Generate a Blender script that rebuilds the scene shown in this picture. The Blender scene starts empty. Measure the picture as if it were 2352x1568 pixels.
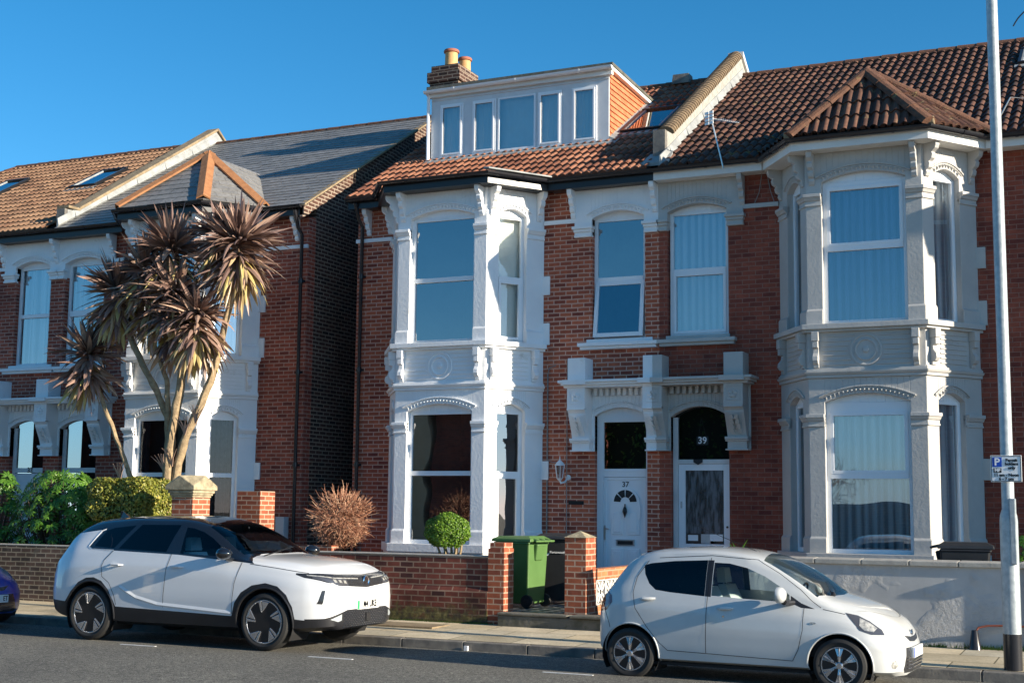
import bpy, bmesh, math, random
import numpy as np
from mathutils import Matrix, Vector
from mathutils.bvhtree import BVHTree
random.seed(7)
R = math.radians
SC = bpy.context.scene
COL = SC.collection

# ------------------------------------------------------------------ camera, sky, sun
yaw, pitch, roll = .4397, .1221, .0112
fw = Vector((-math.sin(yaw)*math.cos(pitch), math.cos(yaw)*math.cos(pitch), math.sin(pitch)))
rt = Vector((math.cos(yaw), math.sin(yaw), 0))
up = rt.cross(fw)
r2 = rt*math.cos(roll) + up*math.sin(roll)
u2 = -rt*math.sin(roll) + up*math.cos(roll)
cd = bpy.data.cameras.new('camera')
cam = bpy.data.objects.new('camera', cd)
COL.objects.link(cam)
m = Matrix((r2, u2, -fw)).transposed().to_4x4()
m.translation = Vector((2.229, -21.75, 1.762))
cam.matrix_world = m
cd.sensor_width = 36
cd.lens = 36*3146/2352
cd.clip_end = 3000
SC.camera = cam

SUN_EL, SUN_AZ = 16.5, -4.6          # azimuth from +X towards -Y is negative
w = bpy.data.worlds.new('World')
SC.world = w
w.use_nodes = True
nt = w.node_tree
sky = nt.nodes.new('ShaderNodeTexSky')
sky.sky_type = 'NISHITA'
sky.sun_disc = False
sky.sun_elevation = R(SUN_EL)
sky.sun_rotation = R(90 - SUN_AZ)
sky.air_density = 1.0
sky.dust_density = 0.25
sky.ozone_density = 3.5
bg = nt.nodes['Background']
bg.inputs[1].default_value = 0.15
hs = nt.nodes.new('ShaderNodeHueSaturation')
hs.inputs['Saturation'].default_value = 1.34
hs.inputs['Value'].default_value = .55
nt.links.new(sky.outputs[0], hs.inputs['Color'])
bw = nt.nodes.new('ShaderNodeRGBToBW')
nt.links.new(sky.outputs[0], bw.inputs[0])
cl = nt.nodes.new('ShaderNodeVectorMath'); cl.operation = 'MULTIPLY'
cl.inputs[1].default_value = (.11, .54, 1.08)
nt.links.new(bw.outputs[0], cl.inputs[0])
mx = nt.nodes.new('ShaderNodeMix'); mx.data_type = 'RGBA'; mx.inputs[0].default_value = .35
nt.links.new(hs.outputs[0], mx.inputs[6]); nt.links.new(cl.outputs[0], mx.inputs[7])
nt.links.new(mx.outputs[2], bg.inputs[0])
sl = bpy.data.lights.new('sun', 'SUN')
sl.energy = 4.6
sl.angle = R(.5)
sl.color = (1.0, .88, .70)
so = bpy.data.objects.new('sun', sl)
COL.objects.link(so)
sd = Vector((math.cos(R(SUN_EL))*math.cos(R(SUN_AZ)), math.cos(R(SUN_EL))*math.sin(R(SUN_AZ)), math.sin(R(SUN_EL))))
so.rotation_euler = sd.to_track_quat('Z', 'Y').to_euler()
so.location = (30, -5, 30)
SC.view_settings.view_transform = 'Standard'
SC.view_settings.look = 'None'
SC.view_settings.exposure = 1.1
SC.view_settings.gamma = 1

# ------------------------------------------------------------------ materials
MATS = {}
def newmat(name):
    mt = bpy.data.materials.new(name)
    mt.use_nodes = True
    MATS[name] = mt
    n = mt.node_tree.nodes
    return mt, n, mt.node_tree.links, n['Principled BSDF']

def noise(n, l, scale, detail=4, coord='Object', rough=.6):
    tc = n.new('ShaderNodeTexCoord')
    t = n.new('ShaderNodeTexNoise')
    t.inputs['Scale'].default_value = scale
    t.inputs['Detail'].default_value = detail
    t.inputs['Roughness'].default_value = rough
    l.new(tc.outputs[coord], t.inputs['Vector'])
    return t

def ramp(n, l, src, stops):
    r = n.new('ShaderNodeValToRGB')
    e = r.color_ramp.elements
    e[0].position, e[0].color = stops[0][0], (*stops[0][1], 1)
    e[1].position, e[1].color = stops[-1][0], (*stops[-1][1], 1)
    for p, c in stops[1:-1]:
        x = e.new(p); x.color = (*c, 1)
    l.new(src, r.inputs[0])
    return r

def mixc(n, l, fac, a, b, mode='MIX'):
    x = n.new('ShaderNodeMix'); x.data_type = 'RGBA'; x.blend_type = mode
    for i, v in ((0, fac), (6, a), (7, b)):
        if isinstance(v, (int, float)): x.inputs[i].default_value = v
        elif isinstance(v, tuple): x.inputs[i].default_value = (*v, 1)
        else: l.new(v, x.inputs[i])
    return x.outputs[2]

def bump(n, l, h, strength, dist, p):
    b = n.new('ShaderNodeBump')
    b.inputs['Strength'].default_value = strength
    b.inputs['Distance'].default_value = dist
    l.new(h, b.inputs['Height'])
    l.new(b.outputs[0], p.inputs['Normal'])
    return b

def paint(name, c1, c2=None, rough=.6, scale=3, bs=.3, bd=.01, bscale=40, metal=0, coat=0, spec=None, grime=None):
    mt, n, l, p = newmat(name)
    c2 = c2 or tuple(v*.88 for v in c1)
    t = noise(n, l, scale, 6)
    r = ramp(n, l, t.outputs[0], [(.35, c2), (.65, c1)])
    out = r.outputs[0]
    if grime:
        t3 = noise(n, l, grime[1], 8, rough=.75)
        f = ramp(n, l, t3.outputs[0], [(grime[2], (0, 0, 0)), (grime[2]+.12, (1, 1, 1))])
        out = mixc(n, l, f.outputs[0], out, grime[0])
    l.new(out, p.inputs['Base Color'])
    p.inputs['Roughness'].default_value = rough
    p.inputs['Metallic'].default_value = metal
    p.inputs['Coat Weight'].default_value = coat
    p.inputs['Coat Roughness'].default_value = .03
    if bs:
        t2 = noise(n, l, bscale, 5)
        bump(n, l, t2.outputs[0], bs, bd, p)
    return mt

def brick(name, a, b, mortar, row=.075, bw=.225, ms=.010, stain=None, stainscale=.8, stain2=None, bs=.5, msm=.1, moss=None):
    mt, n, l, p = newmat(name)
    tc = n.new('ShaderNodeTexCoord')
    wv = n.new('ShaderNodeTexNoise'); wv.inputs['Scale'].default_value = 5; wv.inputs['Detail'].default_value = 2
    l.new(tc.outputs['UV'], wv.inputs['Vector'])
    vm = n.new('ShaderNodeVectorMath'); vm.operation = 'SCALE'; vm.inputs['Scale'].default_value = .012
    vs = n.new('ShaderNodeVectorMath'); vs.operation = 'SUBTRACT'; vs.inputs[1].default_value = (.5, .5, .5)
    l.new(wv.outputs[1], vs.inputs[0]); l.new(vs.outputs[0], vm.inputs[0])
    va = n.new('ShaderNodeVectorMath'); va.operation = 'ADD'
    l.new(tc.outputs['UV'], va.inputs[0]); l.new(vm.outputs[0], va.inputs[1])
    bt = n.new('ShaderNodeTexBrick')
    bt.inputs['Scale'].default_value = 1
    bt.inputs['Mortar Size'].default_value = ms
    bt.inputs['Mortar Smooth'].default_value = msm
    bt.inputs['Brick Width'].default_value = bw
    bt.inputs['Row Height'].default_value = row
    bt.inputs['Color1'].default_value = (1, 1, 1, 1)
    bt.inputs['Color2'].default_value = (0, 0, 0, 1)
    bt.inputs['Mortar'].default_value = (.5, .5, .5, 1)
    l.new(va.outputs[0], bt.inputs['Vector'])
    mid = tuple((x+y)/2 for x, y in zip(a, b))
    r = ramp(n, l, bt.outputs['Color'], [(0, b), (.25, mid), (.7, a), (1, tuple(v*1.12 for v in a))])
    t = noise(n, l, 9, 6)
    g = ramp(n, l, t.outputs[0], [(.3, (.7, .7, .7)), (.7, (1.2, 1.2, 1.2))])
    c = mixc(n, l, .8, r.outputs[0], g.outputs[0], 'MULTIPLY')
    c = mixc(n, l, bt.outputs['Fac'], c, mortar)
    if stain:
        t2 = noise(n, l, stainscale, 6)
        f = ramp(n, l, t2.outputs[0], [(.42, (0, 0, 0)), (.68, (1, 1, 1))])
        c = mixc(n, l, f.outputs[0], c, mixc(n, l, 1.0, c, stain, 'MULTIPLY'))
    if stain2:
        t2 = noise(n, l, 2.2, 8, rough=.7)
        f = ramp(n, l, t2.outputs[0], [(.55, (0, 0, 0)), (.66, (.75, .75, .75))])
        c = mixc(n, l, f.outputs[0], c, stain2)
    if moss:      # moss and damp dirt growing up from the foot of the wall
        sp = n.new('ShaderNodeSeparateXYZ'); l.new(tc.outputs['UV'], sp.inputs[0])
        mr = n.new('ShaderNodeMapRange'); mr.inputs[1].default_value = moss; mr.inputs[2].default_value = moss-.5; mr.inputs[3].default_value = -.28; mr.inputs[4].default_value = .22
        l.new(sp.outputs[1], mr.inputs[0])
        t7 = noise(n, l, 6, 8, rough=.75)
        ad7 = n.new('ShaderNodeMath'); ad7.operation = 'ADD'; l.new(t7.outputs[0], ad7.inputs[0]); l.new(mr.outputs[0], ad7.inputs[1])
        f7 = ramp(n, l, ad7.outputs[0], [(.46, (0, 0, 0)), (.62, (.9, .9, .9))])
        t8 = noise(n, l, 14, 4); r8 = ramp(n, l, t8.outputs[0], [(.35, (.035, .03, .02)), (.55, (.09, .085, .025)), (.7, (.2, .17, .06))])
        c = mixc(n, l, f7.outputs[0], c, r8.outputs[0])
    l.new(c, p.inputs['Base Color'])
    p.inputs['Roughness'].default_value = .85
    inv = n.new('ShaderNodeMath'); inv.operation = 'SUBTRACT'; inv.inputs[0].default_value = 1
    l.new(bt.outputs['Fac'], inv.inputs[1])
    t4 = noise(n, l, 60, 4)
    ad = n.new('ShaderNodeMath'); ad.operation = 'MULTIPLY_ADD'; ad.inputs[1].default_value = .4
    l.new(t4.outputs[0], ad.inputs[0]); l.new(inv.outputs[0], ad.inputs[2])
    bump(n, l, ad.outputs[0], bs, .008, p)
    return mt

def tiles(name, cols, lichen=None, lf=.62, rough=.8):
    mt, n, l, p = newmat(name)
    at = n.new('ShaderNodeAttribute'); at.attribute_name = 'rnd'
    r = ramp(n, l, at.outputs['Fac'], [(i/(len(cols)-1), c) for i, c in enumerate(cols)])
    t = noise(n, l, 14, 6)
    g = ramp(n, l, t.outputs[0], [(.3, (.65, .65, .65)), (.7, (1.25, 1.25, 1.25))])
    c = mixc(n, l, .8, r.outputs[0], g.outputs[0], 'MULTIPLY')
    if lichen:
        t2 = noise(n, l, 7, 8, rough=.8)
        f = ramp(n, l, t2.outputs[0], [(lf, (0, 0, 0)), (lf+.08, (.8, .8, .8))])
        c = mixc(n, l, f.outputs[0], c, lichen)
    l.new(c, p.inputs['Base Color'])
    p.inputs['Roughness'].default_value = rough
    t3 = noise(n, l, 70, 4)
    bump(n, l, t3.outputs[0], .4, .004, p)
    return mt

def leafmat(name, cols, rough=.45, trans=.2):
    mt, n, l, p = newmat(name)
    at = n.new('ShaderNodeAttribute'); at.attribute_name = 'rnd'
    r = ramp(n, l, at.outputs['Fac'], [(i/(len(cols)-1), c) for i, c in enumerate(cols)])
    l.new(r.outputs[0], p.inputs['Base Color'])
    p.inputs['Roughness'].default_value = rough
    if trans:
        tr = n.new('ShaderNodeBsdfTranslucent')
        l.new(r.outputs[0], tr.inputs[0])
        mx = n.new('ShaderNodeMixShader'); mx.inputs[0].default_value = trans
        l.new(p.outputs[0], mx.inputs[1]); l.new(tr.outputs[0], mx.inputs[2])
        l.new(mx.outputs[0], n['Material Output'].inputs[0])
    return mt

def glass(name, refl=.3, tint=(.75, .8, .82), rough=.0, wav=.0):
    mt, n, l, p = newmat(name)
    tr = n.new('ShaderNodeBsdfTransparent'); tr.inputs[0].default_value = (*tint, 1)
    gl = n.new('ShaderNodeBsdfGlossy'); gl.inputs['Roughness'].default_value = rough
    gl.inputs[0].default_value = (.95, .97, 1, 1)
    fr = n.new('ShaderNodeFresnel'); fr.inputs[0].default_value = 1.5
    ad = n.new('ShaderNodeMath'); ad.operation = 'ADD'; ad.inputs[1].default_value = refl; ad.use_clamp = True
    l.new(fr.outputs[0], ad.inputs[0])
    mx = n.new('ShaderNodeMixShader')
    l.new(ad.outputs[0], mx.inputs[0]); l.new(tr.outputs[0], mx.inputs[1]); l.new(gl.outputs[0], mx.inputs[2])
    l.new(mx.outputs[0], n['Material Output'].inputs[0])
    if wav:
        t = noise(n, l, 1.3, 1)
        b = n.new('ShaderNodeBump'); b.inputs['Strength'].default_value = wav; b.inputs['Distance'].default_value = .02
        l.new(t.outputs[0], b.inputs['Height']); l.new(b.outputs[0], gl.inputs['Normal'])
    return mt

def flat(name, c, rough=.5, metal=0, coat=0, emit=None):
    mt, n, l, p = newmat(name)
    p.inputs['Base Color'].default_value = (*c, 1)
    p.inputs['Roughness'].default_value = rough
    p.inputs['Metallic'].default_value = metal
    p.inputs['Coat Weight'].default_value = coat
    return mt

def M(n): return MATS[n]
brick('brick_new', (.46, .115, .055), (.22, .045, .028), (.60, .37, .28), stain=(.8, .76, .76), ms=.009)
brick('brick_red', (.33, .075, .04), (.19, .038, .024), (.30, .14, .10), stain=(.55, .5, .5), ms=.007)
brick('brick_left', (.40, .09, .048), (.19, .04, .026), (.50, .29, .22), stain=(.6, .55, .55), ms=.009)
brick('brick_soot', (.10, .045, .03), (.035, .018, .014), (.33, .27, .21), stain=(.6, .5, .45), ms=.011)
brick('brick_garden', (.20, .05, .03), (.07, .02, .016), (.30, .2, .14), row=.0815, stain=(.35, .3, .28), stainscale=1.3, moss=.62)
brick('brick_dark', (.12, .072, .052), (.06, .042, .034), (.34, .28, .2), row=.078, stain=(.5, .48, .4), stainscale=1.6, stain2=(.11, .11, .085))
brick('brick_pier', (.36, .10, .045), (.22, .055, .03), (.48, .34, .24), row=.0815, stain=(.7, .6, .55))
brick('brick_orange', (.50, .17, .07), (.36, .11, .05), (.42, .27, .17), row=.0815)
paint('white_render', (.86, .86, .86), (.80, .81, .82), rough=.55, scale=2, bs=.35, bd=.012, bscale=18, grime=((.62, .60, .55), 2.6, .62))
paint('white_old', (.72, .72, .71), (.6, .6, .59), rough=.7, scale=3, bs=.5, bd=.012, bscale=20, grime=((.3, .28, .25), 4, .68))
paint('grey_render', (.50, .485, .46), (.44, .43, .41), rough=.55, scale=2, bs=.35, bd=.01, bscale=18, grime=((.36, .34, .31), 2.6, .62))
paint('grey_pale', (.50, .50, .49), (.44, .44, .43), rough=.6, bs=.2)
mt, n, l, p = newmat('wall_render')
t = noise(n, l, 2, 6); r = ramp(n, l, t.outputs[0], [(.35, (.40, .40, .40)), (.65, (.48, .48, .48))])
l.new(r.outputs[0], p.inputs['Base Color']); p.inputs['Roughness'].default_value = .75
t2 = noise(n, l, 16, 6, rough=.7); t3 = noise(n, l, 1.1, 3); r3 = ramp(n, l, t3.outputs[0], [(.5, (.04, .04, .04)), (.6, (1, 1, 1))])
mu = n.new('ShaderNodeMath'); mu.operation = 'MULTIPLY'; l.new(t2.outputs[0], mu.inputs[0]); l.new(r3.outputs[0], mu.inputs[1])
bump(n, l, mu.outputs[0], .9, .035, p)
paint('coping', (.42, .40, .36), (.33, .31, .28), rough=.8, scale=6, bs=.4)
paint('upvc', (.82, .84, .86), (.80, .82, .85), rough=.3, bs=0)
paint('upvc_grey', (.66, .67, .68), (.6, .61, .63), rough=.35, bs=0, scale=6)
paint('soffit_white', (.78, .77, .74), (.7, .69, .66), rough=.5, bs=0)
flat('black_trim', (.012, .012, .014), .35)
flat('gutter_black', (.02, .02, .024), .25)
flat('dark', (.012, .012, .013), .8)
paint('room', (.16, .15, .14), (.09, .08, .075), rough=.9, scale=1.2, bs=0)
mt, n, l, p = newmat('curtain')
tc = n.new('ShaderNodeTexCoord'); wt = n.new('ShaderNodeTexWave'); wt.inputs['Scale'].default_value = 2.6; wt.inputs['Distortion'].default_value = 2.5; wt.inputs['Detail'].default_value = 2; wt.inputs['Detail Scale'].default_value = .7
mpn = n.new('ShaderNodeMapping'); mpn.inputs['Scale'].default_value = (1, .08, .08); l.new(tc.outputs['Object'], mpn.inputs[0]); l.new(mpn.outputs[0], wt.inputs['Vector'])
r = ramp(n, l, wt.outputs[0], [(.1, (.40, .44, .48)), (.5, (.72, .75, .78)), (.9, (.92, .93, .94))]); l.new(r.outputs[0], p.inputs['Base Color']); p.inputs['Roughness'].default_value = .9  # stripes paint in the fold shading along with the sheer net's denser gathers
paint('drape', (.20, .20, .21), (.12, .12, .13), rough=.9, scale=8, bs=0)
paint('blind', (.80, .82, .76), (.74, .76, .71), rough=.85, bs=0)
paint('cream_wall', (.82, .70, .48), (.72, .60, .40), rough=.7, scale=1, bs=.2)
tiles('tile_37', [(.12, .04, .022), (.25, .095, .05), (.34, .145, .08), (.17, .06, .032)], (.34, .26, .12), .66)
tiles('tile_39', [(.045, .019, .013), (.095, .038, .023), (.15, .068, .042), (.065, .026, .017)], (.28, .24, .11), .58)
tiles('tile_33', [(.15, .08, .045), (.24, .135, .078), (.30, .175, .10), (.19, .095, .052)], (.33, .27, .12), .66)
tiles('slate', [(.19, .185, .18), (.225, .22, .21), (.25, .24, .23), (.205, .20, .19)], None, rough=.5)
paint('coping_brown', (.22, .155, .09), (.13, .09, .055), rough=.9, scale=8, bs=.8, bscale=25)
tiles('tile_hung', [(.50, .15, .06), (.58, .19, .085), (.62, .22, .10)], None)
paint('ridge_brown', (.16, .07, .038), (.09, .042, .026), rough=.85, scale=9, bs=.7, grime=((.30, .25, .08), 7, .6))
paint('ridge_orange', (.38, .17, .07), (.28, .12, .05), rough=.85, scale=9, bs=.5, grime=((.35, .27, .10), 9, .64))
paint('stone_buff', (.33, .25, .15), (.19, .14, .085), rough=.9, scale=6, bs=.8, bscale=25, grime=((.10, .09, .06), 5, .6))
paint('lead', (.36, .37, .36), (.24, .25, .25), rough=.6, scale=5, bs=.4)
paint('mortar_pale', (.40, .39, .35), (.28, .27, .24), rough=.9, scale=8, bs=.6)
paint('stone_cap', (.45, .38, .25), (.24, .2, .13), rough=.9, scale=9, bs=.9, bscale=30, grime=((.05, .05, .035), 8, .6))
paint('pot_buff', (.62, .37, .15), (.5, .29, .12), rough=.7, scale=9, bs=.2)
paint('pot_red', (.42, .15, .08), (.3, .1, .06), rough=.8, bs=.2)
paint('galv', (.46, .50, .51), (.33, .37, .39), rough=.45, scale=14, bs=.25, bscale=22, metal=.25)
paint('green_bin', (.095, .19, .055), (.08, .165, .045), rough=.45, scale=4, bs=.15)
paint('black_bin', (.022, .023, .026), (.014, .015, .017), rough=.5, bs=.15)
paint('kerbstone', (.23, .21, .18), (.13, .12, .11), rough=.85, scale=5, bs=.5)
paint('stone_dark', (.16, .15, .13), (.08, .08, .06), rough=.9, scale=5, bs=.9, bscale=14, grime=((.05, .06, .02), 5, .58))
paint('soil', (.09, .07, .05), (.05, .04, .03), rough=1, scale=8, bs=1)
paint('bark', (.42, .31, .18), (.24, .17, .10), rough=.9, scale=12, bs=.9, bscale=45)
paint('bark_dark', (.12, .085, .06), (.06, .045, .035), rough=.9, scale=12, bs=.9, bscale=45)
paint('roof_far', (.05, .045, .045), (.03, .028, .028), rough=.8, scale=3)
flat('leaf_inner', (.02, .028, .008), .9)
flat('wire', (.25, .24, .23), .5)
flat('red_pipe', (.22, .06, .035), .5)
flat('steel', (.6, .6, .62), .3, 1)
flat('alu', (.62, .62, .60), .35, .8)
flat('white_plain', (.8, .8, .8), .4)
flat('sign_white', (.82, .83, .84), .35)
flat('sign_blue', (.01, .07, .45), .35)
flat('sign_black', (.01, .01, .012), .4)
flat('plate_green', (.02, .45, .12), .4)
flat('plate_white', (.85, .86, .84), .35)
flat('rubber', (.018, .018, .018), .75)
flat('car_black', (.008, .009, .012), .12, 0, 1)
paint('cladding', (.022, .022, .025), (.016, .016, .018), rough=.35, bs=.05, bscale=90)
paint('car_white', (.72, .73, .74), (.71, .72, .73), rough=.35, bs=0, coat=1)
paint('car_white_dirty', (.60, .61, .60), (.54, .55, .54), rough=.4, bs=0, coat=1, scale=1.5)
flat('car_blue', (.002, .05, .36), .3, 0, 1)
flat('grille_black', (.03, .03, .032), .25, 0, .6)
flat('seat_pale', (.75, .80, .77), .8)
flat('seat_dark', (.04, .04, .045), .8)
flat('rim_dark', (.02, .02, .022), .25)
flat('rim_silver', (.60, .60, .62), .22, .85)
flat('disc_steel', (.35, .35, .36), .35, 1)
paint('lamp_clear', (.75, .72, .64), (.25, .25, .24), rough=.12, scale=22, bs=.8, bd=.01, bscale=35, metal=.3, coat=1)
flat('lamp_dark', (.10, .10, .11), .08, .3, 1)
flat('lamp_red', (.16, .012, .015), .1, 0, 1)
flat('chrome', (.85, .85, .87), .08, 1)
glass('pane', .27, (.84, .88, .90), wav=.12)
glass('pane_deep', .26, (.45, .55, .7), wav=.10)
glass('pane_dark', .15, (.5, .53, .55), wav=.15)
glass('pane_low', .0, (.45, .48, .5))
glass('pane_clear', .04, (.95, .96, .96))
glass('pane_frost', .05, (.6, .62, .64))
glass('car_glass', .0, (.82, .90, .90))
glass('car_privacy', .0, (.03, .035, .06))
leafmat('leaf_purple', [(.09, .055, .05), (.20, .125, .105), (.34, .22, .175), (.48, .33, .24), (.58, .47, .16)], .4, .15)
leafmat('leaf_hedge', [(.06, .08, .012), (.14, .17, .025), (.30, .30, .05), (.50, .42, .10)], .4, .2)
leafmat('leaf_bright', [(.03, .08, .01), (.06, .16, .02), (.12, .26, .03), (.2, .34, .05)], .35, .3)
leafmat('leaf_box', [(.03, .08, .01), (.08, .17, .015), (.15, .28, .02), (.24, .36, .04)], .4, .25)
leafmat('leaf_grass', [(.04, .09, .015), (.1, .2, .03)], .5, .2)
leafmat('twig', [(.13, .05, .028), (.30, .125, .07), (.42, .21, .125), (.58, .38, .25)], .7, 0)

# asphalt
mt, n, l, p = newmat('asphalt')
t = noise(n, l, 60, 4, rough=.8); r = ramp(n, l, t.outputs[0], [(.37, (.04, .038, .034)), (.5, (.12, .115, .10)), (.63, (.34, .32, .28))])
t2 = noise(n, l, .5, 5); g = ramp(n, l, t2.outputs[0], [(.3, (.75, .75, .75)), (.7, (1.15, 1.15, 1.12))])
t4 = noise(n, l, 17, 5, rough=.8); g4 = ramp(n, l, t4.outputs[0], [(.36, (.45, .45, .45)), (.62, (1.45, 1.45, 1.42))])
c = mixc(n, l, 1, r.outputs[0], g.outputs[0], 'MULTIPLY'); c = mixc(n, l, 1, c, g4.outputs[0], 'MULTIPLY')
l.new(c, p.inputs['Base Color']); p.inputs['Roughness'].default_value = .85
t3 = noise(n, l, 75, 4); bump(n, l, t3.outputs[0], 1, .012, p)
# paving slabs
mt, n, l, p = newmat('paving')
tc = n.new('ShaderNodeTexCoord')
bt = n.new('ShaderNodeTexBrick')
for k, v in (('Scale', 1), ('Mortar Size', .009), ('Mortar Smooth', .1), ('Brick Width', .9), ('Row Height', .62)): bt.inputs[k].default_value = v
bt.inputs['Color1'].default_value = (1, 1, 1, 1); bt.inputs['Color2'].default_value = (0, 0, 0, 1)
l.new(tc.outputs['UV'], bt.inputs['Vector'])
r = ramp(n, l, bt.outputs['Color'], [(0, (.42, .36, .25)), (.3, (.60, .49, .32)), (.7, (.64, .54, .38)), (1, (.50, .45, .34))])
t = noise(n, l, 30, 6); g = ramp(n, l, t.outputs[0], [(.3, (.8, .8, .8)), (.7, (1.15, 1.15, 1.15))])
c = mixc(n, l, 1, r.outputs[0], g.outputs[0], 'MULTIPLY')
t5 = noise(n, l, 1.7, 7); g5 = ramp(n, l, t5.outputs[0], [(.35, (.78, .77, .74)), (.6, (1.05, 1.05, 1.05))])
c = mixc(n, l, 1, c, g5.outputs[0], 'MULTIPLY')
c = mixc(n, l, bt.outputs['Fac'], c, (.13, .11, .06))
l.new(c, p.inputs['Base Color']); p.inputs['Roughness'].default_value = .85
t3 = noise(n, l, 50, 4)
inv = n.new('ShaderNodeMath'); inv.operation = 'MULTIPLY_ADD'; inv.inputs[1].default_value = -2.0
l.new(bt.outputs['Fac'], inv.inputs[0]); l.new(t3.outputs[0], inv.inputs[2])
bump(n, l, inv.outputs[0], .6, .006, p)
# chequered path tiles
mt, n, l, p = newmat('path_tiles')
tc = n.new('ShaderNodeTexCoord'); mp = n.new('ShaderNodeMapping'); mp.inputs['Rotation'].default_value = (0, 0, R(45))
ck = n.new('ShaderNodeTexChecker'); ck.inputs['Scale'].default_value = 6.5
ck.inputs[1].default_value = (.42, .40, .36, 1); ck.inputs[2].default_value = (.05, .05, .05, 1)
l.new(tc.outputs['UV'], mp.inputs[0]); l.new(mp.outputs[0], ck.inputs[0])
t = noise(n, l, 6, 6); g = ramp(n, l, t.outputs[0], [(.3, (.6, .6, .6)), (.7, (1.1, 1.1, 1.1))])
l.new(mixc(n, l, 1, ck.outputs[0], g.outputs[0], 'MULTIPLY'), p.inputs['Base Color']); p.inputs['Roughness'].default_value = .5
# frosted door glass, its pale vertical reflections painted in as noise streaks
mt, n, l, p = newmat('frost')
tc = n.new('ShaderNodeTexCoord'); mpn = n.new('ShaderNodeMapping'); mpn.inputs['Scale'].default_value = (7, 1, 1.2); l.new(tc.outputs['Object'], mpn.inputs[0])
t = n.new('ShaderNodeTexNoise'); t.inputs['Scale'].default_value = 3; t.inputs['Detail'].default_value = 6; l.new(mpn.outputs[0], t.inputs['Vector'])
r = ramp(n, l, t.outputs[0], [(.42, (.012, .013, .015)), (.62, (.12, .13, .145))]); l.new(r.outputs[0], p.inputs['Base Color']); p.inputs['Roughness'].default_value = .25
t = noise(n, l, 28, 3); bump(n, l, t.outputs[0], .5, .02, p)

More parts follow.
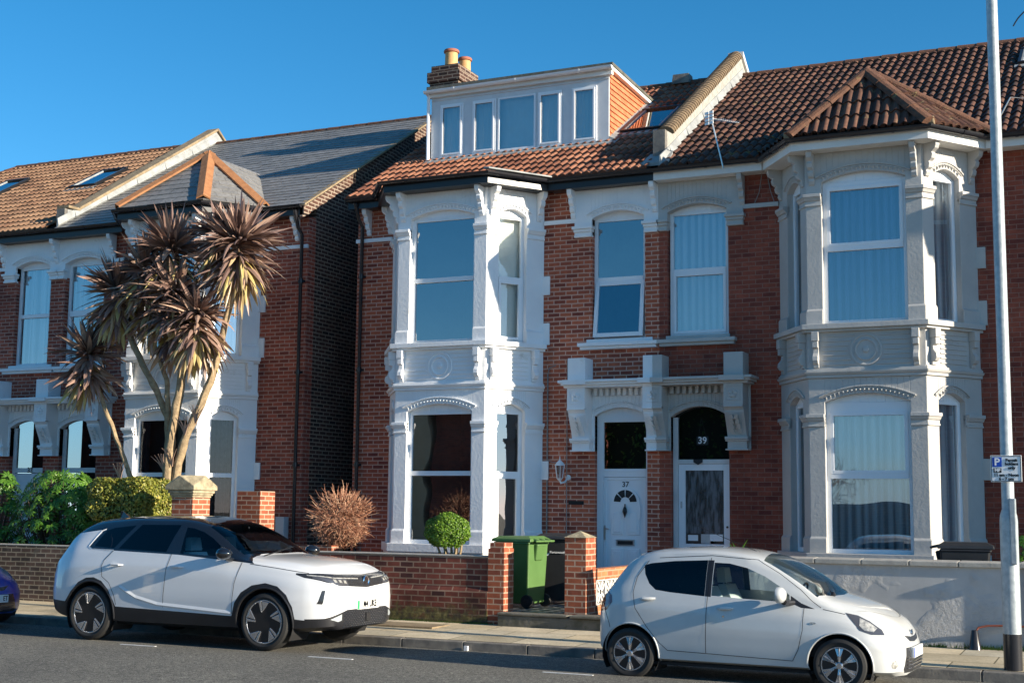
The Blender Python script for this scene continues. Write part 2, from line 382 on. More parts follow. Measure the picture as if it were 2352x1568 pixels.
# ------------------------------------------------------------------ mesh helpers
I4 = Matrix.Identity(4)
class MB:
    def __init__(s, Mx=None):
        s.v = []; s.f = []; s.r = []; s.M = Mx or I4; s.rnd = 0.5; s.uv = None
    def add(s, vs, fs, rnd=None):
        o = len(s.v); Mx = s.M
        if Mx is I4: s.v += [tuple(v) for v in vs]
        else: s.v += [tuple(Mx @ Vector(v)) for v in vs]
        q = s.rnd if rnd is None else rnd
        for f in fs:
            s.f.append(tuple(i+o for i in f)); s.r.append(q)
        return s
    def box(s, x0, x1, y0, y1, z0, z1):
        v = [(x, y, z) for z in (z0, z1) for y in (y0, y1) for x in (x0, x1)]
        return s.add(v, [(0, 2, 3, 1), (4, 5, 7, 6), (0, 1, 5, 4), (2, 6, 7, 3), (0, 4, 6, 2), (1, 3, 7, 5)])
    def prism(s, pts, a, b, ax='y'):
        n = len(pts)
        def P(p, t): return {'y': (p[0], t, p[1]), 'x': (t, p[0], p[1]), 'z': (p[0], p[1], t)}[ax]
        v = [P(p, a) for p in pts] + [P(p, b) for p in pts]
        f = [tuple(range(n))[::-1], tuple(range(n, 2*n))] + [(i, (i+1) % n, (i+1) % n+n, i+n) for i in range(n)]
        return s.add(v, f)
    def hexa(s, v8):   # bottom 4, top 4
        return s.add(v8, [(3, 2, 1, 0), (4, 5, 6, 7), (0, 1, 5, 4), (1, 2, 6, 5), (2, 3, 7, 6), (3, 0, 4, 7)])
    def tube(s, pts, r, n=6, cap=True, rnd=None):
        pts = [Vector(p) for p in pts]
        rs = r if isinstance(r, (list, tuple)) else [r]*len(pts)
        vs = []; 
        up0 = Vector((0, 0, 1))
        prev = None
        for i, p in enumerate(pts):
            d = (pts[min(i+1, len(pts)-1)] - pts[max(i-1, 0)])
            if d.length < 1e-9: d = Vector((0, 0, 1))
            d.normalize()
            if prev is None:
                a = d.orthogonal().normalized()
            else:
                a = (prev - d*prev.dot(d))
                a = a.normalized() if a.length > 1e-6 else d.orthogonal().normalized()
            prev = a; b = d.cross(a)
            for k in range(n):
                t = 2*math.pi*k/n
                vs.append(p + (a*math.cos(t) + b*math.sin(t))*rs[i])
        fs = []
        for i in range(len(pts)-1):
            for k in range(n):
                k2 = (k+1) % n
                fs.append((i*n+k, i*n+k2, (i+1)*n+k2, (i+1)*n+k))
        if cap:
            fs.append(tuple(range(n))[::-1]); fs.append(tuple(range((len(pts)-1)*n, len(pts)*n)))
        return s.add(vs, fs, rnd)
    def lathe(s, prof, n=24, c=(0, 0, 0), ax='z'):
        vs = []
        for r, z in prof:
            for k in range(n):
                t = 2*math.pi*k/n
                a, b = r*math.cos(t), r*math.sin(t)
                vs.append({'z': (c[0]+a, c[1]+b, c[2]+z), 'y': (c[0]+a, c[1]+z, c[2]+b), 'x': (c[0]+z, c[1]+a, c[2]+b)}[ax])
        fs = []
        for i in range(len(prof)-1):
            for k in range(n):
                k2 = (k+1) % n
                fs.append((i*n+k, i*n+k2, (i+1)*n+k2, (i+1)*n+k))
        fs.append(tuple(range(n))[::-1]); fs.append(tuple(range((len(prof)-1)*n, len(prof)*n)))
        return s.add(vs, fs)
    def build(s, name, mat, parent=None, smooth=False, bevel=0, angle=40):
        off = Vector((0, 0, 0))
        if parent is not None:
            off = worldloc(parent)
        me = bpy.data.meshes.new(name)
        me.from_pydata([(v[0]-off.x, v[1]-off.y, v[2]-off.z) for v in s.v], [], s.f)
        me.update()
        nv = len(me.loops)
        uv = me.uv_layers.new(name='UVMap')
        co = np.array(s.v, dtype=float).reshape(-1, 3)
        li = np.empty(nv, dtype=np.int32); me.loops.foreach_get('vertex_index', li)
        nrm = np.empty(len(me.polygons)*3); me.polygons.foreach_get('normal', nrm); nrm = nrm.reshape(-1, 3)
        lt = np.empty(len(me.polygons), dtype=np.int32); me.polygons.foreach_get('loop_total', lt)
        pn = np.repeat(nrm, lt, axis=0)
        P = co[li]
        horiz = np.abs(pn[:, 2]) > .75
        tl = np.sqrt(pn[:, 0]**2 + pn[:, 1]**2) + 1e-9
        tx, ty = -pn[:, 1]/tl, pn[:, 0]/tl
        sg = np.where(tx*1.0 + ty*.3 < 0, -1, 1)
        U = np.where(horiz, P[:, 0], (P[:, 0]*tx + P[:, 1]*ty)*sg)
        V = np.where(horiz, P[:, 1], P[:, 2])
        uv.data.foreach_set('uv', np.stack([U, V], 1).astype(np.float32).ravel())
        at = me.attributes.new('rnd', 'FLOAT', 'FACE')
        at.data.foreach_set('value', np.array(s.r, dtype=np.float32))
        me.materials.append(M(mat) if isinstance(mat, str) else mat)
        if smooth:
            me.polygons.foreach_set('use_smooth', [True]*len(me.polygons))
            me.set_sharp_from_angle(angle=R(angle))
        o = bpy.data.objects.new(name, me)
        COL.objects.link(o)
        if parent is not None:
            o.parent = parent
        if bevel:
            md = o.modifiers.new('bevel', 'BEVEL'); md.width = bevel; md.segments = 2; md.limit_method = 'ANGLE'; md.angle_limit = R(40)
            md.harden_normals = False
        return o

def worldloc(o):
    p = Vector((0, 0, 0))
    while o is not None:
        p += o.location; o = o.parent
    return p

def thing(name, label, cat, loc=(0, 0, 0), group=None, rotz=0):
    o = bpy.data.objects.new(name, None)
    COL.objects.link(o); o.location = loc; o.rotation_euler = (0, 0, rotz); o.empty_display_size = .2
    o['label'] = label; o['category'] = cat
    if group: o['group'] = group
    return o
def tag(o, label, cat, group=None):
    o['label'] = label; o['category'] = cat
    if group: o['group'] = group
    return o
def struct(o, kind='structure'):
    o['kind'] = kind; return o

def text(s, size, Mx, mat, parent, name='lettering', ext=.002, align='CENTER', sx=1.0, bold=0):
    cu = bpy.data.curves.new(name, 'FONT'); cu.body = s; cu.size = size; cu.extrude = ext; cu.align_x = align; cu.align_y = 'CENTER'
    cu.offset = bold
    cu.resolution_u = 3
    ob = bpy.data.objects.new('tmp', cu); COL.objects.link(ob)
    dg = bpy.context.evaluated_depsgraph_get()
    me = bpy.data.meshes.new_from_object(ob.evaluated_get(dg))
    bpy.data.objects.remove(ob)
    me.transform(Mx @ Matrix.Diagonal((sx, 1, 1, 1)))
    if parent is not None:
        me.transform(Matrix.Translation(-worldloc(parent)))
    me.materials.clear(); me.materials.append(M(mat))
    me.name = name
    o = bpy.data.objects.new(name, me); COL.objects.link(o)
    if parent is not None: o.parent = parent
    return o
FR = Matrix(((1, 0, 0, 0), (0, 0, -1, 0), (0, 1, 0, 0), (0, 0, 0, 1)))   # text upright, facing -Y
def T(x, y, z): return Matrix.Translation((x, y, z))
# ------------------------------------------------------------------ ground, road, pavement
def strip_sheet(name, rows, x0, x1, mat, kind='structure'):
    mb = MB()
    n = 40
    for (ya, za), (yb, zb) in zip(rows[:-1], rows[1:]):
        for i in range(n):
            a = x0+(x1-x0)*i/n; b = x0+(x1-x0)*(i+1)/n
            mb.add([(a, ya, za), (b, ya, za), (b, yb, zb), (a, yb, zb)], [(0, 1, 2, 3)])
    o = mb.build(name, mat); o['kind'] = kind
    return o
strip_sheet('ground', [(-300, -.25), (300, -.25)], -400, 400, 'soil')
strip_sheet('road', [(-17.6, -.05), (-14.5, .02), (-11.5, .04), (-7.6, .0), (-5.62, -.055)], -90, 70, 'asphalt')
KY = -5.62
mb = MB()
x = -60.0
while x < 40:                                # kerb stones, one structure
    mb.hexa([(x+.004, KY, -.2), (x+.911, KY, -.2), (x+.911, KY+.13, -.2), (x+.004, KY+.13, -.2),
             (x+.004, KY+.012, .058), (x+.911, KY+.012, .058), (x+.911, KY+.13, .062), (x+.004, KY+.13, .062)])
    x += .915
struct(mb.build('kerb', 'kerbstone', bevel=.012))
strip_sheet('pavement', [(KY+.133, .064), (-3.6, .125)], -60, 40, 'paving')
strip_sheet('opposite_pavement', [(-23.5, .08), (-17.6, .05)], -60, 40, 'paving')
mb = MB()
for a, b in ((-9.86, -9.30), (-7.01, -6.40), (-3.96, -3.37), (-12.9, -12.3), (-.9, -.3)):
    mb.box(a, b, -7.72, -7.68, .0, .006)
struct(mb.build('parking_bay_marking', 'white_old'))
# raised front gardens and the path of number 37 (soil and slab tops)
mb = MB()
for a, b in ((-30, -6.62), (-4.95, 20)): mb.box(a, b, -3.45, -.0, -.2, .28)
mb.box(-6.62, -4.95, -1.2, 0, -.2, .28)
struct(mb.build('front_garden_ground', 'soil'))
mb = MB(); mb.box(-6.62, -5.12, -3.62, -1.2, .2, .30)
struct(mb.build('path', 'path_tiles'))
mb = MB()
mb.box(-6.38, -4.3, -3.84, -3.60, .0, .27); mb.box(-6.38, -5.3, -3.86, -3.62, .272, .31); mb.box(-5.25, -4.25, -3.90, -3.5, .275, .315)
struct(mb.build('path_step', 'stone_dark', bevel=.015))
mb = MB()
mb.box(-9.0, -7.72, -4.25, -3.75, .11, .122)
struct(mb.build('pavement_cover_frame', 'kerbstone'))
o = MB().box(-8.1, -7.05, -4.55, -4.0, .10, .119).build('inspection_cover', 'stone_buff'); tag(o, 'rectangular buff inspection cover set in the paving before the brick garden wall', 'manhole cover')
bpy.data.objects.remove(bpy.data.objects['pavement_cover_frame'])

# ------------------------------------------------------------------ house helpers
EZ, EY, RZ, RY = 7.48, -.36, 10.62, 4.92
SL = (RZ-EZ)/(RY-EY)
def roofz(y): return EZ+(y-EY)*SL

def faceM(P, Q):
    P = Vector(P); Q = Vector(Q); u = (Q-P).normalized(); w_ = Vector((-u.y, u.x))
    return Matrix(((u.x, w_.x, 0, P.x), (u.y, w_.y, 0, P.y), (0, 0, 1, 0), (0, 0, 0, 1))), (Q-P).length

def offs(pts, d):
    """offset an open 2D polyline to its outer (-y) side by d, with mitres"""
    out = []
    V = [Vector(p) for p in pts]
    for i, p in enumerate(V):
        ns = []
        if i > 0: u = (V[i]-V[i-1]).normalized(); ns.append(Vector((u.y, -u.x)))
        if i < len(V)-1: u = (V[i+1]-V[i]).normalized(); ns.append(Vector((u.y, -u.x)))
        if len(ns) == 2:
            b = (ns[0]+ns[1]).normalized(); k = d/max(.3, b.dot(ns[0]))
            out.append(p+b*k)
        else: out.append(p+ns[0]*d)
    return [(q.x, q.y) for q in out]
def planband(mb, pts, po, pi, z0, z1, po2=None):
    """moulding that follows polyline pts: outer offset po (po2 at the top), inner offset pi"""
    a = offs(pts, po); a2 = offs(pts, po if po2 is None else po2); b = offs(pts, pi)
    for i in range(len(pts)-1):
        mb.hexa([(*a[i], z0), (*a[i+1], z0), (*b[i+1], z0), (*b[i], z0), (*a2[i], z1), (*a2[i+1], z1), (*b[i+1], z1), (*b[i], z1)])

def arcz(x, a, b, zs, rise):
    t = (2*x-a-b)/(b-a); return zs+rise*(1-t*t)
def arch_plate(mb, x0, x1, z0, z1, a, b, zs, rise, y0, y1, zb=None, n=14):
    """wall piece x0..x1, z0..z1 between depths y0 and y1, with a segmental-headed opening a..b"""
    if a-x0 > 1e-4: mb.box(x0, a, y0, y1, z0, z1)
    if x1-b > 1e-4: mb.box(b, x1, y0, y1, z0, z1)
    if zb is not None and zb-z0 > 1e-4: mb.box(a, b, y0, y1, z0, zb)
    for i in range(n):
        u, v = a+(b-a)*i/n, a+(b-a)*(i+1)/n
        zu, zv = arcz(u, a, b, zs, rise), arcz(v, a, b, zs, rise)
        mb.hexa([(u, y0, zu), (v, y0, zv), (v, y1, zv), (u, y1, zu), (u, y0, z1), (v, y0, z1), (v, y1, z1), (u, y1, z1)])
def arch_mould(mb, a, b, zs, rise, y, teeth=True, lab=.115, drop=.0):
    """label mould and dog-tooth row over an arch; y is the wall face, outward is -y"""
    n = 16
    for off, h, p in ((lab, .028, .03), (lab-.03, .022, .015)):
        aa, bb = a-off*.75, b+off*.75
        for i in range(n):
            u, v = aa+(bb-aa)*i/n, aa+(bb-aa)*(i+1)/n
            zu, zv = arcz(u, aa, bb, zs+off*.55, rise+off*.3), arcz(v, aa, bb, zs+off*.55, rise+off*.3)
            mb.hexa([(u, y-p, zu), (v, y-p, zv), (v, y, zv), (u, y, zu), (u, y-p, zu+h), (v, y-p, zv+h), (v, y, zv+h), (u, y, zu+h)])
        if drop:
            for xx in (aa, bb-.028): mb.box(xx, xx+.028, y-p, y, zs+off*.55-drop, zs+off*.55)
    if teeth:
        k = max(5, int((b-a)/.062))
        for i in range(k):
            u0, u1 = a+(b-a)*i/k, a+(b-a)*(i+1)/k
            c = (u0+u1)/2; z = arcz(c, a, b, zs, rise)+.012
            mb.add([(u0, y-.002, z+.065), (u1, y-.002, z+.065), (c, y-.002, z-.002), (c, y-.038, z+.048)], [(0, 1, 3), (1, 2, 3), (2, 0, 3)])
def bracket(mb, xc, w_, z0, z1, p, y=0):
    """eaves console: S profile extruded across width"""
    h = z1-z0
    pr = [(0, 0), (-.12*p, .02), (-.22*p, .12), (-.18*p, .2), (-.38*p, .26), (-.45*p, .38), (-.38*p, .44), (-.62*p, .52), (-.70*p, .64), (-.62*p, .70), (-.92*p, .80), (-p, .90), (-p, 1), (0, 1)]
    mb.prism([(y+q[0], z0+q[1]*h) for q in pr], xc-w_/2, xc+w_/2, 'x')
def console(mb, xc, w_, z0, z1, p, y=0):
    h = z1-z0
    pr = [(0, 0), (-.35*p, .02), (-.4*p, .14), (-.75*p, .16), (-p, .28), (-.95*p, .42), (-.55*p, .56), (-.45*p, .72), (-.55*p, .74), (-.95*p, .76), (-.95*p, 1), (0, 1)]
    mb.prism([(y+q[0], z0+q[1]*h) for q in pr], xc-w_/2, xc+w_/2, 'x')
def capital(mb, pts, z0, z1):
    h = z1-z0
    planband(mb, pts, .025, -.05, z0, z0+.16*h)
    planband(mb, pts, .012, -.05, z0+.16*h, z0+.45*h)
    planband(mb, pts, .03, -.05, z0+.45*h, z0+.72*h, .055)
    planband(mb, pts, .07, -.05, z0+.72*h, z1)

def window(house, Mx, a, b, zb, zs, rise, y, rail=None, curtain=None, glassm='pane', frm='upvc', fw_=.06, sash=None, open_=0, room=True, n=10, topflat=0.0, label=None):
    """one window: frame (part) > pane, curtain (sub-parts). Opening a..b, zb..arch, face of the frame at depth y"""
    mb = MB(Mx); d = .06
    zt = zs-.0-topflat
    mb.box(a, a+fw_, y, y+d, zb, zs); mb.box(b-fw_, b, y, y+d, zb, zs)
    mb.box(a+fw_, b-fw_, y, y+d, zb, zb+fw_*1.1)
    # flat top bar with arched infill
    mb.box(a+fw_, b-fw_, y+.002, y+d, zt-fw_*.8, zs-.001)
    for i in range(n):
        u, v = a+(b-a)*i/n, a+(b-a)*(i+1)/n
        zu, zv = arcz(u, a, b, zs, rise)+.01, arcz(v, a, b, zs, rise)+.01
        mb.hexa([(u, y+.012, zs), (v, y+.012, zs), (v, y+d, zs), (u, y+d, zs), (u, y+.012, zu), (v, y+.012, zv), (v, y+d, zv), (u, y+d, zu)])
    top = zt-fw_*.8
    if rail: mb.box(a+fw_, b-fw_, y-.012, y+d, rail-.04, rail+.04)
    if sash == 'low' and not open_:
        for q in ((a+fw_-.005, a+fw_+.045, zb+.06, rail-.03), (b-fw_-.045, b-fw_+.005, zb+.06, rail-.03)): mb.box(q[0], q[1], y-.016, y+.03, q[2], q[3])
        mb.box(a+fw_+.04, b-fw_-.04, y-.016, y+.03, zb+.06, zb+.11); mb.box(a+fw_+.04, b-fw_-.04, y-.017, y+.03, rail-.085, rail-.035)
    if sash == 'top':
        for q in ((a+fw_-.005, a+fw_+.05, rail+.03, top), (b-fw_-.05, b-fw_+.005, rail+.03, top)): mb.box(q[0], q[1], y-.016, y+.03, q[2], q[3])
        mb.box(a+fw_+.045, b-fw_-.045, y-.016, y+.03, top-.055, top+.001); mb.box(a+fw_+.045, b-fw_-.045, y-.017, y+.03, rail+.035, rail+.085)
    fo = mb.build('window', frm, house, bevel=.004)
    if label: fo['label'] = label
    pb = MB(Mx)
    if open_:
        pb.add([(a+fw_, y+.03, rail), (b-fw_, y+.03, rail), (b-fw_, y+.03, top), (a+fw_, y+.03, top)], [(0, 1, 2, 3)])
        # top-hung casement swung outwards
        sb = MB(Mx); z0, z1 = zb+.05, rail-.035; dy = -open_
        def q(x, z, t): return (x, y-.02+dy*(z1-z)/(z1-z0)+t, z)
        for xa, xb, za, zc in ((a+.03, a+.10, z0, z1), (b-.10, b-.03, z0, z1), (a+.10, b-.10, z0, z0+.07), (a+.10, b-.10, z1-.07, z1)):
            sb.hexa([q(xa, za, 0), q(xb, za, 0), q(xb, za, .05), q(xa, za, .05), q(xa, zc, 0), q(xb, zc, 0), q(xb, zc, .05), q(xa, zc, .05)])
        sb.build('casement', frm, fo, bevel=.004)
        ps = MB(Mx); ps.add([q(a+.10, z0+.07, .02), q(b-.10, z0+.07, .02), q(b-.10, z1-.07, .02), q(a+.10, z1-.07, .02)], [(0, 1, 2, 3)])
        ps.build('pane', glassm, fo)
    else:
        z0 = zb+fw_
        pb.add([(a+fw_, y+.03, z0), (b-fw_, y+.03, z0), (b-fw_, y+.03, top), (a+fw_, y+.03, top)], [(0, 1, 2, 3)])
    pb.build('pane', glassm, fo)
    if curtain:
        cb = MB(Mx); kind = curtain[0]
        x0, x1 = curtain[1] if len(curtain) > 1 else (0, 1)
        xa, xb = a+(b-a)*x0, a+(b-a)*x1
        zc0 = curtain[2] if len(curtain) > 2 else zb
        k = 90
        vs = []; fs = []
        rr = random.Random(int(abs(Mx[0][3])*100)+int(zb*10))
        ph = [rr.uniform(0, 6) for _ in range(4)]; rows = 8
        for j in range(rows+1):
            for i in range(k+1):
                t = i/k; xx = xa+(xb-xa)*t
                wv = .0
                if kind == 'net': wv = .05*math.sin(t*34*(xb-xa)+ph[0]+1.3*math.sin(t*6+j*.15))+.022*math.sin(t*71*(xb-xa)+ph[1]+j*.2)
                elif kind == 'drape': wv = .03*math.sin(t*60*(xb-xa)+ph[2])+.015*math.sin(t*140*(xb-xa))
                elif kind == 'vertical': wv = .03*((t*(xb-xa)/.11) % 1)
                vs.append((xx, y+.13+wv, zc0+(zs+.05-zc0)*j/rows))
        for j in range(rows):
            for i in range(k): fs.append((j*(k+1)+i, j*(k+1)+i+1, (j+1)*(k+1)+i+1, (j+1)*(k+1)+i))
        cb.add(vs, fs)
        cb.build('blind' if kind in ('blind', 'vertical') else 'curtain', 'blind' if kind == 'blind' else 'drape' if kind == 'drape' else 'curtain', fo, smooth=(kind != 'vertical'))
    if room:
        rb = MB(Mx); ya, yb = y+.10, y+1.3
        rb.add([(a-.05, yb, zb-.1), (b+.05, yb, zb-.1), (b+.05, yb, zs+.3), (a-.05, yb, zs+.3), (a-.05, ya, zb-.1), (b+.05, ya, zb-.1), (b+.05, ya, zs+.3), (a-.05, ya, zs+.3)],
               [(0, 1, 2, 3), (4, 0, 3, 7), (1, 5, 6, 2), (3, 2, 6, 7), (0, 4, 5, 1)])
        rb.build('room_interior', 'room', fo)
    return fo

HB, SX, SD = .873, .662, .951      # bay: half front width, splay width, splay depth
def bay(house, xc, ren, look, black_eaves=True, full=True, hip=None):
    A, B, C, D = (xc-HB-SX, 0), (xc-HB, -SD), (xc+HB, -SD), (xc+HB+SX, 0)
    pts = [A, B, C, D]
    mb = MB()
    fms = [faceM(A, B), faceM(B, C), faceM(C, D)]
    opn = []
    for k, (Mx, L) in enumerate(fms):
        mb.M = Mx
        a, b = ((.235, L-.235), (.36, L-.24), (.24, L-.36))[k] if k != 0 else (.36, L-.24)
        if k == 1: a, b = .24, L-.24
        opn.append((a, b))
        rz = .13 if k == 1 else .12
        zs = 3.56-rz
        arch_plate(mb, 0, L, 1.17, 3.80, a, b, zs, rz, 0, .16, None)
        arch_mould(mb, a, b, zs, rz, 0)
        zu = 6.97-rz
        arch_plate(mb, 0, L, 4.62, 7.30, a, b, zu, rz, 0, .16, None)
        arch_mould(mb, a, b, zu, rz, 0)
        # balustrade panel with fluting, roundel and consoles
        mb.box(0, L, .0, .16, 3.80, 4.62)
        px0, px1 = (.22, L-.22) if k == 1 else (.3, L-.3)
        for j in range(7):
            z = 3.99+j*.072
            if k == 1:
                cx = L/2; hw = math.sqrt(max(0, .25**2-(z+.01-4.215)**2))+.02
                mb.prism([(px0, z), (cx-hw, z), (cx-hw, z+.022), (px0, z+.022)], -.016, .0)
                mb.prism([(cx+hw, z), (px1, z), (px1, z+.022), (cx+hw, z+.022)], -.016, .0)
            else: mb.box(px0, px1, -.016, .0, z, z+.022)
        if k == 1:
            c = (L/2, 0, 4.215)
            mb.lathe([(.245, .001), (.24, -.02), (.215, -.02), (.21, -.004), (.17, -.004), (.165, -.03), (.145, -.03), (.14, -.008), (.05, -.008), (.045, -.03), (.02, -.035)], 32, c, 'y')
        mb.box(0.0, L, -.018, 0, 3.93, 3.955)
        for xb in ((.13, L-.13) if k == 1 else (.2, L-.13) if k == 0 else (.13, L-.2)):
            console(mb, xb, .085, 3.95, 4.36, .12)
            mb.box(xb-.055, xb+.055, -.13, 0, 4.36, 4.50)
        for xb in ((.10, L-.10) if k == 1 else (.12, L-.10) if k == 0 else (.10, L-.12)):
            bracket(mb, xb, .085, 6.80, 7.30, .24)
    mb.M = I4
    # cornices, sills, plinths
    planband(mb, pts, .035, -.05, 3.80, 3.85); planband(mb, pts, .055, -.05, 3.85, 3.89, .075); planband(mb, pts, .045, -.05, 3.89, 3.93)
    planband(mb, pts, .07, -.16, 4.50, 4.54); planband(mb, pts, .12, -.16, 4.54, 4.62)
    planband(mb, pts, .10, -.16, 1.03, 1.17); planband(mb, pts, .07, -.16, .99, 1.03)
    # piers: capitals and bases at the four corners, in plan polylines
    def part_pts(i):
        if i == 0:
            Mx, L = fms[0]; return [A, tuple((Mx @ Vector((opn[0][0], 0, 0))).xy)]
        if i == 3:
            Mx, L = fms[2]; return [tuple((Mx @ Vector((opn[2][1], 0, 0))).xy), D]
        Mx, L = fms[i-1]; Mn, Ln = fms[i]
        return [tuple((Mx @ Vector((opn[i-1][1], 0, 0))).xy), pts[i], tuple((Mn @ Vector((opn[i][0], 0, 0))).xy)]
    for i in range(4):
        pp = part_pts(i)
        capital(mb, pp, 3.06, 3.25); capital(mb, pp, 6.47, 6.66)
        for z in (1.17, 4.62):
            planband(mb, pp, .03, -.03, z, z+.21); planband(mb, pp, .03, -.03, z+.21, z+.245, .004)
    # quoin blocks tying into the brickwork
    for (xa, sgn) in ((D[0], 1),):
        for z0, z1 in ((5.50, 5.83), (2.28, 2.60), (4.62, 5.0)):
            x2 = xa+sgn*.12
            mb.box(min(xa-sgn*.03, x2), max(xa-sgn*.03, x2), -.03, .05, z0, z1)
    mb.build('bay_render', ren, house, bevel=.006)
    # brick under the sill, on white base blocks
    bb = MB(); planband(bb, pts, .0, -.2, .2, .99); bb.build('bay_base', look['brick'], house)
    wb = MB()
    for i in (1, 2):
        pp = part_pts(i); planband(wb, pp, .05, -.05, .62, .99, .03)
    wb.build('base_blocks', ren, house, bevel=.01)
    # windows
    for k, (Mx, L) in enumerate(fms):
        a, b = opn[k]; rz = .13 if k == 1 else .12
        lo = look['low'][k]; hi = look['high'][k]
        window(house, Mx, a, b, 1.17, 3.56-rz, rz, .10, **lo)
        window(house, Mx, a, b, 4.62, 6.97-rz, rz, .10, **hi)
    # floor inside the bay closes it off from the sun
    ib = MB()
    for z in (3.75, 7.28, 1.0): ib.add([(*A, z), (*B, z), (*C, z), (*D, z)], [(0, 1, 2, 3)])
    ib.build('bay_floor', 'room', house)
    # eaves
    fa = 'black_trim' if black_eaves else 'soffit_white'
    eb = MB()
    P2 = [(A[0]-.02, A[1]), B, C, (D[0]+.02, D[1])]
    planband(eb, P2, .28, -.1, 7.30, 7.325); planband(eb, P2, .30, .27, 7.295, 7.44); planband(eb, P2, .312, .302, 7.41, 7.438)
    eb.build('bay_fascia', fa, house)
    g = offs(P2, .37)
    gb = MB(); gutter(gb, [(*p, 7.475) for p in g]); gb.build('bay_gutter', 'gutter_black', house, smooth=True)
    return A, B, C, D

def gutter(mb, pts, r=.062):
    """half-round gutter along pts, open at the top"""
    pts = [Vector(p) for p in pts]; vs = []; k = 9
    for i, p in enumerate(pts):
        if i == 0: d = pts[1]-pts[0]
        elif i == len(pts)-1: d = pts[-1]-pts[-2]
        else: d = (pts[i+1]-pts[i]).normalized()+(pts[i]-pts[i-1]).normalized()
        d.z = 0; d.normalize(); s = Vector((d.y, -d.x, 0))
        for rr in (r, r-.006):
            for j in range(k):
                t = math.pi*j/(k-1)
                vs.append(p+s*math.cos(t)*rr-Vector((0, 0, 1))*math.sin(t)*rr)
    fs = []
    for i in range(len(pts)-1):
        o = i*2*k; o2 = o+2*k
        for j in range(k-1):
            fs.append((o+j, o+j+1, o2+j+1, o2+j)); fs.append((o+k+j, o2+k+j, o2+k+j+1, o+k+j+1))
        fs.append((o, o2, o2+k, o+k)); fs.append((o+k-1, o+2*k-1, o2+2*k-1, o2+k-1))
    for e in (0, (len(pts)-1)*2*k): fs.append(tuple(e+j for j in range(k)))
    mb.add(vs, fs)
    # joints and brackets
    for a, b in zip(pts[:-1], pts[1:]):
        L = (b-a).length; m_ = max(1, int(L/1.0))
        for q in range(m_):
            c = a+(b-a)*((q+.5)/m_); d = (b-a).normalized(); s = Vector((d.y, -d.x, 0))
            vv = []; kk = 7
            for t_ in (-.02, .02):
                for rr in (r+.008, r+.001):
                    for j in range(kk):
                        t = math.pi*j/(kk-1); vv.append(c+d*t_+s*math.cos(t)*rr-Vector((0, 0, 1))*math.sin(t)*rr)
            ff = []
            for j in range(kk-1): ff += [(j, j+1, 2*kk+j+1, 2*kk+j), (j, kk+j, kk+j+1, j+1), (2*kk+j, 2*kk+j+1, 3*kk+j+1, 3*kk+j)]
            mb.add(vv, ff)

def tilefield(house, poly, mat, name='roof_tiles', gauge=.33, barrel=.15, amp=.045, thick=.032, kind='roman', base=None, seed=1):
    """tiles laid on a convex planar polygon: real courses and rolls, clipped to the outline"""
    P = [Vector(p) for p in poly]
    nrm = Vector((0, 0, 0))
    for i in range(1, len(P)-1): nrm += (P[i]-P[0]).cross(P[i+1]-P[0])
    nrm.normalize()
    if nrm.z < 0: nrm = -nrm
    u = Vector((-nrm.y, nrm.x, 0)).normalized()
    if abs(u.x) > .1 and u.x < 0: u = -u
    v = nrm.cross(u)
    if v.z < 0: v = -v
    o = P[0] if base is None else Vector(base)
    us = [(p-o).dot(u) for p in P]; vs_ = [(p-o).dot(v) for p in P]
    u0 = math.floor(min(us)/barrel-1)*barrel; nb = int((max(us)-u0)/barrel)+2
    v0 = math.floor(min(vs_)/gauge-.01)*gauge; nr = int((max(vs_)-v0)/gauge)+1
    rr = random.Random(seed)
    seg = 6 if kind == 'roman' else 1
    if kind == 'roman': prof = [0, .02, .55, .95, 1.0, .80, .05]
    mb_v = []; mb_f = []; mb_r = []
    for r_ in range(nr):
        va = v0+r_*gauge; vb = va+gauge+.02
        shift = 0 if kind == 'roman' else (barrel/2 if r_ % 2 else 0)
        for c in range(nb):
            ua = u0+c*barrel-shift
            if kind == 'roman' and c % 2 == 0: q = rr.random()
            if kind != 'roman': q = rr.random()
            jz = rr.uniform(-.003, .003)
            base_i = len(mb_v)
            for s in range(seg+1):
                uu = ua+barrel*s/seg - (0 if kind == 'roman' or s == 0 else .004)
                h = prof[s]*amp if kind == 'roman' else 0
                lo = o+u*uu+v*va+nrm*(h+thick+jz); hi = o+u*uu+v*vb+nrm*(h+.001+jz); dn = o+u*uu+v*va+nrm*(-.01+h*.4+jz)
                mb_v += [dn, lo, hi]
            for s in range(seg):
                i = base_i+s*3
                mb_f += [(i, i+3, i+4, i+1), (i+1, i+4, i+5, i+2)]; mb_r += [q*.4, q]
    me = bpy.data.meshes.new(name)
    off = worldloc(house)
    me.from_pydata([tuple(p-off) for p in mb_v], [], mb_f)
    at = me.attributes.new('rnd', 'FLOAT', 'FACE'); at.data.foreach_set('value', mb_r)
    bm = bmesh.new(); bm.from_mesh(me)
    cen = sum(P, Vector((0, 0, 0)))/len(P)
    for i in range(len(P)):
        a, b = P[i], P[(i+1) % len(P)]
        d = (b-a).normalized(); sn = d.cross(nrm)
        if sn.dot(a-cen) < 0: sn = -sn
        bmesh.ops.bisect_plane(bm, geom=bm.verts[:]+bm.edges[:]+bm.faces[:], plane_co=a-off, plane_no=sn, clear_outer=True)
    bm.to_mesh(me); bm.free()
    if kind == 'roman':
        me.polygons.foreach_set('use_smooth', [True]*len(me.polygons)); me.set_sharp_from_angle(angle=R(50))
    me.materials.append(M(mat))
    ob = bpy.data.objects.new(name, me); COL.objects.link(ob); ob.parent = house
    # solid deck under the tiles
    return ob
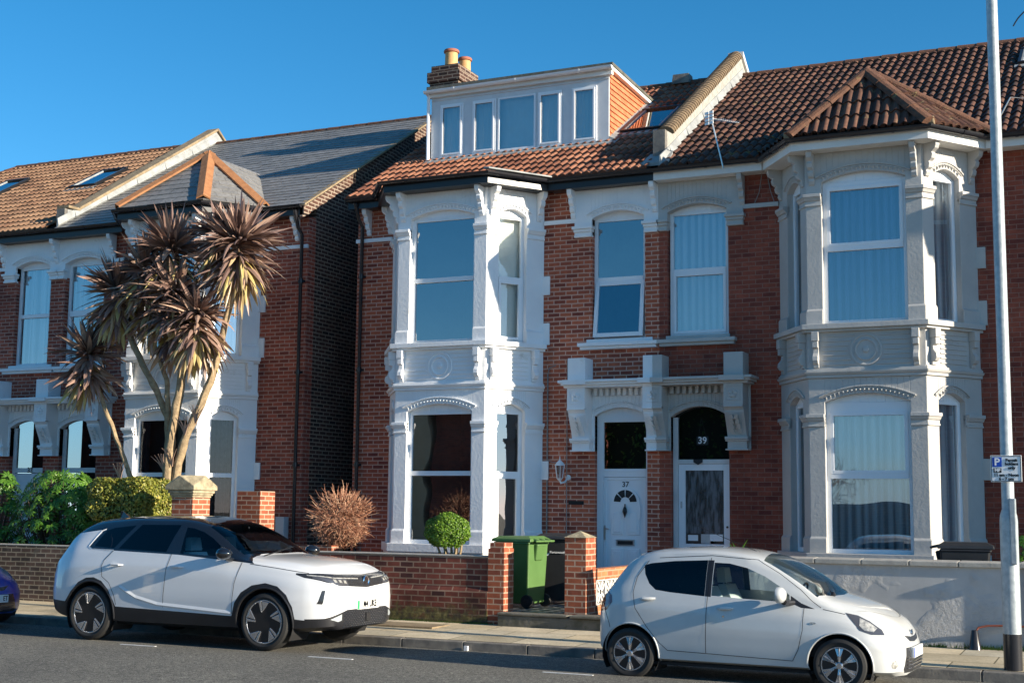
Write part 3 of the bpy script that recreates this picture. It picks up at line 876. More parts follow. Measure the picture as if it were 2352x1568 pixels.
def deck(mb, poly, t=.03):
    P = [Vector(p) for p in poly]
    nrm = (P[1]-P[0]).cross(P[2]-P[0]).normalized()
    if nrm.z < 0: nrm = -nrm
    n = len(P)
    mb.add([p-nrm*.012 for p in P]+[p-nrm*(.012+t) for p in P], [tuple(range(n)), tuple(range(n, 2*n))[::-1]]+[(i, (i+1) % n, (i+1) % n+n, i+n) for i in range(n)])
def halfround(mb, pts, r=.12, seg=.36, n=8, lift=0.0):
    """ridge or hip tiles: overlapping half-round pieces"""
    for a, b in zip(pts[:-1], pts[1:]):
        a, b = Vector(a), Vector(b); L = (b-a).length; d = (b-a)/L
        k = max(1, round(L/seg)); s = d.cross(Vector((0, 0, 1))).normalized(); u = s.cross(d).normalized()
        if u.z < 0: u = -u
        for i in range(k):
            p0 = a+d*(L*i/k-.012); p1 = a+d*(L*(i+1)/k); r0, r1 = r*1.06, r*.96
            vs = []
            for p, rr in ((p0, r0), (p1, r1)):
                for j in range(n+1):
                    t = math.pi*(j/n)*1.1-.05*math.pi
                    vs.append(p+s*math.cos(t)*rr+u*(math.sin(t)*rr*.8+lift))
            fs = [(j, j+1, n+2+j, n+1+j) for j in range(n)]+[tuple(range(n+1))]
            mb.add(vs, fs, random.random())

def downpipe(house, x, y, z0, z1, r=.036, mat='gutter_black', top=None):
    mb = MB()
    pts = [(x, y, z0), (x, y, z1)]
    if top: pts += [(x+top[0]*.5, y+top[1]*.5, z1+.12), (x+top[0], y+top[1], z1+top[2])]
    mb.tube(pts, r, 10)
    z = z0+.5
    while z < z1:
        mb.lathe([(r*1.25, -.04), (r*1.3, 0), (r*1.25, .05)], 12, (x, y, z)); mb.box(x-.075, x+.075, y+.01, y+.045, z-.02, z+.02); z += 1.75
    mb.build('downpipe', mat, house, smooth=True)

def facade(house, x0, x1, openings, brickm, z0=.2, z1=7.32, y0=0, y1=.24):
    """brick front as one mesh with real openings (a, b, zb, zt)"""
    xs = sorted(set([x0, x1]+[v for o in openings for v in o[:2]])); zs = sorted(set([z0, z1]+[v for o in openings for v in o[2:]]))
    mb = MB()
    def inside(x, z): return any(o[0] < x < o[1] and o[2] < z < o[3] for o in openings)
    def quad(p): mb.add(p, [(0, 1, 2, 3)])
    for i in range(len(xs)-1):
        for j in range(len(zs)-1):
            a, b, c, d = xs[i], xs[i+1], zs[j], zs[j+1]
            if inside((a+b)/2, (c+d)/2): continue
            quad([(a, y0, c), (b, y0, c), (b, y0, d), (a, y0, d)]); quad([(b, y1, c), (a, y1, c), (a, y1, d), (b, y1, d)])
    for o in openings:
        a, b, c, d = o
        quad([(a, y0, c), (a, y0, d), (a, y1, d), (a, y1, c)]); quad([(b, y1, c), (b, y1, d), (b, y0, d), (b, y0, c)])
        quad([(a, y0, c), (a, y1, c), (b, y1, c), (b, y0, c)]); quad([(a, y0, d), (b, y0, d), (b, y1, d), (a, y1, d)])
    quad([(x0, y0, z0), (x0, y1, z0), (x0, y1, z1), (x0, y0, z1)]); quad([(x1, y0, z0), (x1, y0, z1), (x1, y1, z1), (x1, y1, z0)])
    return mb.build('front_wall', brickm, house)
# ------------------------------------------------------------------ houses
def hall_head(mb, x0, x1, a, b, spring, crown):
    arch_plate(mb, x0, x1, 6.50, 7.30, a, b, spring, crown-spring, -.05, .12)
    arch_mould(mb, a, b, spring, crown-spring, -.05, lab=.12)
def cap_block(mb, x0, x1, y=-.05):
    for (za, zb, p) in ((6.47, 6.505, .03), (6.505, 6.56, .012), (6.56, 6.61, .04), (6.61, 6.66, .075)): mb.box(x0-p*.6, x1+p*.6, y-p, .03, za, zb)
def sill(mb, x0, x1):
    mb.box(x0+.03, x1-.03, -.10, .1, 4.50, 4.55); mb.box(x0, x1, -.15, .12, 4.55, 4.61); mb.box(x0+.12, x1-.12, -.02, .14, 4.61, 4.68)

def porch(house, ox, side, ren):
    """bracketed door canopy; side 'L' is the left half up to the party line, 'R' the right half"""
    mb = MB(); PX = -5.262+ox
    def clip(x0, x1):
        if side == 'L': return x0+ox, min(x1+ox, PX)
        return max(x0+ox, PX), x1+ox
    def cb(x0, x1, y0, y1, z0, z1):
        a, b = clip(x0, x1)
        if b-a > .01: mb.box(a, b, y0, y1, z0, z1)
    e0, e1 = -6.92, -3.56
    cb(e0+.08, e1-.08, -.40, 0, 3.82, 3.86); cb(e0+.04, e1-.04, -.44, 0, 3.86, 3.90); cb(e0, e1, -.48, 0, 3.90, 3.945)
    cons = [(-6.78, -6.46), (-5.43, -5.095), (-4.05, -3.73)]
    for c0, c1 in cons:
        cb(c0-.05, c1+.05, -.50, -.001, 3.862, 3.948)
        a, b = clip(c0, c1)
        if b-a < .02: continue
        cx0, cx1 = a, b
        mb.box(cx0, cx1, -.36, 0, 3.945, 4.33)
        mb.prism([(0, 2.76), (-.16, 2.76), (-.16, 2.9), (-.155, 2.97), (-.20, 3.10), (-.27, 3.24), (-.33, 3.36), (-.33, 3.39), (-.38, 3.46), (-.385, 3.50), (-.385, 3.82), (0, 3.82)], cx0, cx1, 'x')
        for z0, z1, p in ((2.90, 2.93, .19), (2.93, 2.975, .22), (2.755, 2.78, .185)): mb.box(cx0-(.03 if cx0 > PX-9 and cx0 != PX else 0), cx1+(.03 if cx1 != PX else 0), -p, 0, z0, z1)
        mb.box(cx0, cx1, -.40, -.3, 3.44, 3.475)
        full0, full1 = c0+ox, c1+ox
        # carved rosette panel and leaf
        cx, zz = (full0+full1)/2, 3.66
        for k in range(5):
            t = k*2*math.pi/5+.3; px, pz = cx+.045*math.cos(t), zz+.045*math.sin(t)
            if cx0 <= px <= cx1: mb.lathe([(.036, .0), (.033, -.016), (.012, -.024)], 8, (px, -.385, pz), 'y')
        for zr in (zz-.115, zz+.10): mb.box(max(cx0, cx-.12), min(cx1, cx+.12), -.395, -.38, zr, zr+.012)
        for xr in (cx-.12, cx+.108):
            if cx0 <= xr and xr+.012 <= cx1: mb.box(xr, xr+.012, -.394, -.38, zz-.103, zz+.10)
        for k in range(4):
            for sgn in (-1, 1):
                pz = 3.05+k*.075; px = cx+sgn*(.055-.008*k); yy = -.18-.055*k-.012
                if cx0 <= px <= cx1: mb.hexa([(px-.035, yy-.0, pz-.03), (px+.035, yy-.0, pz-.03), (px+.035, yy+.05, pz-.03), (px-.035, yy+.05, pz-.03),
                    (px-.03+sgn*.02, yy-.045, pz+.045), (px+.03+sgn*.02, yy-.045, pz+.045), (px+.03, yy+.03, pz+.045), (px-.03, yy+.03, pz+.045)])
    # arch plate behind the consoles
    if side == 'L': arch_plate(mb, -6.82+ox, PX, 2.76, 3.83, -6.42+ox, -5.48+ox, 3.36, .14, -.03, .12); A_ = (-6.42, -5.48, 3.36, .14)
    else: arch_plate(mb, PX, -3.70+ox, 2.76, 3.83, -5.06+ox, -4.07+ox, 3.32, .17, -.03, .12); A_ = (-5.06, -4.07, 3.32, .17)
    arch_mould(mb, A_[0]+ox, A_[1]+ox, A_[2], A_[3], -.03, teeth=False, lab=.10)
    da, db = (-6.42, -5.47) if side == 'L' else (-5.06, -4.09)
    k = 9
    for i in range(k):
        x = da+(db-da)*(i+.5)/k; mb.box(x-.028+ox, x+.028+ox, -.13, -.03, 3.70, 3.82)
    mb.build('porch_canopy', ren, house, bevel=.006)

def roof_slope(house, poly, mat, seed, **kw):
    ob = tilefield(house, poly, mat, seed=seed, **kw)
    return ob

def party_parapet(house, x, style):
    mb = MB()
    u0, u1, yf = (.33, .42, .42) if style == 'A' else (.12, .30, .30)
    y0, z0, y1, z1 = yf, roofz(yf)+u0, RY, roofz(RY)+u1
    prof = [(yf-.30, roofz(yf-.3)-.05), (yf-.30, z0-.02), (y0, z0), (y1, z1), (2*RY+.35, 7.8), (2*RY+.35, 7.3)]
    mb.prism(prof, x-.11, x+.11, 'x')
    mb.build('parapet_wall', 'mortar_pale' if style == 'A' else 'lead', house, bevel=.01)
    cb = MB(); z0 += .03; z1 += .04
    if style == 'A':
        halfround(cb, [(x-.02, y0, z0), (x-.02, y1, z1)], r=.15, seg=.11, n=8)
        cb.build('parapet_tiles', 'coping_brown', house)
        c2 = MB(); c2.hexa([(x-.16, y1-.1, z1-.05), (x+.16, y1-.1, z1-.05), (x+.16, y1+1.6, z1-1.2), (x-.16, y1+1.6, z1-1.2), (x-.16, y1-.1, z1+.06), (x+.16, y1-.1, z1+.06), (x+.16, y1+1.6, z1-1.09), (x-.16, y1+1.6, z1-1.09)])
        c2.build('parapet_cap', 'soffit_white', house)
        a = MB(); 
        a.hexa([(x-.26, yf-.62, roofz(yf-.62)), (x+.24, yf-.62, roofz(yf-.62)), (x+.2, yf-.28, roofz(yf-.28)), (x-.2, yf-.28, roofz(yf-.28)), (x-.26, yf-.62, roofz(yf-.62)+.06), (x+.24, yf-.62, roofz(yf-.62)+.06), (x+.2, yf-.28, roofz(yf-.28)+.10), (x-.2, yf-.28, roofz(yf-.28)+.10)])
        a.build('lead_flashing', 'lead', house)
    else:
        cb.hexa([(x-.17, y0, z0-.02), (x+.17, y0, z0-.02), (x+.17, y1, z1-.02), (x-.17, y1, z1-.02), (x-.17, y0, z0+.05), (x+.17, y0, z0+.05), (x+.17, y1, z1+.05), (x-.17, y1, z1+.05)])
        cb.hexa([(x-.17, y1, z1-.02), (x+.17, y1, z1-.02), (x+.17, y1+1.6, z1-1.17), (x-.17, y1+1.6, z1-1.17), (x-.17, y1, z1+.05), (x+.17, y1, z1+.05), (x+.17, y1+1.6, z1-1.1), (x-.17, y1+1.6, z1-1.1)])
        cb.box(x-.17, x+.17, yf-.34, y0+.02, z0-.03, z0+.03)
        cb.build('parapet_coping', 'stone_buff', house, bevel=.012)
    f = MB(); f.box(x-.13, x+.10, yf-.38, yf-.28, roofz(yf-.38), z0-.04); f.build('parapet_end', 'kerbstone', house, bevel=.01)
    # soakers on the right flank
    s = MB(); L = 11
    for i in range(L):
        t0, t1 = i/L, (i+1)/L
        ya, yb = -.3+(RY+.3)*t0, -.3+(RY+.3)*t1
        s.hexa([(x+.105, ya, roofz(ya)-.02), (x+.16+(.03 if i % 2 else 0), ya, roofz(ya)+.05), (x+.16+(.03 if i % 2 else 0), yb, roofz(yb)+.05), (x+.105, yb, roofz(yb)-.02),
                (x+.105, ya, roofz(ya)+.2), (x+.125, ya, roofz(ya)+.2), (x+.125, yb, roofz(yb)+.2), (x+.105, yb, roofz(yb)+.2)])
    s.build('flashing', 'lead', house)

def eaves(house, x0, x1, mat, name='fascia'):
    mb = MB()
    mb.box(x0, x1, -.28, .02, 7.30, 7.325); mb.box(x0, x1, -.30, -.27, 7.295, 7.45)
    mb.build(name, mat, house)
    g = MB(); gutter(g, [(x0, -.37, 7.475), (x1, -.37, 7.475)]); g.build('gutter', 'gutter_black', house, smooth=True)

def skylight(house, x0, x1, y0, y1, fr='black_trim'):
    n = Vector((0, -SL, 1)).normalized(); v = Vector((0, 1, SL)).normalized()
    o = Vector((x0, y0, roofz(y0))); L = (Vector((x0, y1, roofz(y1)))-o).length; W = x1-x0
    Mx = Matrix(((1, v.x, n.x, o.x), (0, v.y, n.y, o.y), (0, v.z, n.z, o.z), (0, 0, 0, 1)))
    mb = MB(Mx); h0, h1 = .0, .11; t = .055
    mb.box(0, W, 0, t, h0, h1); mb.box(0, W, L-t, L, h0, h1+.01); mb.box(0, t, t, L-t, h0, h1-.003); mb.box(W-t, W, t, L-t, h0, h1-.003)
    fo = mb.build('skylight', fr, house, bevel=.005)
    a = MB(Mx); a.box(-.05, W+.05, -.16, -.002, .02, .06); a.box(t, t+.035, t, L-t, .05, .1); a.box(W-t-.035, W-t, t, L-t, .05, .1)
    a.build('flashing', 'lead', fo)
    g = MB(Mx); g.add([(t, t, h1-.03), (W-t, t, h1-.03), (W-t, L-t, h1-.03), (t, L-t, h1-.03)], [(0, 1, 2, 3)])
    g.build('pane', 'pane', fo)
    b = MB(Mx); b.add([(t, t, .03), (W-t, t, .03), (W-t, L-t, .03), (t, L-t, .03)], [(0, 1, 2, 3)]); b.build('interior', 'room', fo)

def hip_turret(house, xc, mat, ridge, kind, seed):
    A, B, C, D = (xc-HB-SX-.12, -.2), (xc-HB-.17, -SD-.31), (xc+HB+.17, -SD-.31), (xc+HB+SX+.2, -.2)
    z = 7.52
    az = 8.66 if kind != 'slate' else 8.84
    ap = (xc, -.42 if kind != 'slate' else .2, az); bk = (xc, EY+(az-EZ)/SL, az)
    def low(p): return (p[0], p[1], z)
    A3 = (A[0]-.1, EY+.0, EZ+.01); D3 = (D[0]+.1, EY, EZ+.01)
    kw = dict(kind=kind)
    if kind == 'slate': kw.update(gauge=.19, barrel=.30, thick=.012)
    dk = MB()
    for i, poly in enumerate(([low(B), low(C), ap], [A3, low(B), ap], [low(C), D3, ap], [A3, ap, bk], [D3, ap, bk])):
        tilefield(house, poly, mat, name='bay_roof', seed=seed+i, **kw); deck(dk, poly)
    dk.build('bay_roof_deck', 'dark', house)
    h = MB(); z_ = .03
    def up_(p, q=.05): return (p[0], p[1], p[2]+q)
    if kind == 'slate':
        def flatcap(a, b, w_=.13):
            a, b = Vector(a), Vector(b); d = (b-a).normalized(); s = d.cross(Vector((0, 0, 1))).normalized(); u = s.cross(d).normalized()
            if u.z < 0: u = -u
            for sg in (1, -1):
                h.hexa([a+u*.045, a+s*sg*w_-u*.035, b+s*sg*w_-u*.035, b+u*.045, a+u*.075, a+s*sg*w_-u*.0, b+s*sg*w_-u*.0, b+u*.075])
        for e in (low(B), low(C), D3, A3): flatcap(up_(e, .03), up_(ap, .03))
    else:
        for e in (low(B), low(C), D3): halfround(h, [up_(e, 0), up_(ap, 0)], r=.125, seg=.4)
    h.build('hip_tiles', ridge, house)
    if kind != 'slate':
        f = MB(); f.box(B[0]-.09, B[0]+.05, B[1]-.02, B[1]+.12, 7.5, 7.62); f.box(C[0]-.06, C[0]+.08, C[1]-.02, C[1]+.12, 7.5, 7.62); f.build('hip_mortar', 'stone_buff', house, bevel=.02)

def gable(house, x0, x1, brickm):
    mb = MB(); prof = [(.24, .2), (.24, 7.35), (.24, roofz(.24)-.06), (RY, RZ-.06), (2*RY+.2, 7.5), (2*RY+.2, .2)]
    mb.prism(prof, x0, x1, 'x'); return mb.build('gable_wall', brickm, house)

def left_house(ox, st):
    """the 37 kind: wide bay on the left, hall and door on the right"""
    x0, xp = -11.23+ox, -5.262+ox
    H = thing('terraced_house', st['label'], 'house', ((x0+xp)/2, 2.0, 0), 'bay-fronted terraced houses')
    hall_only = st.get('hall_only'); X0 = xp-2.6 if hall_only else x0
    xc = -8.93+ox
    op = [(-6.48+ox, -5.52+ox, 4.60, 7.1), (-6.42+ox, -5.48+ox, .25, 3.6)]
    if not hall_only: op.append((xc-HB-SX+.02, xc+HB+SX-.02, .25, 7.29))
    facade(H, X0, xp, op, st['brick'])
    mb = MB()
    hall_head(mb, -6.80+ox, xp, -6.48+ox, -5.52+ox, 6.78, 6.90)
    cap_block(mb, -6.78+ox, -6.49+ox); cap_block(mb, -5.50+ox, xp-.03)
    bracket(mb, -6.82+ox, .085, 6.80, 7.30, .24, -.03); bracket(mb, xp-.055, .085, 6.80, 7.30, .24, -.05)
    mb.build('window_head', st['ren'], H, bevel=.005); mb = MB()
    mb.box(-7.39+ox if not hall_only else X0, -6.80+ox, -.045, .02, 6.74, 6.81)
    if not hall_only: mb.box(x0, -10.48+ox, -.045, .02, 6.70, 6.77); mb.box(x0-.02, x0+.0, -.045, .3, 6.70, 6.77)
    mb.build('string_course', st['ren'], H)
    for bx in ([] if hall_only else [-10.98+ox, -10.52+ox]): mb = MB(); bracket(mb, bx, .085, 6.83, 7.30, .24); mb.build('eaves_bracket', st['ren'], H)
    mb = MB()
    sill(mb, -6.70+ox, xp-.0)
    mb.build('window_sill', st['ren'], H, bevel=.005)
    window(H, I4, -6.48+ox, -5.52+ox, 4.66, 6.79, .11, .10, **st['hall'])
    porch(H, ox, 'L', st['ren'])
    # main roof
    e0, e1 = (X0-.10 if not hall_only else X0), xp-.1
    poly = [(e0, EY, EZ), (e1, EY, EZ), (e1, RY, RZ), (e0, RY, RZ)]
    kw = dict(kind='slate', gauge=.2, barrel=.3, thick=.013) if st['tile'] == 'slate' else {}
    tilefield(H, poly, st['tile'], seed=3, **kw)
    dk = MB(); deck(dk, poly); deck(dk, [(e0, RY, RZ), (e1, RY, RZ), (e1, 2*RY+.2, 7.5), (e0, 2*RY+.2, 7.5)])
    if not hall_only: dk.box(x0, xp, 2*RY, 2*RY+.2, .2, 7.5)
    dk.build('roof_deck', 'dark', H)
    rb = MB(); halfround(rb, [(e0, RY, RZ-.02), (e1, RY, RZ-.02)], r=.13); rb.build('ridge_tiles', st['ridge'], H)
    if hall_only: eaves(H, X0, xp, 'black_trim')
    else:
        bay(H, xc, st['ren'], st)
        eaves(H, x0-.05, xc-HB-SX-.12, 'black_trim'); eaves(H, xc+HB+SX+.2, xp, 'black_trim')
        gable(H, x0, x0+.24, st['brick'])
    return H, xc, xp, x0

def right_house(ox, st):
    """the 39 kind, mirrored: door on the left, wide bay on the right"""
    xp, x1 = -5.262+ox, .94+ox
    H = thing('terraced_house', st['label'], 'house', ((x1+xp)/2, 2.0, 0), 'bay-fronted terraced houses')
    xc = -1.665+ox
    op = [(-5.12+ox, -4.06+ox, 4.60, 7.1), (-5.06+ox, -4.07+ox, .25, 3.6), (xc-HB-SX+.02, xc+HB+SX-.02, .25, 7.29)]
    facade(H, xp, x1, op, st['brick'])
    mb = MB()
    hall_head(mb, xp, -3.79+ox, -5.10+ox, -4.07+ox, 6.78, 6.90)
    cap_block(mb, xp+.03, -5.12+ox); cap_block(mb, -4.05+ox, -3.80+ox)
    bracket(mb, -3.80+ox, .085, 6.80, 7.30, .24, -.03)
    mb.build('window_head', st['ren'], H, bevel=.005); mb = MB()
    mb.box(-3.79+ox, xc-HB-SX, -.045, .02, 6.74, 6.81)
    if st.get('rightband'): mb.box(xc+HB+SX, x1, -.045, .02, 6.70, 6.77)
    mb.build('string_course', st['ren'], H); mb = MB(); bracket(mb, x1-.25, .085, 6.85, 7.30, .24); mb.build('eaves_bracket', st['ren'], H); mb = MB()
    sill(mb, xp+.0, -3.92+ox)
    mb.build('window_sill', st['ren'], H, bevel=.005)
    window(H, I4, -5.10+ox, -4.07+ox, 4.66, 6.79, .11, .10, **st['hall'])
    porch(H, ox, 'R', st['ren'])
    e0, e1 = xp+.1, x1+.12
    if st.get('roofext'): e1 = x1+st['roofext']
    poly = [(e0, EY, EZ), (e1, EY, EZ), (e1, RY, RZ), (e0, RY, RZ)]
    kw = dict(kind='slate', gauge=.2, barrel=.3, thick=.013) if st['tile'] == 'slate' else {}
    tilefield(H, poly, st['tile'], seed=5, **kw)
    dk = MB(); deck(dk, poly); deck(dk, [(e0, RY, RZ), (e1, RY, RZ), (e1, 2*RY+.2, 7.5), (e0, 2*RY+.2, 7.5)]); dk.box(xp, x1, 2*RY, 2*RY+.2, .2, 7.5)
    dk.build('roof_deck', 'dark', H)
    rb = MB(); halfround(rb, [(e0, RY, RZ-.02), (e1, RY, RZ-.02)], r=.13 if st['tile'] != 'slate' else .08); rb.build('ridge_tiles', st['ridge'], H)
    bay(H, xc, st['ren'], st, black_eaves=st['black'])
    fm = 'black_trim' if st['black'] else 'soffit_white'
    eaves(H, xp, xc-HB-SX-.2, fm); eaves(H, xc+HB+SX+.2, x1+.05, fm)
    hip_turret(H, xc, st['tile'], st['hip'], 'slate' if st['tile'] == 'slate' else 'roman', 11)
    party_parapet(H, xp, 'A' if ox == 0 else 'B')
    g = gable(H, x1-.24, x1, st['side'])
    return H, xc, xp, x1

W = dict
net = ('net',)
st37 = W(label='terraced house with fresh white bay, flat-roofed dormer and white door number 37', brick='brick_new', ren='white_render', tile='tile_37', ridge='ridge_brown',
    hall=W(rail=5.72, open_=.13, glassm='pane_deep', sash='low'),
    low=[W(rail=2.37, glassm='pane_dark', curtain=None), W(rail=2.37, glassm='pane_dark'), W(rail=2.37, glassm='pane_dark', sash='low')],
    high=[W(rail=5.74, glassm='pane_deep'), W(rail=5.74, glassm='pane_deep'), W(rail=5.74, glassm='pane_clear', sash='low', curtain=('blind', (0, 1), 4.7))])
H37, xc37, xp37, x037 = left_house(0, st37)
st39 = W(label='terraced house with grey painted bay, hipped bay roof and glazed door number 39', brick='brick_red', ren='grey_render', tile='tile_39', ridge='ridge_brown', hip='ridge_brown', black=False, side='brick_dark',
    hall=W(rail=5.78, sash='low', curtain=('vertical',)), roofext=6.0,
    low=[W(glassm='pane', curtain=('drape', (.5, 1))), W(rail=2.32, sash='top', curtain=('net', (.0, 1)), glassm='pane', topflat=.10), W(glassm='pane', curtain=('net',))],
    high=[W(glassm='pane', curtain=('net', (0, .35))), W(rail=5.80, sash='top', curtain=('net',), glassm='pane_deep', topflat=.03), W(glassm='pane', curtain=('net',))])
H39, xc39, xp39, x139 = right_house(0, st39)
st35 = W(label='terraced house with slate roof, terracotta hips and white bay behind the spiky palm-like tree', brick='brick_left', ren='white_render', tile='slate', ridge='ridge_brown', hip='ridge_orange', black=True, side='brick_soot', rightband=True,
    hall=W(rail=5.76, sash='low', curtain=('net',)),
    low=[W(rail=2.35, glassm='pane_low', curtain=('drape', (0, .4))), W(rail=2.35, glassm='pane_low', curtain=('drape', (0, .15))), W(rail=2.35, glassm='pane_low', curtain=('drape', (.0, 1)))],
    high=[W(rail=5.74, curtain=('net',)), W(rail=5.74, curtain=('net',)), W(rail=5.74, curtain=('net',))])
H35, xc35, xp35, x135 = right_house(-13.28, st35)
st33 = W(label='leftmost terraced house with brown roman tiles, rooflights and door number 33', brick='brick_left', ren='white_render', tile='tile_33', ridge='ridge_brown', hall_only=False,
    hall=W(rail=5.74, curtain=('net',)),
    low=[W(rail=2.37, glassm='pane_dark')]*3, high=[W(rail=5.74, curtain=('net',))]*3)
st33['hall_only'] = True
# the roof and front of 33 run on past the edge of the picture
H33, _, xp33, _ = left_house(-13.28, st33)
# extend 33 to the left with plain wall and roof so that its roof reaches the frame edge
X33 = xp33-2.6
fb = facade(H33, X33-7, X33, [], 'brick_left'); 
tilefield(H33, [(-27.8, EY, EZ), (X33, EY, EZ), (X33, RY, RZ), (-24.9, RY, RZ)], 'tile_33', seed=9)
dk = MB(); deck(dk, [(-27.8, EY, EZ), (X33, EY, EZ), (X33, RY, RZ), (-24.9, RY, RZ)]); deck(dk, [(-24.9, RY, RZ), (X33, RY, RZ), (X33, 2*RY, 7.5), (-27.4, 2*RY, 7.5)]); dk.build('roof_deck', 'dark', H33)
rb = MB(); halfround(rb, [(-24.9, RY, RZ-.02), (X33, RY, RZ-.02)], r=.13); halfround(rb, [(-27.8, EY, EZ), (-24.9, RY, RZ)], r=.11); rb.build('ridge_tiles', 'ridge_brown', H33)
eaves(H33, -27.8, X33, 'black_trim')
skylight(H33, -20.6, -19.8, 2.3, 3.4); skylight(H33, -23.8, -23.0, 2.5, 3.5)
skylight(H37, -6.62, -5.80, 1.75, 3.03)
# 41 to the right of the picture: its bay throws the low sun's shadow on this one
st41 = dict(st33); st41.update(hall_only=False, tile='tile_39', label='terraced house with brown tiles and an old white bay, beyond number 39', brick='brick_red', ren='white_old',
    low=[W()]*3, high=[W()]*3, hall=W(rail=5.7))
H41, _, _, _ = left_house(13.28, st41)
skylight(H41, 13.28-12.93, 13.28-12.2, 1.72, 2.3) if False else None
skylight(H39, .30, 1.1, 3.2, 4.1)
# the dark brickwork beyond 39's gable
# ---- verge of 35's gable and its sooty brick corbel
mb = MB()
for i in range(12):
    ya, yb = -.3+(RY+.3)*i/12, -.3+(RY+.3)*(i+1)/12
    mb.hexa([(x135-.02, ya, roofz(ya)-.30), (x135+.045, ya, roofz(ya)-.30), (x135+.045, yb, roofz(yb)-.30), (x135-.02, yb, roofz(yb)-.30),
             (x135-.02, ya, roofz(ya)-.03), (x135+.045, ya, roofz(ya)-.03), (x135+.045, yb, roofz(yb)-.03), (x135-.02, yb, roofz(yb)-.03)])
mb.build('gable_corbel', 'brick_soot', H35)
mb = MB(); mb.hexa([(x135+.0, -.36, EZ-.03), (x135+.13, -.36, EZ-.03), (x135+.13, RY, RZ-.03), (x135, RY, RZ-.03), (x135, -.36, EZ+.01), (x135+.13, -.36, EZ+.01), (x135+.13, RY, RZ+.01), (x135, RY, RZ+.01)])
mb.build('verge', 'stone_buff', H35)
# ---- bay roof of 37: main slope carried out over the bay at a flatter pitch
zt = roofz(.5)+.01
Bp, Cp = (xc37-HB-.17, -SD-.31, 7.53), (xc37+HB+.17, -SD-.31, 7.53)
Tl, Tr = (-10.35, .5, zt), (-7.2, .5, zt)
Al, Dr = (-10.85, EY, EZ+.015), (-7.1, EY, EZ+.015)
dk = MB(); zz = 7.475
ring = [(xc37-HB-SX-.2, -.1), (Bp[0], Bp[1]), (Cp[0], Cp[1]), (xc37+HB+SX+.2, -.1)]
dk.add([(*p, zz) for p in ring]+[(*p, zz+.03) for p in ring], [(3, 2, 1, 0), (4, 5, 6, 7), (0, 1, 5, 4), (1, 2, 6, 5), (2, 3, 7, 6)])
dk.build('bay_flat_roof', 'lead', H37)
mb = MB(); a = Vector(Cp); b = Vector(Dr)
mb.hexa([a+Vector((-.10, 0, .0)), a+Vector((.02, -.03, .0)), b+Vector((.02, -.03, .0)), b+Vector((-.12, .05, 0)), a+Vector((-.10, 0, .045)), a+Vector((.02, -.03, .03)), b+Vector((.02, -.03, .03)), b+Vector((-.12, .05, .05))])
mb.build('mortar_verge', 'lead', H37, bevel=.01)

# ---- dormer of 37
dx0, dx1, dy = -10.49, -6.73, 1.42
zb_, zf, zk = roofz(dy)-.02, 9.88, 9.80
mb = MB()
wins = [(-10.28, -9.77), (-9.57, -9.06), (-9.02, -8.22), (-8.17, -7.68), (-7.47, -6.97)]
xs = [dx0]+[v for w_ in wins for v in w_]+[dx1]
for i in range(0, len(xs), 2): mb.box(xs[i], xs[i+1], dy, dy+.1, zb_, zf)
for a, b in wins: mb.box(a, b, dy, dy+.1, 9.66, zf); mb.box(a, b, dy, dy+.1, zb_, 8.60)
mb.box(dx0+.1, dx1-.02, dy-.05, dy+.02, 8.54, 8.59); mb.box(dx0, dx1+.01, dy-.02, dy, 9.76, 9.78)
D = mb.build('dormer', 'upvc_grey', H37, bevel=.004)
mb = MB(); mb.prism([(dy+.1, roofz(dy+.1)-.05), (dy+.1, zf), (3.6, zk), (3.65, roofz(3.6)-.1)], dx0, dx0+.08, 'x'); mb.build('left_cheek', 'upvc_grey', D)
# tile-hung cheek
mb = MB(); rr = random.Random(4)
mb.prism([(dy+.1, roofz(dy+.1)-.05), (dy+.1, zf), (3.6, zk), (3.65, roofz(3.6)-.1)], dx1-.08, dx1-.02, 'x')
z = roofz(dy)
j = 0
while z < 9.90:
    ya = dy+.03; yb = EY+(z-EZ)/SL
    y = ya-(.08 if j % 2 else 0)
    while y < max(ya, min(yb, 3.75))-.0:
        y2 = min(y+.165, 3.75)
        a_ = max(y, ya)
        if y2-a_ > .02:
            mb.add([(dx1+.022, a_+.002, z), (dx1+.022, y2-.002, z), (dx1-.005, y2-.002, z+.125), (dx1-.005, a_+.002, z+.125), (dx1-.03, a_+.002, z), (dx1-.03, y2-.002, z)], [(0, 1, 2, 3), (0, 4, 5, 1)], rr.random())
        y += .165
    z += .105; j += 1
mb.build('tile_hung_cheek', 'tile_hung', D)
mb = MB()
mb.hexa([(dx0-.03, dy-.10, zf+.02), (dx1+.10, dy-.10, zf+.02), (dx1+.10, 3.95, zk+.02), (dx0-.08, 3.95, zk+.02), (dx0-.03, dy-.10, zf+.09), (dx1+.10, dy-.10, zf+.09), (dx1+.10, 3.95, zk+.09), (dx0-.08, 3.95, zk+.09)])
mb.box(dx0-.06, dx1+.08, dy-.08, dy+.02, zf-.06, zf+.02)
mb.build('dormer_fascia', 'soffit_white', D)
mb = MB(); mb.hexa([(dx0-.05, dy-.13, zf+.091), (dx1+.12, dy-.13, zf+.091), (dx1+.12, 4.0, zk+.091), (dx0-.10, 4.0, zk+.091), (dx0-.05, dy-.13, zf+.15), (dx1+.12, dy-.13, zf+.15), (dx1+.12, 4.0, zk+.14), (dx0-.10, 4.0, zk+.14)])
mb.build('dormer_roof', 'stone_dark', D)
mb = MB(); gutter(mb, [(dx0-.08, dy-.16, zf+.05), (dx1+.12, dy-.16, zf+.075)], .055); mb.build('dormer_gutter', 'upvc', D, smooth=True)
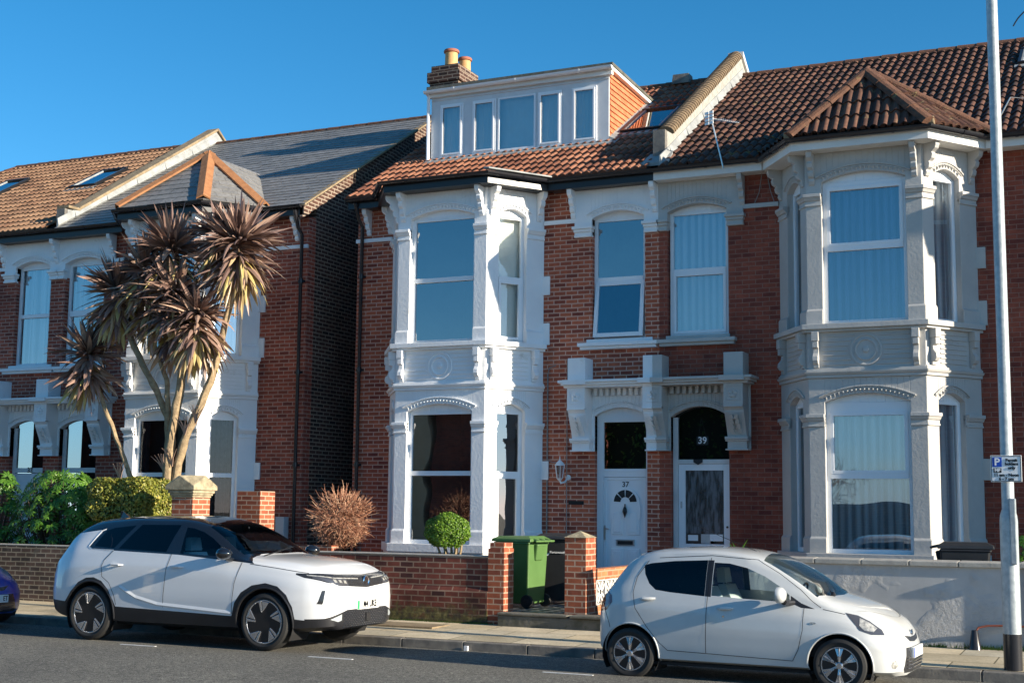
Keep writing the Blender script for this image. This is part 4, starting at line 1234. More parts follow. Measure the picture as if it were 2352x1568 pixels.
mb = MB(); mb.tube([(dx0-.03, dy-.16, zf+.02), (dx0-.03, dy-.07, zf-.03), (dx0-.03, dy-.06, zb_+.02)], .034, 8); mb.build('dormer_downpipe', 'upvc', D, smooth=True)
mb = MB(); mb.hexa([(dx0-.05, dy-.22, roofz(dy-.22)+.045), (dx1+.2, dy-.22, roofz(dy-.22)+.045), (dx1+.2, dy+.02, roofz(dy)+.05), (dx0-.05, dy+.02, roofz(dy)+.05), (dx0-.05, dy-.22, roofz(dy-.22)+.06), (dx1+.2, dy-.22, roofz(dy-.22)+.06), (dx1+.2, dy+.02, roofz(dy)+.075), (dx0-.05, dy+.02, roofz(dy)+.075)])
for i in range(7):
    ya, yb = dy+2.3*i/7, dy+2.3*(i+1)/7
    mb.hexa([(dx1, ya, roofz(ya)), (dx1+.14, ya, roofz(ya)+.04), (dx1+.14, yb, roofz(yb)+.04), (dx1, yb, roofz(yb)), (dx1, ya, roofz(ya)+.12), (dx1+.14, ya, roofz(ya)+.055), (dx1+.14, yb, roofz(yb)+.055), (dx1, yb, roofz(yb)+.12)])
mb.build('dormer_flashing', 'lead', D)
for i, (a, b) in enumerate(wins):
    m2 = MB(); t = .035; y = dy-.022
    za, zc = (8.60, 9.66)
    m2.box(a, a+t, y, y+.08, za, zc); m2.box(b-t, b, y, y+.08, za, zc); m2.box(a+t, b-t, y, y+.08, za, za+t); m2.box(a+t, b-t, y, y+.08, zc-t, zc)
    if i != 2:
        s_ = .035; y2 = y-.02
        m2.box(a+t, a+t+s_, y2, y, za+t, zc-t); m2.box(b-t-s_, b-t, y2, y, za+t, zc-t); m2.box(a+t+s_, b-t-s_, y2, y, za+t, za+t+s_); m2.box(a+t+s_, b-t-s_, y2, y, zc-t-s_, zc-t)
    m2.build('window', 'upvc', D, bevel=.004)
    p_ = MB(); p_.add([(a+t, y+.012, za+t), (b-t, y+.012, za+t), (b-t, y+.012, zc-t), (a+t, y+.012, zc-t)], [(0, 1, 2, 3)]); p_.build('pane', 'pane', D)
    c_ = MB(); kk = 14
    vs = []; fs = []
    for q in range(kk+1):
        for z in (za, zc): vs.append((a+(b-a)*q/kk, dy+.14+(.012*math.sin(q*2.1) if i != 4 else .02*math.sin(q*2.9)), z))
    for q in range(kk): fs.append((2*q, 2*q+2, 2*q+3, 2*q+1))
    c_.add(vs, fs); c_.build('blind', 'blind', D, smooth=True)

# ---- chimney of 37
mb = MB(); cx0, cx1, cy0, cy1 = -11.32, -10.72, 2.95, 3.85
mb.box(cx0, cx1, cy0, cy1, 9.0, 10.60)
for z0, z1, p in ((10.60, 10.68, .04), (10.68, 10.90, .085), (10.90, 11.05, .02)): mb.box(cx0-p, cx1+p, cy0-p, cy1+p, z0, z1)
CH = mb.build('chimney', 'brick_soot', H37)
for x, y, h, r in ((-10.98, 3.15, .40, .14), (-10.90, 3.62, .36, .13)):
    p_ = MB(); p_.lathe([(r*1.05, 0), (r*1.0, .05), (r*.95, h-.09), (r*.97, h-.07)], 20, (x, y, 11.03)); p_.build('chimney_pot', 'pot_buff', CH, smooth=True)
    p_ = MB(); p_.lathe([(r*.97, h-.07), (r*1.16, h-.06), (r*1.2, h-.03), (r*1.08, h), (r*.85, h), (r*.8, h-.1)], 20, (x, y, 11.03)); p_.build('pot_rim', 'pot_red', CH, smooth=True)
v_ = MB(); v_.hexa([(-6.6, 4.7, 10.6), (-6.22, 4.7, 10.6), (-6.22, 5.0, 10.6), (-6.6, 5.0, 10.6), (-6.58, 4.72, 10.80), (-6.24, 4.72, 10.80), (-6.24, 4.98, 10.80), (-6.58, 4.98, 10.80)]); v_.build('ridge_vent', 'kerbstone', H37)

# ---- downpipes
downpipe(H37, -11.10, -.07, .3, 7.0, top=(.0, -.28, .40)); downpipe(H35, -12.45, -.07, .3, 6.95, top=(0, -.28, .45))
mb = MB(); mb.tube([(-7.30, -.015, 1.2), (-7.30, -.015, 4.1)], .012, 6); mb.tube([(-6.93, -.02, 1.25), (-6.93, -.02, 4.35)], .009, 6)
mb.tube([(-7.30, -.015, 4.1), (-7.27, -.015, 4.22), (-7.15, -.015, 4.25)], .009, 6); mb.tube([(-7.30, -.015, 2.62), (-7.2, -.015, 2.58), (-6.98, -.015, 2.57)], .007, 6)
mb.build('cable', 'wire', H37)
mb = MB(); mb.tube([(-3.63, -.012, 6.75), (-3.52, -.02, 7.0), (-3.47, -.03, 7.3)], .007, 5); mb.tube([(-3.38, -.03, 7.3), (-3.33, -.03, 7.0), (-3.26, -.06, 6.8)], .007, 5); mb.build('cable', 'wire', H39)
mb = MB(); mb.box(-6.90, -6.62, -.006, .004, 1.86, 1.925); mb.build('air_brick', 'dark', H37)

# ---- doors
def door37():
    a, b = -6.42, -5.48
    m1 = MB(); y = .10
    m1.box(a, a+.12, y, y+.07, .3, 3.36); m1.box(b-.055, b, y, y+.07, .3, 3.36)
    m1.box(a+.12, b-.055, y, y+.07, 2.33, 2.47); m1.box(a+.12, b-.055, y+.001, y+.07, 3.26, 3.36); m1.box(a+.12, b-.055, y-.01, y, 2.42, 2.44)
    for i in range(10):
        u, v = a+(b-a)*i/10, a+(b-a)*(i+1)/10
        m1.hexa([(u, y+.01, 3.36), (v, y+.01, 3.36), (v, y+.07, 3.36), (u, y+.07, 3.36), (u, y+.01, arcz(u, a, b, 3.36, .14)+.01), (v, y+.01, arcz(v, a, b, 3.36, .14)+.01), (v, y+.07, arcz(v, a, b, 3.36, .14)+.01), (u, y+.07, arcz(u, a, b, 3.36, .14)+.01)])
    f = m1.build('door_frame', 'upvc', H37, bevel=.004)
    p_ = MB(); p_.add([(a+.12, y+.03, 2.47), (b-.055, y+.03, 2.47), (b-.055, y+.03, 3.26), (a+.12, y+.03, 3.26)], [(0, 1, 2, 3)]); p_.build('fanlight', 'pane_dark', f)
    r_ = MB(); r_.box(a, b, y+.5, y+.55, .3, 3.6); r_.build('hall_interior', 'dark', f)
    d0, d1 = a+.125, b-.06; yl = y+.02
    m2 = MB(); m2.box(d0, d1, yl, yl+.05, .32, 2.325)
    # rebate, raised panels
    m2.box(d0, d0+.045, yl-.012, yl, .32, 2.325); m2.box(d1-.03, d1, yl-.012, yl, .32, 2.325); m2.box(d0+.045, d1-.03, yl-.012, yl, 2.28, 2.325)
    dc = (d0+d1)/2+.008
    def panel(x0, x1, z0, z1):
        m2.hexa([(x0, yl-.001, z0), (x1, yl-.001, z0), (x1, yl-.001, z1), (x0, yl-.001, z1), (x0+.012, yl-.014, z0+.012), (x1-.012, yl-.014, z0+.012), (x1-.012, yl-.014, z1-.012), (x0+.012, yl-.014, z1-.012)])
        m2.hexa([(x0+.03, yl-.004, z0+.03), (x1-.03, yl-.004, z0+.03), (x1-.03, yl-.004, z1-.03), (x0+.03, yl-.004, z1-.03), (x0+.05, yl-.022, z0+.05), (x1-.05, yl-.022, z0+.05), (x1-.05, yl-.022, z1-.05), (x0+.05, yl-.022, z1-.05)])
    for s in (-1, 1):
        c = dc+s*.145
        panel(c-.11, c+.11, 1.36, 1.78); panel(c-.11, c+.11, .5, 1.14)
    m2.lathe([(.26, 0), (.255, -.014), (.235, -.014)], 40, (dc, yl, 1.90), 'y')
    dd = m2.build('door', 'upvc', H37, bevel=.003)
    # cut lower half of the round moulding with the straight bar of the half-moon light
    g = MB(); k = 20; r0, r1 = .085, .205
    for q in range(4):
        t0, t1 = math.pi*(q+.06)/4, math.pi*(q+.94)/4
        for i in range(5):
            ta, tb = t0+(t1-t0)*i/5, t0+(t1-t0)*(i+1)/5
            g.add([(dc+r0*math.cos(ta), yl-.019, 1.91+r0*math.sin(ta)), (dc+r1*math.cos(ta), yl-.019, 1.91+r1*math.sin(ta)), (dc+r1*math.cos(tb), yl-.019, 1.91+r1*math.sin(tb)), (dc+r0*math.cos(tb), yl-.019, 1.91+r0*math.sin(tb))], [(0, 1, 2, 3)])
    g.build('half_moon_light', 'sign_black', dd)
    g = MB(); g.box(dc-.27, dc+.27, yl-.016, yl-.002, 1.63, 1.87); g.build('moon_bar', 'upvc', dd)
    text('37', .125, T(dc-.0, yl-.003, 2.205) @ FR, 'sign_black', dd, 'door_number', bold=.0015)
    g = MB(); g.tube([(dc, yl-.03, 1.88), (dc, yl-.03, 1.80)], .012, 6); g.lathe([(.012, .08), (.035, .03), (.04, -.01), (.012, -.08), (.004, -.11)], 12, (dc, yl-.035, 1.76)); g.build('knocker', 'sign_black', dd)
    g = MB(); g.box(dc-.16, dc+.16, yl-.014, yl-.001, 1.185, 1.285); g.build('letter_box', 'steel', dd)
    g = MB(); g.box(dc-.135, dc+.135, yl-.018, yl-.0141, 1.205, 1.265); g.build('letter_flap', 'sign_black', dd)
    g = MB(); g.box(d0+.005, d0+.035, yl-.025, yl-.012, 1.28, 1.52); g.tube([(d0+.02, yl-.05, 1.47), (d0+.10, yl-.05, 1.46)], .011, 6); g.build('door_handle', 'steel', dd)
door37()
def door39():
    a, b = -5.06, -4.07; y = .10
    m1 = MB()
    m1.box(a, a+.085, y, y+.07, .3, 3.32); m1.box(b-.03, b, y, y+.07, .3, 3.32); m1.box(a+.085, b-.03, y, y+.07, 2.55, 2.62)
    n = 12
    aa, bb = a+.085, b-.03
    f = m1.build('door_frame', 'white_old', H39, bevel=.004)
    # arched fanlight
    vs = [(aa, y+.03, 2.62), (bb, y+.03, 2.62)]+[(bb+(aa-bb)*i/n, y+.03, arcz(bb+(aa-bb)*i/n, a, b, 3.32, .17)+.02) for i in range(n+1)]
    p_ = MB(); p_.add(vs, [tuple(range(len(vs)))]); p_.build('fanlight', 'pane_frost', f)
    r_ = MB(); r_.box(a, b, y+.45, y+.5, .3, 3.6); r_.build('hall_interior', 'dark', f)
    d0, d1 = aa+.004, bb-.004; yl = y+.02
    m2 = MB(); g0, g1, z0, z1 = d0+.115, d1-.10, 1.24, 2.44
    m2.box(d0, g0, yl, yl+.05, .32, 2.545); m2.box(g1, d1, yl, yl+.05, .32, 2.545); m2.box(g0, g1, yl, yl+.05, .32, z0); m2.box(g0, g1, yl, yl+.05, z1, 2.545)
    dd = m2.build('door', 'upvc', H39, bevel=.004)
    g = MB(); g.add([(g0, yl+.02, z0), (g1, yl+.02, z0), (g1, yl+.02, z1), (g0, yl+.02, z1)], [(0, 1, 2, 3)]); g.build('frosted_pane', 'frost', dd)
    def card(x0, x1, za, zb2, mat, yy): g = MB(); g.box(x0, x1, yl+yy, yl+yy+.003, za, zb2); g.build('notice', mat, dd)
    card(g0+.01, g0+.25, z0+.01, z0+.17, 'sign_black', .012); card(g0+.04, g0+.21, z0+.05, z0+.145, 'sign_white', .008)
    card(g0+.26, g0+.48, z0+.01, z0+.16, 'grey_pale', .012); card(g1-.23, g1-.01, z0+.0, z0+.05, 'sign_black', .012); card(g1-.24, g1-.02, z0+.05, z0+.16, 'sign_white', .009)
    g = MB(); g.box(-4.68, -4.46, yl-.01, yl-.001, 1.10, 1.16); g.build('letter_box', 'chrome', dd)
    g = MB(); g.lathe([(.018, 0), (.018, -.02), (.008, -.03)], 12, (d1-.04, yl, 1.52), 'y'); g.build('lock', 'sign_black', dd)
    g = MB(); g.box(d0+.035, d0+.06, yl-.012, yl-.001, 1.82, 1.93); g.build('bell_push', 'grey_pale', dd)
    g = MB(); g.prism([(-4.70, 2.62), (-4.70, 2.575), (-4.625, 2.53), (-4.55, 2.575), (-4.55, 2.62)], y-.03, y-.001); g.build('bell', 'sign_black', f)
    g = MB(); g.box(-4.66, -4.46, y+.024, y+.028, 2.86, 3.0); g.tube([(-4.62, y+.026, 3.0), (-4.585, y+.026, 3.3)], .002, 4); g.tube([(-4.50, y+.026, 3.0), (-4.575, y+.026, 3.3)], .002, 4); pl = g.build('number_plaque', 'sign_black', f)
    text('39', .155, T(-4.56, y+.022, 2.93) @ FR, 'sign_white', pl, 'door_number', bold=.002)
door39()
def old_door(H, ox, side, num=None, opened=False):
    a, b = ((-6.42, -5.48) if side == 'L' else (-5.06, -4.07)); a += ox; b += ox; y = .10
    zs, rz = (3.36, .14) if side == 'L' else (3.32, .17)
    m1 = MB()
    m1.box(a, a+.09, y, y+.07, .3, zs); m1.box(b-.05, b, y, y+.07, .3, zs); m1.box(a+.09, b-.05, y, y+.07, 2.42, 2.52)
    f = m1.build('door_frame', 'white_old', H, bevel=.004)
    aa, bb = a+.09, b-.05; n = 12
    vs = [(aa, y+.03, 2.52), (bb, y+.03, 2.52)]+[(bb+(aa-bb)*i/n, y+.03, arcz(bb+(aa-bb)*i/n, a, b, zs, rz)+.02) for i in range(n+1)]
    p_ = MB(); p_.add(vs, [tuple(range(len(vs)))]); p_.build('fanlight', 'pane_low', f)
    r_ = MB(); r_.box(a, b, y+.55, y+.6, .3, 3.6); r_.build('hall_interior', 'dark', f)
    if opened:
        m2 = MB(); m2.box(bb-.05, bb, y+.06, y+.5, .32, 2.41); m2.build('door', 'upvc_grey', H)
    else:
        m2 = MB(); m2.box(aa+.004, bb-.004, y+.02, y+.07, .32, 2.41)
        for s in (0, 1):
            x0 = aa+.1+s*.4; m2.box(x0, x0+.28, y+.008, y+.02, 1.5, 2.2); m2.box(x0, x0+.28, y+.008, y+.02, .6, 1.3)
        dd = m2.build('door', 'upvc_grey', H, bevel=.006)
    if num: text(num, .15, T((a+b)/2+.03, y-.004, 2.47) @ FR, 'sign_black', f, 'door_number', bold=.003)
old_door(H33, -13.28, 'L', '33'); old_door(H35, -13.28, 'R', None, True)

# ---- small wall lantern of 37
mb = MB(); lx, ly, lz = -7.0, -.16, 2.40
mb.lathe([(.035, -.13), (.04, -.12), (.055, -.1), (.03, -.095)], 6, (lx, ly, lz)); mb.lathe([(.1, .12), (.06, .17), (.03, .2), (.012, .21), (.006, .28)], 6, (lx, ly, lz))
for k in range(6):
    t = k*math.pi/3; mb.tube([(lx+.052*math.cos(t), ly+.052*math.sin(t), lz-.1), (lx+.085*math.cos(t), ly+.085*math.sin(t), lz+.12)], .006, 4)
mb.tube([(lx, ly, lz-.12), (lx+.02, ly, lz-.18), (lx+.07, ly+.06, lz-.16), (lx+.09, ly+.13, lz-.09)], .018, 6); mb.lathe([(.05, .16), (.05, .15), (.02, .13)], 12, (lx+.09, ly, lz-.08), 'y')
ln = mb.build('wall_lantern', 'white_plain', H37)
g = MB(); g.lathe([(.05, -.09), (.08, .115)], 6, (lx, ly, lz)); g.build('lantern_glass', 'pane', ln)
# meter cupboard on 35
mb = MB(); mb.box(-12.80, -12.60, -.16, -.001, 1.1, 1.58); mb.build('meter_cupboard', 'upvc_grey', H35, bevel=.01)
# ------------------------------------------------------------------ garden walls and gate piers
def wall_thing(name, label, mb, mat, loc, cat='garden wall', bevel=0, cap=None):
    t = thing(name, label, cat, loc)
    mb.build('wall', mat, t, bevel=bevel)
    if cap: cap[0].build('coping', cap[1], t, bevel=cap[2] if len(cap) > 2 else .008)
    return t
GW = -3.64
mb = MB(); mb.box(-12.0, -6.622, GW, GW+.21, .0, 1.07); mb.box(-12.0, -6.622, GW-.045, GW-.001, .0, .56)
mb.hexa([(-12, GW-.045, .56), (-6.622, GW-.045, .56), (-6.622, GW, .56), (-12, GW, .56), (-12, GW-.04, .575), (-6.622, GW-.04, .575), (-6.622, GW, .63), (-12, GW, .63)])
cp = MB(); cp.box(-12, -6.62, GW-.012, GW+.222, 1.072, 1.095)
wall_thing('garden_wall', 'mossy red brick garden wall under the box ball shrub, right of the black-roofed car', mb, 'brick_garden', (-9.3, GW, 0), cap=(cp, 'coping'))
mb = MB(); mb.box(-6.62, -6.365, GW-.03, GW+.30, .0, 1.20); mb.box(-6.60, -6.375, GW-.015, GW+.285, 1.20, 1.285)
o = mb.build('gate_pier', 'brick_pier'); tag(o, 'short square brick gate pier between mossy wall and green wheelie bin', 'gate pier')
mb = MB(); mb.box(-5.44, -5.12, GW+.04, GW+.42, .2, 1.38)
cp = MB(); cp.add([(-5.455, GW+.02, 1.38), (-5.105, GW+.02, 1.38), (-5.105, GW+.44, 1.38), (-5.455, GW+.44, 1.38), (-5.28, GW+.23, 1.475)], [(0, 1, 4), (1, 2, 4), (2, 3, 4), (3, 0, 4), (3, 2, 1, 0)])
t = thing('gate_pier', 'taller brick gate pier with lichen-covered pointed cap in front of door 37', 'gate pier', (-5.28, GW+.2, .2))
mb.build('pier', 'brick_pier', t); cp.build('pier_cap', 'stone_cap', t)
# pierced-block wall running back to the house
mb = MB(); X = -5.18
mb.box(X-.1, X+.08, GW+.44, -.05, .2, .42); mb.box(X-.1, X+.08, GW+.44, -.05, .78, .93)
t = thing('pierced_block_wall', 'low orange brick wall with cream pierced screen blocks beside the door path', 'garden wall', (X, -1.8, .2))
mb.build('wall', 'brick_orange', t)
sb = MB(); y = GW+.46; n = 0
while y < -.4 and n < 9:
    c = y+.18; zc = .60; r = .175
    for s in (-1, 1):
        sb.box(X-.06, X+.06, c+s*r-.012, c+s*r+.012, .42, .78)
    sb.box(X-.06, X+.06, c-r, c+r, .42, .44); sb.box(X-.06, X+.06, c-r, c+r, .76, .78)
    def arc(cy, cz, rr, t0, t1, k=8, th=.016):
        for i in range(k):
            a0, a1 = R(t0+(t1-t0)*i/k), R(t0+(t1-t0)*(i+1)/k)
            sb.prism([(cy+(rr-th)*math.cos(a0), cz+(rr-th)*math.sin(a0)), (cy+(rr+th)*math.cos(a0), cz+(rr+th)*math.sin(a0)), (cy+(rr+th)*math.cos(a1), cz+(rr+th)*math.sin(a1)), (cy+(rr-th)*math.cos(a1), cz+(rr-th)*math.sin(a1))], X-.05, X+.05, 'x')
    rr = .165
    for cy_, cz_, t0, t1 in ((c-r, zc, -62, 62), (c+r, zc, 118, 242), (c, zc-.18, 25, 155), (c, zc+.18, 205, 335)): arc(cy_, cz_, rr, t0, t1)
    y += .37; n += 1
sb.build('screen_blocks', 'soffit_white', t)
# rendered wall of 39
mb = MB(); mb.box(-4.25, .70, GW, GW+.2, .0, 1.11); mb.box(.70, 1.15, GW-.06, GW+.40, .0, 1.12); mb.box(1.15, 9, GW, GW+.2, .0, 1.11)
cp = MB(); x = -4.27
while x < .66:
    x2 = min(x+.60, .69); cp.hexa([(x, GW-.04, 1.11), (x2-.008, GW-.04, 1.11), (x2-.008, GW+.24, 1.11), (x, GW+.24, 1.11), (x, GW-.04, 1.175), (x2-.008, GW-.04, 1.175), (x2-.008, GW+.24, 1.19), (x, GW+.24, 1.19)]); x += .60
cp.add([(.64, GW-.12, 1.12), (1.21, GW-.12, 1.12), (1.21, GW+.46, 1.12), (.64, GW+.46, 1.12), (.64, GW-.12, 1.18), (1.21, GW-.12, 1.18), (1.21, GW+.46, 1.18), (.64, GW+.46, 1.18), (.92, GW+.17, 1.29)], [(0, 1, 5, 4), (1, 2, 6, 5), (2, 3, 7, 6), (3, 0, 4, 7), (4, 5, 8), (5, 6, 8), (6, 7, 8), (7, 4, 8), (3, 2, 1, 0)])
wall_thing('rendered_wall', 'smooth grey rendered garden wall with pale coping slabs behind the small white hatchback', mb, 'wall_render', (-1.8, GW, 0), cap=(cp, 'coping', .01))
# left wall in front of 33/35
mb = MB(); mb.box(-30, -12.9, GW, GW+.21, .0, 1.05); cp = MB(); cp.box(-30, -12.9, GW-.005, GW+.215, 1.052, 1.075)
wall_thing('garden_wall', 'lichen-stained old brick wall at the left between the blue car and the white crossover', mb, 'brick_dark', (-15, GW, 0), cap=(cp, 'coping'))
# stone-capped pillar of 35
mb = MB(); px0, px1, py0, py1 = -12.42, -12.0, GW, GW+.45; mb.box(px0, px1, py0, py1, 0, 1.90)
cp = MB()
for z0, z1, p in ((1.90, 1.935, .015), (1.935, 1.97, .035), (1.97, 2.02, .055)): cp.box(px0-p, px1+p, py0-p, py1+p, z0, z1)
q = .085; zz = 2.02
def gab(a, z): return z
cxp, cyp = (px0+px1)/2, (py0+py1)/2
cp.add([(px0-q, py0-q, zz), (px1+q, py0-q, zz), (px1+q, py1+q, zz), (px0-q, py1+q, zz), (px0-q, py0-q, zz+.07), (px1+q, py0-q, zz+.07), (px1+q, py1+q, zz+.07), (px0-q, py1+q, zz+.07),
        (cxp, py0-q, zz+.24), (px1+q, cyp, zz+.24), (cxp, py1+q, zz+.24), (px0-q, cyp, zz+.24), (cxp, cyp, zz+.25)],
       [(0, 1, 5, 8, 4), (1, 2, 6, 9, 5), (2, 3, 7, 10, 6), (3, 0, 4, 11, 7), (4, 8, 12, 11), (8, 5, 9, 12), (9, 6, 10, 12), (10, 7, 11, 12), (3, 2, 1, 0)])
t = thing('gate_pillar', 'tall brick gate pillar with weathered gabled stone cap behind the white crossover', 'gate pillar', (cxp, cyp, 0))
mb.build('pillar', 'brick_pier', t); cp.build('pillar_cap', 'stone_cap', t, bevel=.012)
mb = MB(); mb.box(-12.70, -12.20, -1.5, -1.05, .2, 2.04); mb.box(-12.42, -12.22, -3.1, -1.5, .2, 1.30)
cp = MB(); cp.box(-12.45, -12.19, -3.12, -1.5, 1.30, 1.37)
wall_thing('boundary_wall', 'sunlit orange-red brick pier and low boundary wall left of the bare twiggy bush', mb, 'brick_pier', (-12.4, -2, .2), cap=(cp, 'lead'))
mb = MB(); mb.box(-10.75, -9.6, -3.2, -2.98, .2, 1.17)
o = mb.build('planter_wall', 'brick_pier'); tag(o, 'low sunlit brick planter edge under the bare twiggy bush', 'garden wall')

# ------------------------------------------------------------------ wheelie bins
def bin_(name, label, x, y, z, mat, rot, h=1.07, grp=None, extra=0):
    t = thing(name, label, 'wheelie bin', (0, 0, 0), grp)
    b = MB(); w0, d0, w1, d1 = .24, .25, .285, .34
    def ring(w_, f, k, zz): return [(-w_, -f, zz), (w_, -f, zz), (w_, k, zz), (-w_, k, zz)]
    r0 = ring(w0, .20, .26, .06); r1 = ring(w1, .32, .30, h-.10)
    b.add(r0+r1, [(3, 2, 1, 0), (0, 1, 5, 4), (1, 2, 6, 5), (2, 3, 7, 6), (3, 0, 4, 7)])
    b.box(-w1-.012, w1+.012, -.335, .31, h-.13, h-.09)
    b.hexa([(-.10, .27, .70), (.10, .27, .70), (.10, .31, .70), (-.10, .31, .70), (-.14, .29, h-.12), (.14, .29, h-.12), (.14, .37, h-.12), (-.14, .37, h-.12)])
    b.build('bin_body', mat, t, bevel=.022)
    l_ = MB()
    l_.add([(-.30, -.37, h-.088), (.30, -.37, h-.088), (.30, .33, h-.088), (-.30, .33, h-.088), (-.29, -.36, h-.045), (.29, -.36, h-.045), (.29, .33, h-.045), (-.29, .33, h-.045), (-.22, -.27, h-.005), (.22, -.27, h-.005), (.22, .26, h), (-.22, .26, h)],
           [(3, 2, 1, 0), (0, 1, 5, 4), (1, 2, 6, 5), (2, 3, 7, 6), (3, 0, 4, 7), (4, 5, 9, 8), (5, 6, 10, 9), (6, 7, 11, 10), (7, 4, 8, 11), (8, 9, 10, 11)])
    for xx in (-.17, 0, .17): l_.hexa([(xx-.03, .30, h-.07), (xx+.03, .30, h-.07), (xx+.03, .43, h-.09), (xx-.03, .43, h-.09), (xx-.03, .30, h-.03), (xx+.03, .30, h-.03), (xx+.03, .43, h-.06), (xx-.03, .43, h-.06)])
    l_.tube([(-.27, .41, h-.075), (.27, .41, h-.075)], .017, 8)
    l_.build('bin_lid', mat, t, bevel=.012)
    for s in (-1, 1):
        w_ = MB(); w_.lathe([(.06, -.03), (.095, -.028), (.10, -.01), (.10, .02), (.095, .03), (.06, .03)], 20, (s*.265, .26, .10), 'x')
        wo = w_.build('wheel', 'rubber', t, smooth=True)
        w_ = MB(); w_.lathe([(.05, s*.031), (.03, s*.036)], 14, (s*.265, .26, .10), 'x'); w_.build('hub', 'black_bin', wo)
    t.location = (x, y, z); t.rotation_euler = (0, 0, rot)
    return t
bin_('wheelie_bin', 'green wheelie bin standing behind the short brick gate pier', -6.62, -2.50, .30, 'green_bin', R(-97))
bb = bin_('wheelie_bin', 'black wheelie bin with white lettering between the green bin and the taller pier', -6.42, -1.55, .30, 'black_bin', R(10), 1.10)
bin_('wheelie_bin', 'dark grey wheelie bin lid showing above the rendered wall beside the lamp post', -.10, -2.75, .28, 'black_bin', R(95), 1.13)
lm = MB(); lm.lathe([(.045, 0), (.045, -.004), (.03, -.004)], 16, (-.12, -.29, .80), 'y'); o = lm.build('emblem', 'sign_white', bb); 
text('Portsmouth', .052, T(.06, -.312, .81) @ FR, 'sign_white', None, 'lettering').parent = bb
o.location = (0, 0, 0)
for ch in bb.children:
    if ch.name.startswith('emblem'): ch.data.transform(Matrix.Translation((-6.42, -1.55, .30)))

# ------------------------------------------------------------------ plants
def leafcloud(name, mat, parent, shape, n, size, seed, elong=1.6, up=.2):
    """n small folded leaves through a volume; shape(rnd) gives point, outward normal"""
    rr = random.Random(seed); mb = MB()
    for i in range(n):
        p, nn = shape(rr); p = Vector(p); nn = Vector(nn)
        nn = (nn+Vector((rr.gauss(0, .6), rr.gauss(0, .6), rr.gauss(0, .6)+up))).normalized()
        a = nn.orthogonal().normalized(); a.rotate(Matrix.Rotation(rr.uniform(0, 6.28), 3, nn)); b = nn.cross(a)
        s = size*rr.uniform(.6, 1.3); l2 = s*elong
        q = min(1, max(0, rr.gauss(.5, .25)))
        mb.add([p-a*l2*.5, p+b*s*.5-nn*s*.12, p+a*l2*.5, p-b*s*.5-nn*s*.12, p+nn*s*.06], [(0, 1, 4), (1, 2, 4), (2, 3, 4), (3, 0, 4)], q)
    return mb.build(name, mat, parent)
def limb(mb, p, d, L, r, depth, rr, bend=.3, fork=2, shrink=.7):
    pts = [Vector(p)]; d = Vector(d).normalized(); k = 4
    for i in range(k):
        d = (d+Vector((rr.gauss(0, bend), rr.gauss(0, bend), rr.gauss(0, bend)))*.4).normalized(); pts.append(pts[-1]+d*L/k)
    mb.tube(pts, [r*(1-.35*i/k) for i in range(k+1)], 5 if r > .006 else 3, cap=False, rnd=rr.random())
    if depth > 0:
        for j in range(fork):
            e = (d+Vector((rr.gauss(0, .6), rr.gauss(0, .6), rr.gauss(0, .6)))).normalized()
            limb(mb, pts[-1 if j == 0 else rr.choice((2, 3, 4))], e, L*shrink*rr.uniform(.8, 1.2), r*.65, depth-1, rr, bend, fork, shrink)

# clipped box-shaped hedge bush
t = thing('clipped_bush', 'flat-topped clipped bush with small yellow-green leaves left of the multi-stemmed tree', 'bush', (-13.9, -3.0, .28))
def boxshape(cx, cy, cz, hx, hy, hz, depth=.12, rnd=.10):
    def f(r):
        while True:
            p = [r.uniform(-1, 1) for _ in range(3)]
            k = r.randrange(3); p[k] = math.copysign(1-abs(r.gauss(0, depth)), p[k]); 
            e = sum(abs(v)**5 for v in p)
            if e <= 1.25: break
        nn = [0, 0, 0]; nn[k] = math.copysign(1, p[k])
        wob = 1+.05*math.sin(p[0]*5+p[1]*3)+.04*math.sin(p[2]*7+p[0]*2)
        return (cx+p[0]*hx*wob, cy+p[1]*hy*wob, cz+p[2]*hz*wob), nn
    return f
leafcloud('leaves', 'leaf_hedge', t, boxshape(-13.90, -2.95, 1.86, .64, .50, .37), 11000, .036, 1)
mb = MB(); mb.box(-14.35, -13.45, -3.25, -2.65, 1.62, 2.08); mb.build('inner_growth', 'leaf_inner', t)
mb = MB(); rr = random.Random(3)
for i in range(7): limb(mb, (-13.9+rr.uniform(-.1, .1), -2.95, 1.2), (rr.uniform(-.8, .8), rr.uniform(-.5, .5), .8), .35, .02, 2, rr)
mb.tube([(-13.9, -2.95, .2), (-13.9, -2.95, 1.3)], .06, 8); mb.build('stems', 'bark_dark', t)

